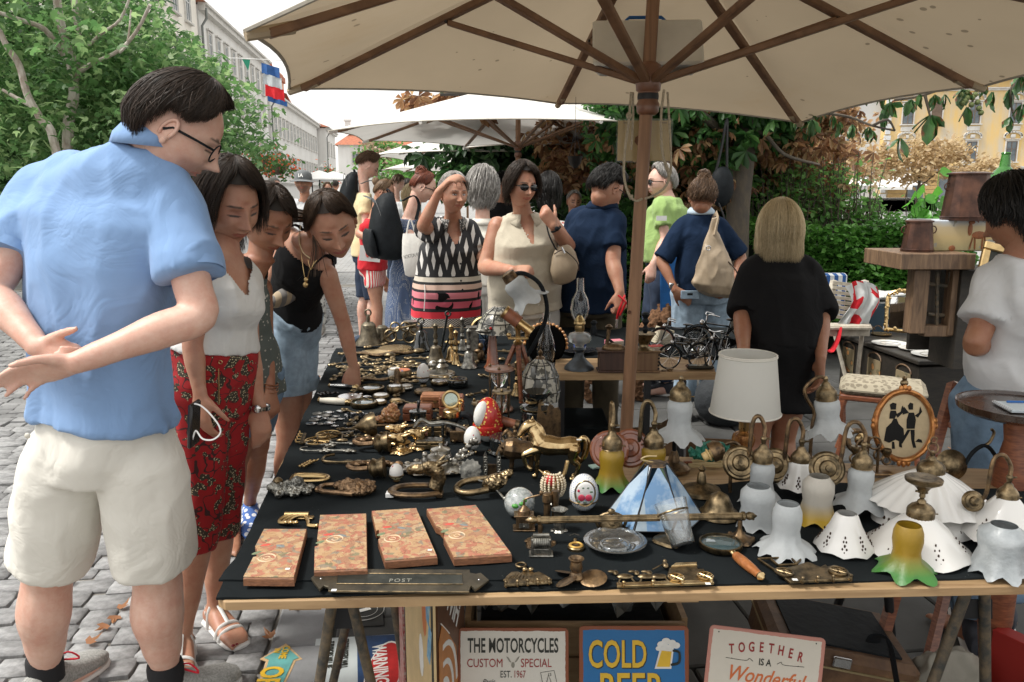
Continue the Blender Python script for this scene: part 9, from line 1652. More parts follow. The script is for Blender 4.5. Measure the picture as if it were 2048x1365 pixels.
def cg(lab,px,py,r,rz,h=BH+.004,s_=1.):
 q=It('model_bicycle',lab,'model bicycle',px,py,h=h,rot=rz,s_=s_);X=r*2.7
 for x in(0,X):q.add('wheel',ao,To((x,0,r),r,1.5,30,6,rot=(PI/2,0,0)));q.add('rim',av,To((x,0,r),r*.93,.7,28,4,rot=(PI/2,0,0)),*[Tu([(x,0,r),(x+r*.92*qc(a),0,r+r*.92*qs(a))],.35,3) for a in[i*PI/8 for i in range(16)]]);q.add('mudguard',ay,To((x,0,r),r*1.1,1.4,16,5,rot=(PI/2,0,0),arc=.5))
 q.add('frame',ay,Tu([(0,0,r),(r*.45,0,r*2.3)],1.7,6),Tu([(r*.4,0,r*2.1),(r*1.6,0,r*.9)],1.7,6),Tu([(r*.42,0,r*2.2),(r*1.95,0,r*1.95)],1.7,6),Tu([(r*1.6,0,r*.9),(r*2.0,0,r*2.3)],1.7,6),Tu([(r*1.6,0,r*.9),(X,0,r)],1.4,6),Tu([(r*1.95,0,r*1.9),(X,0,r)],1.2,6));q.add('handlebar',av,Tu([(r*.45,0,r*2.3),(r*.5,0,r*2.7)],1.4,6),Tu(SP((r*1.1,-r*.6,r*2.65),(r*.6,-r*.5,r*2.8),(r*.45,0,r*2.7),(r*.6,r*.5,r*2.8),(r*1.1,r*.6,r*2.65)),1.3,6));q.add('lamp',av,Ba((r*.2,0,r*2.25),r*.17,10,8));q.add('saddle',ay,Ba((r*2.1,0,r*2.4),(r*.42,r*.2,r*.1),10,6));q.add('chain_case',ay,Ba((r*1.8,-1,r*.95),(r*.7,1.6,r*.28),12,6));q.add('pedal',av,Tu([(r*1.6,-3,r*.9),(r*1.75,-3,r*.4)],.9,5))
cg('large model bicycle with silver lamp standing nearest on the plank',1338,738,24,.25);cg('model bicycle with tall handlebar behind the nearest one',1395,716,32,.05);cg('small black model bicycle beside the white lampshade',1420,735,26,.9);cg('model bicycle facing left behind the light brown grinder',1322,705,24,-.2)
q=It('phone','black mobile phone lying at the right end of the plank','phone',1385,738,h=BH+.002);q.add('body',ay,B((14,0,4),(54,22,7),bev=3));q.add('screen',ah('grey_screen',(.3,.33,.32),.1),B((0,0,8),(16,12,.6)));q=It('coins','few coins on the plank before the light brown grinder','coins',1328,742,h=BH+.001);q.add('coin',af,*[Lt([(5,z),(5,z+1.4)],14,c=(x,y,0)) for x,y,z in((0,0,0),(12,3,0),(10,4,1.5),(14,2,3))]);q=It('glass_beaker','crackled clear glass vase between the model bicycles','vase',1392,700,h=BH+.004);q.add('vase',cj,Lt([(12,0),(16,10),(18,34),(19,36),(17,35),(14,10)],18,fl=9,fa=.04),ang=60)
def cap_(q,M,r=20):q.add('fitter_cap',ae,Lt([(3,-40),(5,-36),(4,-30),(8,-26),(9,-22),(r*.75,-16),(r*.95,-10),(r,-6),(r,6),(r*1.04,7)],26,M=M));[q.add('fitter_screw',ae,Tu([tuple(V((r*qc(a),r*qs(a),0))),tuple(V(((r+6)*qc(a),(r+6)*qs(a),0)))],1.4,6,M=M)) for a in(.2,2.9)]
UPS=qR(PI,4,'X')
def a2(lab,px,py,zc,kind,dx=-50,plate=1,m=None,h=62,pr=34,rots=0,capr=20,s_=1.,re=40,**kw):
 q=It('wall_lamp',lab,'lamp',px,py,s_=s_);M=qT((0,0,zc))@qR(rots,4,'Y')@UPS;cap_(q,M,capr)
 if kind=='tulip':tulip(q,qT((0,0,zc))@qR(rots,4,'Y')@UPS@qT((0,0,2)),1.,m,h,re=re,**kw)
 elif kind=='ceramic':ceramic(q,M,h,re)
 top_=(M@V((0,0,-40)));
 if plate:px_=V((dx,12,zc-14));q.add('neck',af if plate==1 else ae,Tu(SP(tuple(top_),tuple(top_+V((2,4,22))),tuple(top_+V((dx*.22,6,44))),tuple(top_+V((dx*.52,8,32))),tuple(V((dx*.62,8,zc+6))),tuple(px_+V((14,0,0)))),[4.2]*21,10));R3_=qT(px_)@Euler((1.15,-.5,0)).to_matrix().to_4x4();q.add('wall_plate',ae if plate==1 else m_copper,Lt([(pr,-4),(pr+1,0),(pr-3,4),(pr*.8,4),(pr*.74,8),(pr*.5,9),(pr*.42,15),(pr*.2,18),(6,26)],32,M=R3_));q.add('joint',ae,Ba(top_,6.5,10,8),Tu([tuple(top_),tuple(top_+V((14,0,0)))],2,6))
 return q
def ceramic(q,M,h,re,lobes=8,flat=1.):
 pf=[(19,0),(22,3),(re*.55,h*.35),(re*.8,h*.72),(re*.98,h*.95),(re,h)];n_=len(pf);q.add('shade',aO,Lt(pf+[(r-2.5,z) for r,z in pf[::-1]],64,wav=lambda a,i:((re*.045*abs(qs(lobes*a/2))*(pf[min(i,2*n_-1-i)][1]/h)**2),(-.06*h*abs(qc(lobes*a/2)) if pf[min(i,2*n_-1-i)][1]>h*.9 else 0)),cap=0,M=M),ang=60)
 for l in range(lobes*1):
  a=2*PI*(l+.5)/lobes;hl=[]
  for f,da,sx in((.50,0,2.6),(.60,.06,2.2),(.60,-.06,2.2),(.70,0,3.0),(.78,.08,2.6),(.78,-.08,2.6),(.86,0,2)):r_=interp([(0,21),(.35,re*.56),(.72,re*.81),(1,re)],f)+1.6;hl.append(Ba((r_*qc(a+da),r_*qs(a+da),h*f),(sx*.7,sx*.7,sx*1.25),6,4,M=M))
  q.add('pierced_flower',m_hole,*hl)
def grad(name,c0,c1,z0,z1):
 def fn(N,L,co):z=bE(N,L,co)[2];r=N.new('ShaderNodeMapRange');L.new(z,r.inputs[0]);iv(r,'From Min',z0);iv(r,'From Max',z1);return aD(N,L,r.outputs[0],c0,c1)
 return az(name,fn,.4,trans=.35,bump=.4,bs=170)
m_yg=grad('yellow_to_green_glass',(.06,.25,.04),(.42,.26,.02),.008,.045);m_fy=grad('frosted_to_amber_glass',(.72,.46,.03),(.66,.62,.54),.012,.05)
a2('yellow glass wall lamp with green rim and a copper plate, leftmost of the lamps',1222,975,88,'tulip',plate=2,m=m_yg,h=80,dx=-4,pr=38,re=36);a2('yellow glass wall lamp with a copper plate behind the stained glass shade',1305,960,76,'tulip',plate=2,m=m_yg,h=60,dx=-44,pr=38,re=34)
a2('frosted bell wall lamp with the leftmost round brass plate',1520,1005,92,'tulip',h=84,dx=-40);a2('wall lamp with a small pierced white ceramic shade',1597,985,66,'ceramic',h=52,dx=-48,re=44);a2('frosted bell wall lamp with ruffled grey rim, right of the ceramic one',1716,1030,106,'tulip',h=82,dx=-64,re=50,rots=.02)
a2('pierced white ceramic wall lamp with a dark curved arm at the right edge',2004,1085,96,'ceramic',h=80,dx=-60,re=78,pr=20)
tf=It('stained_glass_lampshade','pyramid stained glass lampshade with pale blue panels standing on the cloth','lamp shade',1308,1040);n8=6
m_sb=ah('streaky_blue_glass',(.42,.55,.68),.12,nz=14,k2=(.13,.28,.50),ramp=(.42,.58),trans=.25,coat=.5);m_sg=ah('streaky_grey_glass',(.50,.56,.60),.12,nz=14,k2=(.28,.40,.50),trans=.25,coat=.5);m_sd=ah('dark_landscape_glass',(.015,.02,.02),.12,nz=20,k2=(.03,.10,.02),coat=.5)
for i in range(n8):
 a0,a1=2*PI*(i-.5)/n8+.5,2*PI*(i+.5)/n8+.5;Rb,Rt,Hh=98,22,118;b0,b1,t0,t1=[(V((r*qc(a),r*qs(a)*.9,z))) for r,a,z in((Rb,a0,8),(Rb,a1,8),(Rt,a0,Hh),(Rt,a1,Hh))];mid=b0.lerp(t0,.35);mid2=b1.lerp(t1,.35);cc=(b0+b1)/2
 def pan(nm,m,*p):n_=(p[1]-p[0]).cross(p[2]-p[0]).normalized()*1.2;mb=MB(qS(tf.k,4));k_=len(p);mb.add(list(p)+[q_+n_ for q_ in p],[tuple(range(k_))[::-1],tuple(range(k_,2*k_))]+[(j,(j+1)%k_,k_+(j+1)%k_,k_+j) for j in range(k_)]);mb.bd(nm,m,tf.t,sf=0)
 pan('glass_panel',m_sb,cc.lerp(b0,.5),cc.lerp(b1,.9),mid2.lerp(t1,.5),t1.lerp(t0,.4),mid.lerp(t0,.3));pan('glass_panel',m_sg,b0,cc.lerp(b0,.5),mid.lerp(t0,.3),t0);pan('glass_panel',m_sd if i in(4,2) else m_sg,t1.lerp(t0,.4),mid2.lerp(t1,.5),cc.lerp(b1,.9),b1,t1)
 tf.add('lead_line',aN,Tu([b0,t0],1.8,5),Tu([b0,b1],1.8,5),Tu([t0,t1],1.8,5),Tu([cc.lerp(b0,.5),mid.lerp(t0,.3),t0],1.2,5),Tu([cc.lerp(b1,.9),mid2.lerp(t1,.5),t1.lerp(t0,.4)],1.2,5))
tf.add('top_ring',af,Lt([(24,116),(20,120),(8,121)],6));tf.add('cord',ah('gold_flex',(.42,.32,.16),.5),Tu(SP((-6,0,120),(-30,-6,128),(-20,-10,136),(0,-4,134)),1.8,6))
cs=It('table_lamp','large white drum shade table lamp on a gilded ribbed base','lamp',1484,930,h=TZ+.002);cs.add('foot',aq,Lt([(22,0),(20,6),(10,12),(7,18)],22));cs.add('body',ah('gilded_brown_body',(.45,.22,.07),.3,metal=.6,nz=50,k2=(.14,.05,.015)),Lt([(7,16),(10,26),(19,42),(22,54),(19,64),(9,70)],40,fl=14,fa=.06));cs.add('neck',aq,Lt([(9,70),(11,76),(10,84),(14,96),(16,104),(8,108)],20));cs.add('shade',bz('lampshade_linen',(.78,.77,.72),.35,False),Lt([(68,108),(54,226),(52.5,226),(66.5,108)],48,cap=0),ang=60);cs.add('braid_trim',ah('cream_braid',(.60,.58,.52),.8),*[To((0,0,z),r_,1.7,44,5) for z,r_ in((109,68.6),(225,54.6),(222,55))])
fl_=It('table_lamp','frosted scalloped bell lamp on a slim dark stem behind the copper plates','lamp',1347,940,h=TZ+.002);fl_.add('base',af,Lt([(32,0),(33,6),(28,10),(12,18),(9,32),(6,40)],26));fl_.add('stem',ao,Tu([(0,0,38),(-2,0,90),(6,0,160),(8,0,166)],4,10));M=qT((8,0,152))@UPS;cap_(fl_,M,21);tulip(fl_,M,1.,None,86,re=48,rb=24,ruff=.12,nw=8)
f2=It('table_lamp','frosted bell lamp on a tall curved brass stem beside the oval picture','lamp',1618,940,h=TZ+.002);f2.add('base',af,Lt([(30,0),(28,8),(10,14),(8,28)],24));f2.add('stem',af,Tu(SP((0,0,26),(0,0,90),(2,0,120),(-16,0,150),(-18,0,170),(4,0,190),(22,0,188)),[3.6]*25,10));M=qT((24,0,152))@qR(-.12,4,'Y')@UPS;cap_(f2,M,20);tulip(f2,M,1.,None,72,re=44,rb=24,ruff=.14,nw=7)
so=It('socket_lamp','bare bulb holder lamp with a bent dark arm and brass shade cup','lamp',1460,985);so.add('arm',af,Tu(SP((0,0,0),(0,0,40),(10,0,70),(16,0,92),(2,0,104),(-14,0,100)),[3.6]*21,10));so.add('cup',af,Lt([(20,0),(21,14),(15,24),(5,28)],22,M=qT((-42,0,82))@Euler((0,1.1,0)).to_matrix().to_4x4(),cap=0));so.add('bulb_holder',ah('cream_bakelite',(.60,.42,.18),.4),Lt([(7,-14),(9,-12),(9,-4),(13,-2),(13,0),(9,2),(9,16)],20,M=qT((-46,-4,80))@Euler((0,1.1,0)).to_matrix().to_4x4()))
so.add('knob',ae,Lt([(40,0),(38,8),(26,12),(10,20),(8,38),(5,44),(8,50),(0,58)],26,c=(-58,0,0)))
bl=It('bell_lampshade','dull brass bell shaped lamp cover behind the rail end','lamp shade',1437,1030);bl.add('cover',ae,Lt([(43,0),(42,3),(30,14),(24,28),(18,40),(8,46),(3,50)],28))
cd=It('cord_bundle','tied bundle of brown flex with a plug behind the socket lamp','cable',1405,935,h=TZ+.002);cd.add('cord',ah('gold_flex',(.42,.32,.16),.5),*[Tu(SP((-34,0,2+i),(-10,8,6+i),(14,-4,4+i),(36,4,6+i),(34,-6,3+i),(0,-8,5+i),(-30,-6,2+i)),1.9,6) for i in(0,3,6)]);cd.add('plug',bL,B((-30,0,10),(18,8,7),bev=2));bg2=It('green_bag','crumpled turquoise plastic bag behind the flex bundle','plastic bag',1425,918,h=TZ+.002);lump(bg2,'bag',ah('turquoise_plastic',(.03,.24,.17),.4),Ba((0,0,14),(46,16,16)),amp=7,f=(7,7,7));wb_=It('wood_offcut','small strip of magazines and offcuts at the left of the bare plank','papers',1192,935,h=TZ+.002);wb_.add('paper',ah('pale_teal_paper',(.35,.5,.45),.7),B((0,0,2),(24,20,3),rot=(0,0,.4)))
def loose(lab,px,py,m,h,re,rb,nm='glass_lampshade',ruff=.14,nw=6,r0=15,ch=None,grp=None):
 q=It(nm,lab,'lamp shade',px,py,group=grp);M=qT((0,0,h))@UPS
 if ch:ceramic(q,M,h,re,ch)
 else:tulip(q,M,1.,m,h,ruff=ruff,re=re,rb=rb,nw=nw,r0=r0)
 return q
loose('loose frosted ribbed glass shade left of the foremost frosted one',1512,1050,None,82,38,33,r0=22,ruff=.08);loose('foremost loose frosted glass shade with a frilly rim',1570,1100,None,98,58,28,r0=21,ruff=.12,nw=9);loose('loose frosted glass shade fading to amber at its wavy rim',1632,1040,m_fy,92,40,30,r0=19,ruff=.12,nw=5);loose('loose yellow glass shade with ruffled green rim, right of the white ceramic ones',1810,1140,m_yg,96,58,28,r0=22,ruff=.16,nw=6);loose('loose pearly grey glass shade with petal rim at the right edge',1998,1140,ah('pearl_grey_glass',(.60,.64,.66),.3,trans=.35,nz=25,k2=(.42,.46,.48),bump=.5,bs=90),96,56,44,r0=24,ruff=.12,nw=8)
loose('small loose white ceramic shade pierced with flower cut-outs',1688,1095,None,72,56,0,nm='ceramic_lampshade',ch=8)
pd1=It('pendant_lamp','white pierced ceramic pendant with a brass canopy standing on the cloth','lamp',1834,1100);M=qT((0,0,78))@UPS;ceramic(pd1,M,78,96,6);cap_(pd1,M,26);pd1.add('canopy_cup',ae,Lt([(8,120),(10,126),(16,134),(34,144),(35,150),(30,152),(6,148)],28));pd1.add('swivel',ae,Lt([(6,112),(5,122)],10),Tu([(-14,0,124),(10,0,120)],2.4,6))
pd2=It('pendant_lamp','large white pleated ceramic pendant behind the pierced one','lamp',1852,1040);M=qT((0,0,104))@UPS;pd2.add('shade',aO,Lt([(24,2),(60,22),(112,60),(114,62),(58,26),(22,6)],96,fl=24,fa=.03,cap=0,M=M),ang=60);cap_(pd2,M,26);pd2.add('loop',af,To((0,0,150),10,2,16,6,rot=(1.2,0,0)),To((0,0,166),6,1.6,12,5,rot=(1.57,.6,0)));pd2.add('lower_shade',aO,Lt([(104,0),(100,18),(60,50)],48,fl=8,fa=.03));pd2.add('pierced_flower',m_hole,*[Ba((100*qc(a),100*qs(a),16),(2.5,2.5,4),6,4) for a in[j*.12+3.4 for j in range(22)]])
qq=It('silhouette_picture','oval gilt framed cross-stitch picture of two dancing silhouettes','picture',1800,925,h=TZ+.01);M=qT((0,0,76))@Euler((PI/2-.14,0,0)).to_matrix().to_4x4();E=lambda a,b,n=40:[(a*qs(2*PI*i/n),b*qc(2*PI*i/n)) for i in range(n)]
qq.add('embroidered_panel',ah('cream_canvas_stitch',(.60,.48,.30),.95,nz=50,var=.12,bump=.4,bs=900),Sl(E(54,66),-3,0,M=M));qq.add('gilt_frame',ah('orange_gilt',(.60,.28,.09),.32,metal=.7,nz=30,k2=(.30,.10,.03)),('tube',([V((x*1.0,y,0)) for x,y in E(57,69,60)],[(6.5 if i%6<3 else 8.5,5.5) for i in range(60)],10),dict(closed=1,M=M,up=(0,0,1))));qq.add('inner_bead',ah('dark_gilt',(.35,.18,.08),.4,metal=.5),Tu([V((x,y,2)) for x,y in E(52,64,50)],1.4,5,closed=1,M=M));qq.add('frame_ornament',aV['orange_gilt'],*[Ba((x,y,4),(5,7,3.4),8,6,M=M) for x,y in((0,76),(-8,74),(8,74),(0,-76),(-9,-74),(9,-74),(-62,0),(62,0),(-61,10),(61,10))])
SIL=[[(-38,-30),(-34,-4),(-24,6),(-20,14),(-14,14),(-10,4),(0,-6),(2,-26),(-6,-32),(-16,-28),(-28,-34)],[(-28,14),(-18,14),(-14,24),(-16,30),(-26,30),(-28,22)],[(-26,32),(-16,32),(-15,44),(-22,46),(-28,42)],[(-16,22),(-6,28),(-4,38),(-2,40),(-2,26),(-12,16)],[(-22,-32),(-18,-32),(-16,-46),(-22,-46)],[(-8,-30),(-4,-30),(-2,-44),(-8,-42)],[(6,-6),(22,-6),(24,12),(20,26),(10,26),(6,12)],[(10,32),(18,32),(18,44),(12,46),(8,40)],[(4,24),(-2,22),(-2,34),(0,38),(10,26)],[(22,20),(30,26),(32,38),(36,28),(28,16)],[(8,-8),(14,-8),(4,-26),(-2,-36),(-6,-34)],[(14,-8),(22,-8),(22,-30),(26,-44),(20,-44),(16,-28)],[(24,-32),(38,-34),(36,-28),(30,-26)]]
for s_ in SIL:qq.add('silhouette_stitching',ah('black_wool_stitch',(.008,.008,.008),.95),Sl(s_,.2,1.2,M=M))
qq.add('hanging_ring',ae,Ba((0,12,160),(8,6,7),12,8),Lt([(4,166),(5,170),(2,174)],10,c=(0,12,0)));qq.add('easel',ao,Tu([(0,2,20),(0,44,-6)],3,6))
ca=It('candelabra','tangle of dark scrolled iron candle holders behind the frosted lamps','candle holder',1740,950,h=TZ+.002);ca.add('scroll',af,*[To((x,y,z),r_,2.2,16,6,rot=(1.4,a,0)) for x,y,z,r_,a in((-20,0,60,12,.3),(4,0,66,12,-.3),(16,4,40,10,.5),(-34,0,34,9,.2),(30,0,30,8,.4),(-8,4,24,12,0))],Tu([(-10,0,0),(-8,0,80)],3,8),Tu([(14,0,0),(12,0,64)],3,8),B((0,0,3),(90,24,5),bev=2));ca.add('cup',ae,*[Lt([(6,0),(9,8),(8,14)],12,c=(x,0,z)) for x,z in((-34,46),(30,40))])
dr=It('desk_phone','brass and yellow round fitting under the upholstered stool','lamp part',1712,905,h=.42);dr.add('ring',af,To((0,0,24),20,6,22,8,rot=(1.2,.4,0)));dr.add('cup',aF,Ba((6,-4,28),(13,8,13),14,8))
cfp=It('lamp_plate','round brass ceiling plate standing behind the white pleated pendant','lamp part',1900,955,h=TZ+.002);cfp.add('plate',ae,Lt([(30,-3),(31,0),(24,4),(18,8),(6,12)],26,M=qT((0,0,26))@Euler((1.3,-.3,0)).to_matrix().to_4x4()));cfp.add('arm',ao,Tu(SP((24,0,20),(40,0,52),(64,0,66),(88,0,40),(100,0,-10)),[4]*17,8));cfp.add('hook',ae,Tu(SP((62,0,66),(72,0,74),(78,0,92),(72,0,100)),[3]*13,8))
mh=It('double_hooks','brass set of folding coat hooks lying behind the leftmost board','hooks',588,1045);mh.add('hinge',aq,Tu([(-22,16,8),(26,16,8)],7,12),B((18,16,3),(34,14,4),bev=1));[mh.add('hook',aq,Tu(SP((-14+12*i,14,10),(-24+10*i,4,8),(-26+9*i,-12,6),(-12+10*i,-20,8)),[3.4]*13,8),Ba((-10+10*i,-20,8),4.4,8,6)) for i in range(3)];mh.add('hook',aq,Tu(SP((20,12,8),(30,-8,6),(36,-26,5),(52,-32,6)),[4]*13,8),Ba((54,-32,6),5,8,6))
sm_=It('iron_buckles','cluster of small black iron buckles behind the bone handled magnifier','buckles',650,790);sm_.add('buckle',ay,*[To((x,y,3),5,1.6,12,5) for x,y in((-10,0),(0,6),(10,0),(-4,-6),(20,4))])
ash=It('ashtray','chrome winged ornament under the reaching fingers','ornament',708,798);ash.add('ornament',av,*[Ba((24*qc(a),18*qs(a),4),(12,4,3),8,6,rot=(0,0,a)) for a in(0,1.2,2.4,3.6,4.8)],Ba((0,0,6),(10,8,5),10,6))
br=It('brass_shell','fan shaped brass shell with wooden rim on the far cloth','ornament',762,708);br.add('fan',aq,Lt([(40,0),(38,5),(10,9)],30,fl=15,fa=.03,M=Matrix.Diagonal((1,.6,1,1))))
m_dk=cF('black_brown_chest_wood',(.035,.028,.02),(.014,.012,.01),axis=(.2,1,1),s=30);m_old=cF('weathered_oak',(.24,.15,.085),(.085,.05,.03),axis=(1,1,.15),s=36,bump=.8);a6=ah('chipped_cream_paint',(.52,.48,.40),.7,nz=18,k2=(.33,.29,.23))
ct_=ag('painted_chest','long dark wooden chest with three painted flower panels on its side','chest',(0,0,0));zc=.42;a,b,c_=G(1685,668,zc),G(1840,722,zc),G(2050,725,zc);d_=G(1900,650,zc)
ct_.location=(a.x,a.y,0);o=V(ct_.location);ux=(b-a);Lx=ux.length;ux.normalize();uy=V((-ux.y,ux.x,0));Mc=Matrix(((ux.x,uy.x,0,0),(ux.y,uy.y,0,0),(0,0,1,0),(0,0,0,1)));W_=.6
MB(Mc).box((Lx/2,W_/2,zc/2-.02),(Lx,W_,zc-.05),bev=.004).bd('carcass',m_dk,ct_);MB(Mc).box((Lx/2,W_/2,zc-.012),(Lx+.05,W_+.05,.03),bev=.006).bd('lid',m_dk,ct_)
def fl_panel(N,L,co):v=N.new('ShaderNodeTexVoronoi');iv(v,'Scale',16);L.new(co,v.inputs['Vector']);n=aE(N,L,co,'Noise',40,Detail=4.);return aP(N,L,za(N,L,v.outputs['Distance'],zm(N,L,n,.25)),[(.1,(.45,.12,.05)),(.35,(.50,.24,.08)),(.5,(.10,.10,.06)),(.62,(.24,.19,.11))])
m_flp=az('painted_flower_panel',fl_panel,.6)
for i,f in enumerate((.12,.48,.84)):MB(Mc).box((Lx*f,-.006,zc*.55-.01*i),(Lx*.17,.006,.19),bev=.002).bd('painted_panel',m_flp,ct_);MB(Mc).tube([(Lx*f+(Lx*.085)*qc(t),-.006,zc*.55-.01*i+.095+.05*qs(t)) for t in[PI*j/8 for j in range(9)]],.006,6).bd('panel_arch',m_old,ct_)
def sol(name,lab,cat,p,parts,rot=0):
 t=ag(name,lab,cat,p,rot=rot)
 for nm,m,mb in parts:mb.bd(nm,m,t)
 return t
for i,(px,py,r_) in enumerate([(1780,690,.13),(1832,700,.12),(1862,712,.13)]):sol('plate',['white plate with a painted leaf, leftmost of three on the chest','small white plate between two others on the chest','white plate with gold pattern, rightmost on the chest'][i],'plate',G(px,py,zc+.004),[('plate',aO,MB().la([(r_*.5,0),(r_*.6,.006),(r_,.014),(r_,.016),(r_*.6,.010)],28)),('leaf_pattern',ae if i==2 else au,MB().tz((0,0,.0125),r_*.55,.0016,18,4).tube([(-r_*.3,0,.012),(r_*.3,.01,.012)],.0014,4))])
Mm=Euler((-.25,0,-.45)).to_matrix().to_4x4();mi=ag('vanity_mirror','small gilt rococo table mirror standing on the chest','mirror',G(1795,672,zc),scale=1.25);
MB(Mm).box((0,0,.15),(.115,.006,.20)).bd('mirror_glass',ah('mirror_glass',(.75,.75,.72),.03,metal=1.),mi);q=MB(Mm);P=[(-.07,0,.04),(.07,0,.04),(.075,0,.15),(.07,0,.26),(0,0,.29),(-.07,0,.26),(-.075,0,.15)];q.tube(ac(P+[P[0]]),.012,8);g=qn(4)
for i in range(46):f=i/46*7;k_=int(f)%7;p=V(P[k_]).lerp(V(P[(k_+1)%7]),f-int(f));q.ball(p+V((g.uniform(-.01,.01),-.006,g.uniform(-.01,.01))),(g.uniform(.007,.014),)*3,6,5)
q.bd('gilt_frame',aq,mi);MB(Mm).tube([(0,.01,.2),(0,.14,.02)],.006,6).bd('strut',aq,mi)
ln=sol('lantern','dark blue metal lantern on the chest right of the gilt mirror','lantern',G(1838,690,zc),[('base',ah('dark_blue_metal',(.012,.025,.05),.4,metal=.4),MB().la([(.06,0),(.055,.02),(.045,.03)],6)),('roof',aV['dark_blue_metal'],MB().la([(.048,.165),(.03,.19),(.024,.20),(.026,.22),(.006,.245)],8)),('ring',aV['dark_blue_metal'],MB().tz((0,0,.26),.012,.003,12,5,rot=(PI/2,0,0)))])
for k_ in range(6):a_=k_*PI/3;MB().tube([(.044*qc(a_),.044*qs(a_),.03),(.036*qc(a_),.036*qs(a_),.167)],.004,5).bd('bar',aV['dark_blue_metal'],ln)
MB().la([(.036,.03),(.030,.165)],6).bd('glass',ah('blue_lantern_glass',(.03,.06,.10),.1,trans=.4),ln)
sol('brass_bowl','polished brass bowls and hooks beside the gilt mirror','bowl',G(1762,672,zc),[('bowl',aq,MB().la([(.03,0),(.075,.012),(.08,.018),(.07,.016)],24)),('hook',af,MB().tube(ac([(-.12,0,.0),(-.13,0,.05),(-.09,0,.08),(-.05,0,.05)]),.004,6).tube(ac([(-.05,.02,.0),(-.06,.02,.05),(-.02,.02,.08),(.02,.02,.05)]),.004,6))])
sol('folding_rule','pale wooden slat stack at the right end of the chest','wood strips',G(1875,700,zc),[('strip',a9,MB().box((0,0,.006),(.20,.03,.008),rot=(0,0,-.35)).box((.02,-.02,.016),(.18,.02,.008),rot=(0,0,-.2)))])
cb=ag('old_cabinet','weathered wooden stand built like a barred window, with graffiti paper behind','cabinet',D(1900,600,4.95));cb.location.z=0;o=V(cb.location)
def bx(x0,x1,y0,y1,Y,dp,m,nm,dz=0):a,b=D(x0,y0,Y),D(x1,y1,Y);MB().box(((a.x+b.x)/2-o.x,Y+dp/2-o.y,(a.z+b.z)/2),(abs(b.x-a.x),dp,abs(a.z-b.z)),bev=.004).bd(nm,m,cb)
bx(1803,1950,508,540,4.70,.50,m_old,'beam');bx(1830,1850,540,668,4.78,.09,m_old,'post');bx(1908,1930,540,672,4.78,.09,m_old,'post');bx(1850,1908,652,674,4.79,.08,m_old,'rail');bx(1852,1872,540,655,4.88,.03,cF('grey_board',(.12,.10,.085),(.06,.05,.04)),'board');bx(1830,2000,540,700,5.15,.03,m_dk,'back_board');bx(1925,2030,540,740,4.75,.3,m_dk,'side_box');bx(1870,1898,560,655,5.0,.01,ah('white_poster_paper',(.60,.60,.60),.8,nz=8,var=.15),'poster')
for y in(568,628):a,b=D(1855,y,4.84),D(1908,y+6,4.84);MB().tube([a-o,b-o],.013,8).bd('iron_bar',b8,cb)
for x in(1875,1900):a,b=D(x,545,4.83),D(x-2,652,4.83);MB().tube([a-o,b-o],.012,8).bd('iron_bar',b8,cb)
p=D(1884,605,4.98)-o;aH('NO',.085,aR,cb,qT(p)@qRX,sx=.9,bold=.001);p=D(1884,638,4.98)-o;aH('RO1',.085,aR,cb,qT(p)@qRX,sx=.7,bold=.001)
topz=D(1870,508,4.7).z
def bucket(lab,px,Y,r0,r1,h,z0):
 t=ag('metal_bucket',lab,'bucket',(D(px,500,Y).x,Y,z0));m=ah('brown_patinated_metal',(.12,.055,.035),.4,metal=.5,nz=10,k2=(.04,.02,.015));MB().la([(r0,0),(r0*1.01,h*.07),(r0*.985,h*.08),(r1,h)],16,fa=.0).bd('body',m,t,ang=15);MB().la([(r1*1.12,h),(r1*1.12,h+.008),(r1*.8,h+.016),(r1*.5,h+.012)],24).tz((0,0,h*.08),r0*1.01,.003,24,5).bd('rim',m,t)
 for s_ in(-1,1):MB().tz((s_*(r1+.012),0,h*.74),.022,.004,14,5,rot=(PI/2,0,0)).bd('ear_handle',m,t)
bucket('large upturned brown metal bucket on top of the goat painting box',1924,4.97,.140,.112,.275,D(1920,441,4.97).z);bucket('smaller upturned brown metal bucket on the left end of the old cabinet',1834,4.88,.092,.072,.178,topz)
pn=ag('painted_box','wooden box painted with a brown goat in a pale meadow on the old cabinet','painted box',D(1925,505,4.9),scale=1.5);pn.location.z=topz;h_=(D(1915,441,4.9).z-topz)/1.5;
def mead(N,L,co):z=bE(N,L,co)[2];n=aE(N,L,co,'Noise',18,Detail=6.);c=aP(N,L,za(N,L,zm(N,L,z,7.),zm(N,L,n,.25)),[(.2,(.36,.30,.15)),(.5,(.50,.38,.18)),(.8,(.52,.42,.25)),(.98,(.45,.50,.55))]);return aD(N,L,zg(N,L,n,.6),c,(.30,.29,.24))
MB().box((.0,.10,h_/2),(.30,.18,h_),bev=.004).bd('box',az('meadow_painting',mead,.6),pn,sf=0)
mg=ah('goat_brown_paint',(.30,.10,.03),.6,nz=40,var=.4);q=MB();gx=.055
for c,r in(((gx+.01,.0,.065),(.030,.004,.016)),((gx-.028,.0,.088),(.010,.004,.026)),((gx-.024,.0,.116),(.014,.004,.008))):q.ball((c[0],.0085,c[2]),(r[0],.0016,r[2]),12,6)
for x,x2 in((-.014,-.024),(-.006,-.002),(.026,.026),(.034,.042)):q.tube([(gx+x,.0085,.058),(gx+x2,.0085,.008)],.0032,5)
q.tube(ac([(gx-.022,.0085,.118),(gx-.008,.0085,.126),(gx+.004,.0085,.116)]),.002,5);q.bd('goat',mg,pn)
MB().ball((-.04,.0085,.012),(.014,.0016,.012),10,5).bd('second_animal',mg,pn)
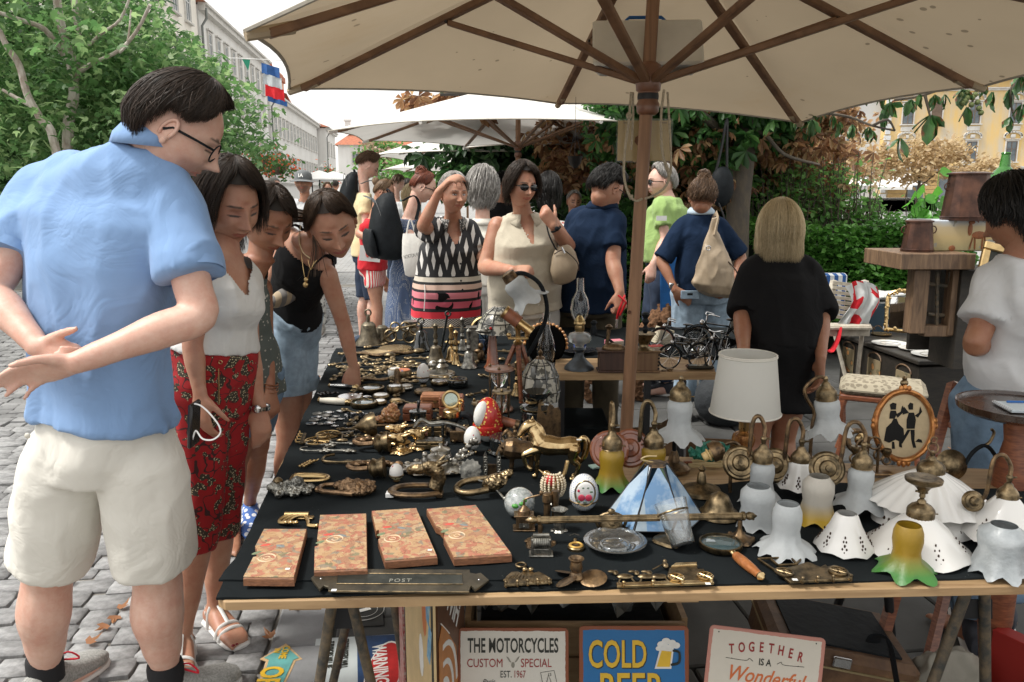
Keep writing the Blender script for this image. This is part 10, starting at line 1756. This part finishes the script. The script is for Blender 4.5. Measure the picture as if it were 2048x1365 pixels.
dm=ag('demijohn','large green glass demijohn behind the dark haired seller','bottle',(D(1998,440,5.2).x,5.2,D(1970,441,5.0).z),scale=1.5);MB().la([(.05,0),(.10,.03),(.115,.09),(.10,.14),(.05,.19),(.022,.22),(.017,.27),(.020,.275),(.017,.28)],28).bd('bottle',ah('green_bottle_glass',(.04,.22,.03),.08,trans=.55,nz=12,k2=(.10,.35,.06)),dm)
fr_=ag('picture_frame','small gilt picture frame leaning beside the goat painting','picture frame',D(2000,530,4.6),rot=Euler((-.2,.25,0)),scale=1.5);
for c,s_ in(((0,0,.06),(.16,.02,.03)),((0,0,-.06),(.16,.02,.03)),((-.065,0,0),(.03,.0195,.09)),((.065,0,0),(.03,.0195,.09))):MB().box(c,s_,bev=.004).bd('frame_rail',aq,fr_)
MB().box((0,.004,0),(.10,.006,.09)).bd('print',aR,fr_)
chr_=ag('garden_chair','cream slatted folding garden chair left of the chest','chair',G(1700,770,0));Y=6.4;chr_.location=(D(1695,600,Y).x,Y,0);o=V(chr_.location)
def pz(px,py,Y=Y):return D(px,py,Y)-o
for i in range(8):a=pz(1668-i*.9,570+i*9.5,6.42-.02*i);MB().box(a+V((.14,0,0)),(.30,.02,.026),rot=(0,.12,0)).bd('back_slat',a6,chr_)
for s_ in(0,1):q=MB();q.tube([pz(1668+s_*62,562,6.47),pz(1650+s_*62,648,6.25)],[(.018,.03)]*2,4);q.bd('back_post',a6,chr_)
for i in range(3):MB().box(pz(1690,650+i*3,6.2-.15*i),(.38,.07,.02),bev=.003).bd('seat_slat',a6,chr_)
MB().box(pz(1688,662,5.9),(.38,.025,.08),bev=.003).bd('apron',a6,chr_)
for a,b,Y0,Y1 in(((1652,650),(1642,760),5.95,5.9),((1725,657),(1712,780),5.95,5.9),((1665,650),(1700,760),6.4,6.2),((1725,655),(1732,760),6.4,6.4)):q=MB();e0,e1=pz(*a,Y0),pz(*b,Y1);e1.z=.0;q.tube([e0,e1],[(.018,.03)]*2,4);q.bd('leg',a6,chr_)
rc=ag('red_cloth','red and white cloth draped over the back of the garden chair','cloth',pz(1715,600,6.2)+o,scale=1.5);mb=MB();vs=[];n=9
for j in range(10):
 for i in range(n):vs.append((-.07+.16*i/(n-1)+.03*qs(j*.6),-.02*qs(i*1.9+j*.5)-.01*(j>2),.10-.028*j-.03*((i-4)/4)**2))
mb.add(vs,[(j*n+i,j*n+i+1,(j+1)*n+i+1,(j+1)*n+i) for j in range(9) for i in range(n-1)]);mb.bd('cloth',cn((.55,.01,.02),(.6,.62,.62),9,0,.7,name='red_white_cloth'),rc,ang=180)
t=ag('red_ribbon','red scarf end hanging below the garden chair seat','cloth',pz(1680,655,5.88)+o,scale=1.4);MB().tube(ac([(0,0,0),(-.01,-.01,-.06),(-.03,0,-.12),(-.05,0,-.13)]),[(.006,.03)]*13,8).bd('scarf',ah('red_wool',(.5,.01,.02),.9),t)
ob=ag('plastic_crate','dark blue plastic crate with papers piled on top, behind the chest','crate',(D(1760,640,6.9).x,6.9,0));MB().box((0,0,.31),(.46,.35,.62),bev=.012).bd('body',ah('dark_blue_plastic',(.012,.035,.055),.5),ob);MB().box((-.02,-.178,.42),(.06,.006,.04)).bd('handle_hole',be,ob)
pp_=ag('paper_stack','pile of white papers and maps on the dark blue crate','papers',V(ob.location)+V((0,0,.62)));g=qn(9)
for i in range(7):MB().box((g.uniform(-.10,.12),g.uniform(-.05,.05),.006+.012*i),(g.uniform(.22,.42),.26,.010),rot=(g.uniform(-.05,.05),g.uniform(-.08,.08),g.uniform(-.5,.5))).bd('sheet',ah('white_paper',(.7,.7,.68)),pp_)
cw=ag('striped_bag','blue and white striped bag behind the garden chair','bag',D(1663,585,7.0));MB().box((0,0,-.03),(.24,.08,.40),bev=.02).bd('bag',cn((.02,.08,.25),(.55,.57,.58),14,0,.5,name='blue_white_stripe'),cw)
stl=ag('footstool','upholstered footstool with patterned fabric and carved wooden legs','stool',(0,0,0));zz=.47;A,B1,C1,D1=G(1692,758,zz),G(1845,800,zz),G(1872,785,zz),G(1740,752,zz);stl.location=((A.x+C1.x)/2,(A.y+C1.y)/2+.08,0);stl.rotation_euler.z=-.42
MB().box((0,0,.44),(.46,.34,.07),bev=.03).ball((0,0,.462),(.21,.15,.035),20,8).bd('cushion',aT((.34,.30,.22),(.20,.17,.12),34,.42,'faded_floral_upholstery'),stl);MB().box((0,0,.395),(.45,.33,.035),bev=.008).bd('rail',bL,stl)
for x in(-.2,.2):
 for y in(-.14,.14):MB().tube(ac([(x,y,.39),(x*1.06,y*1.06,.30),(x*.98,y*.98,.15),(x*1.08,y*1.08,.0)]),[.024,.024,.023,.022,.02,.018,.016,.015,.014,.014,.015,.018,.02],10).bd('leg',bL,stl)
fc=ag('folding_chair','brown wooden folding chair frame between the oval picture and the round table','chair',D(1900,860,2.62));fc.location.z=0;o=V(fc.location)
for a,b in(((1906,768,2.72),(1868,905,2.55)),((1988,792,2.9),(1960,905,2.8)),((1900,850,2.6),(1990,892,2.65)),((1865,920,2.5),(1920,900,2.7))):
 e0,e1=D(*a)-o,D(*b)-o
 if a[1]<800:e1=e0+(e1-e0)*(e0.z/(e0.z-e1.z))
 MB().tube([e0,e1],[(.011,.02)]*2,4).bd('rail',bL,fc)
MB().tube([D(1906,768,2.72)-o,D(1988,792,2.9)-o],[(.011,.02)]*2,4).bd('top_rail',bL,fc)
rt=ag('pedestal_table','round dark wooden pedestal table with a raised rim at the right edge','table',(D(2040,820,2.12).x,2.12,0));zt=D(2040,812,2.12).z
MB().la([(.14,zt-.022),(.155,zt-.012),(.158,zt+.006),(.150,zt+.006),(.147,zt-.002),(.02,zt-.002)],40).bd('top',ah('dark_polished_wood',(.04,.02,.012),.25,nz=20,var=.4,coat=.5),rt);MB().la([(.13,0),(.10,.03),(.035,.08),(.045,.16),(.028,.2),(.045,.34),(.05,zt-.2),(.03,zt-.10),(.04,zt-.02)],24).bd('pedestal',bL,rt)
nb_=ag('notebook','spiral notebook with a blue pen on the round pedestal table','notebook',(rt.location.x-.01,rt.location.y-.03,zt),rot=-.1);MB().box((.03,0,.004),(.17,.10,.007),bev=.001).bd('pages',ah('pale_blue_paper',(.50,.56,.60),.8),nb_);MB().tube([(-.03,.03,.011),(.10,.035,.011)],.003,6).bd('pen',aV['blue_plastic'],nb_)
q=MB();[q.tz((-.055,-.045+.01*i,.005),.005,.0009,10,4,rot=(PI/2,0,0)) for i in range(10)];q.bd('spiral',av,nb_)
ob=solo('leaning_sign',MB().box((0,0,.17),(.05,.30,.34),bev=.002),ah('dark_red_paint',(.3,.015,.01)),'red and black framed sign on the ground at the lower right corner','sign',(D(2105,1330,1.95).x,1.95,0),rot=.5)
ob=solo('signboard',MB().box((0,0,.14),(.24,.02,.28),bev=.002),ao,'black chalkboard sign with white script at the lower right corner','sign',(D(2060,1345,1.8).x,1.8,0),rot=-.3);aH('Ou',.09,aY,ob,qT((-.06,-.012,.20))@qRX,shear=.3)
for me_o in list(TS.collection.objects):qd.objects.remove(me_o)
qd.scenes.remove(TS)
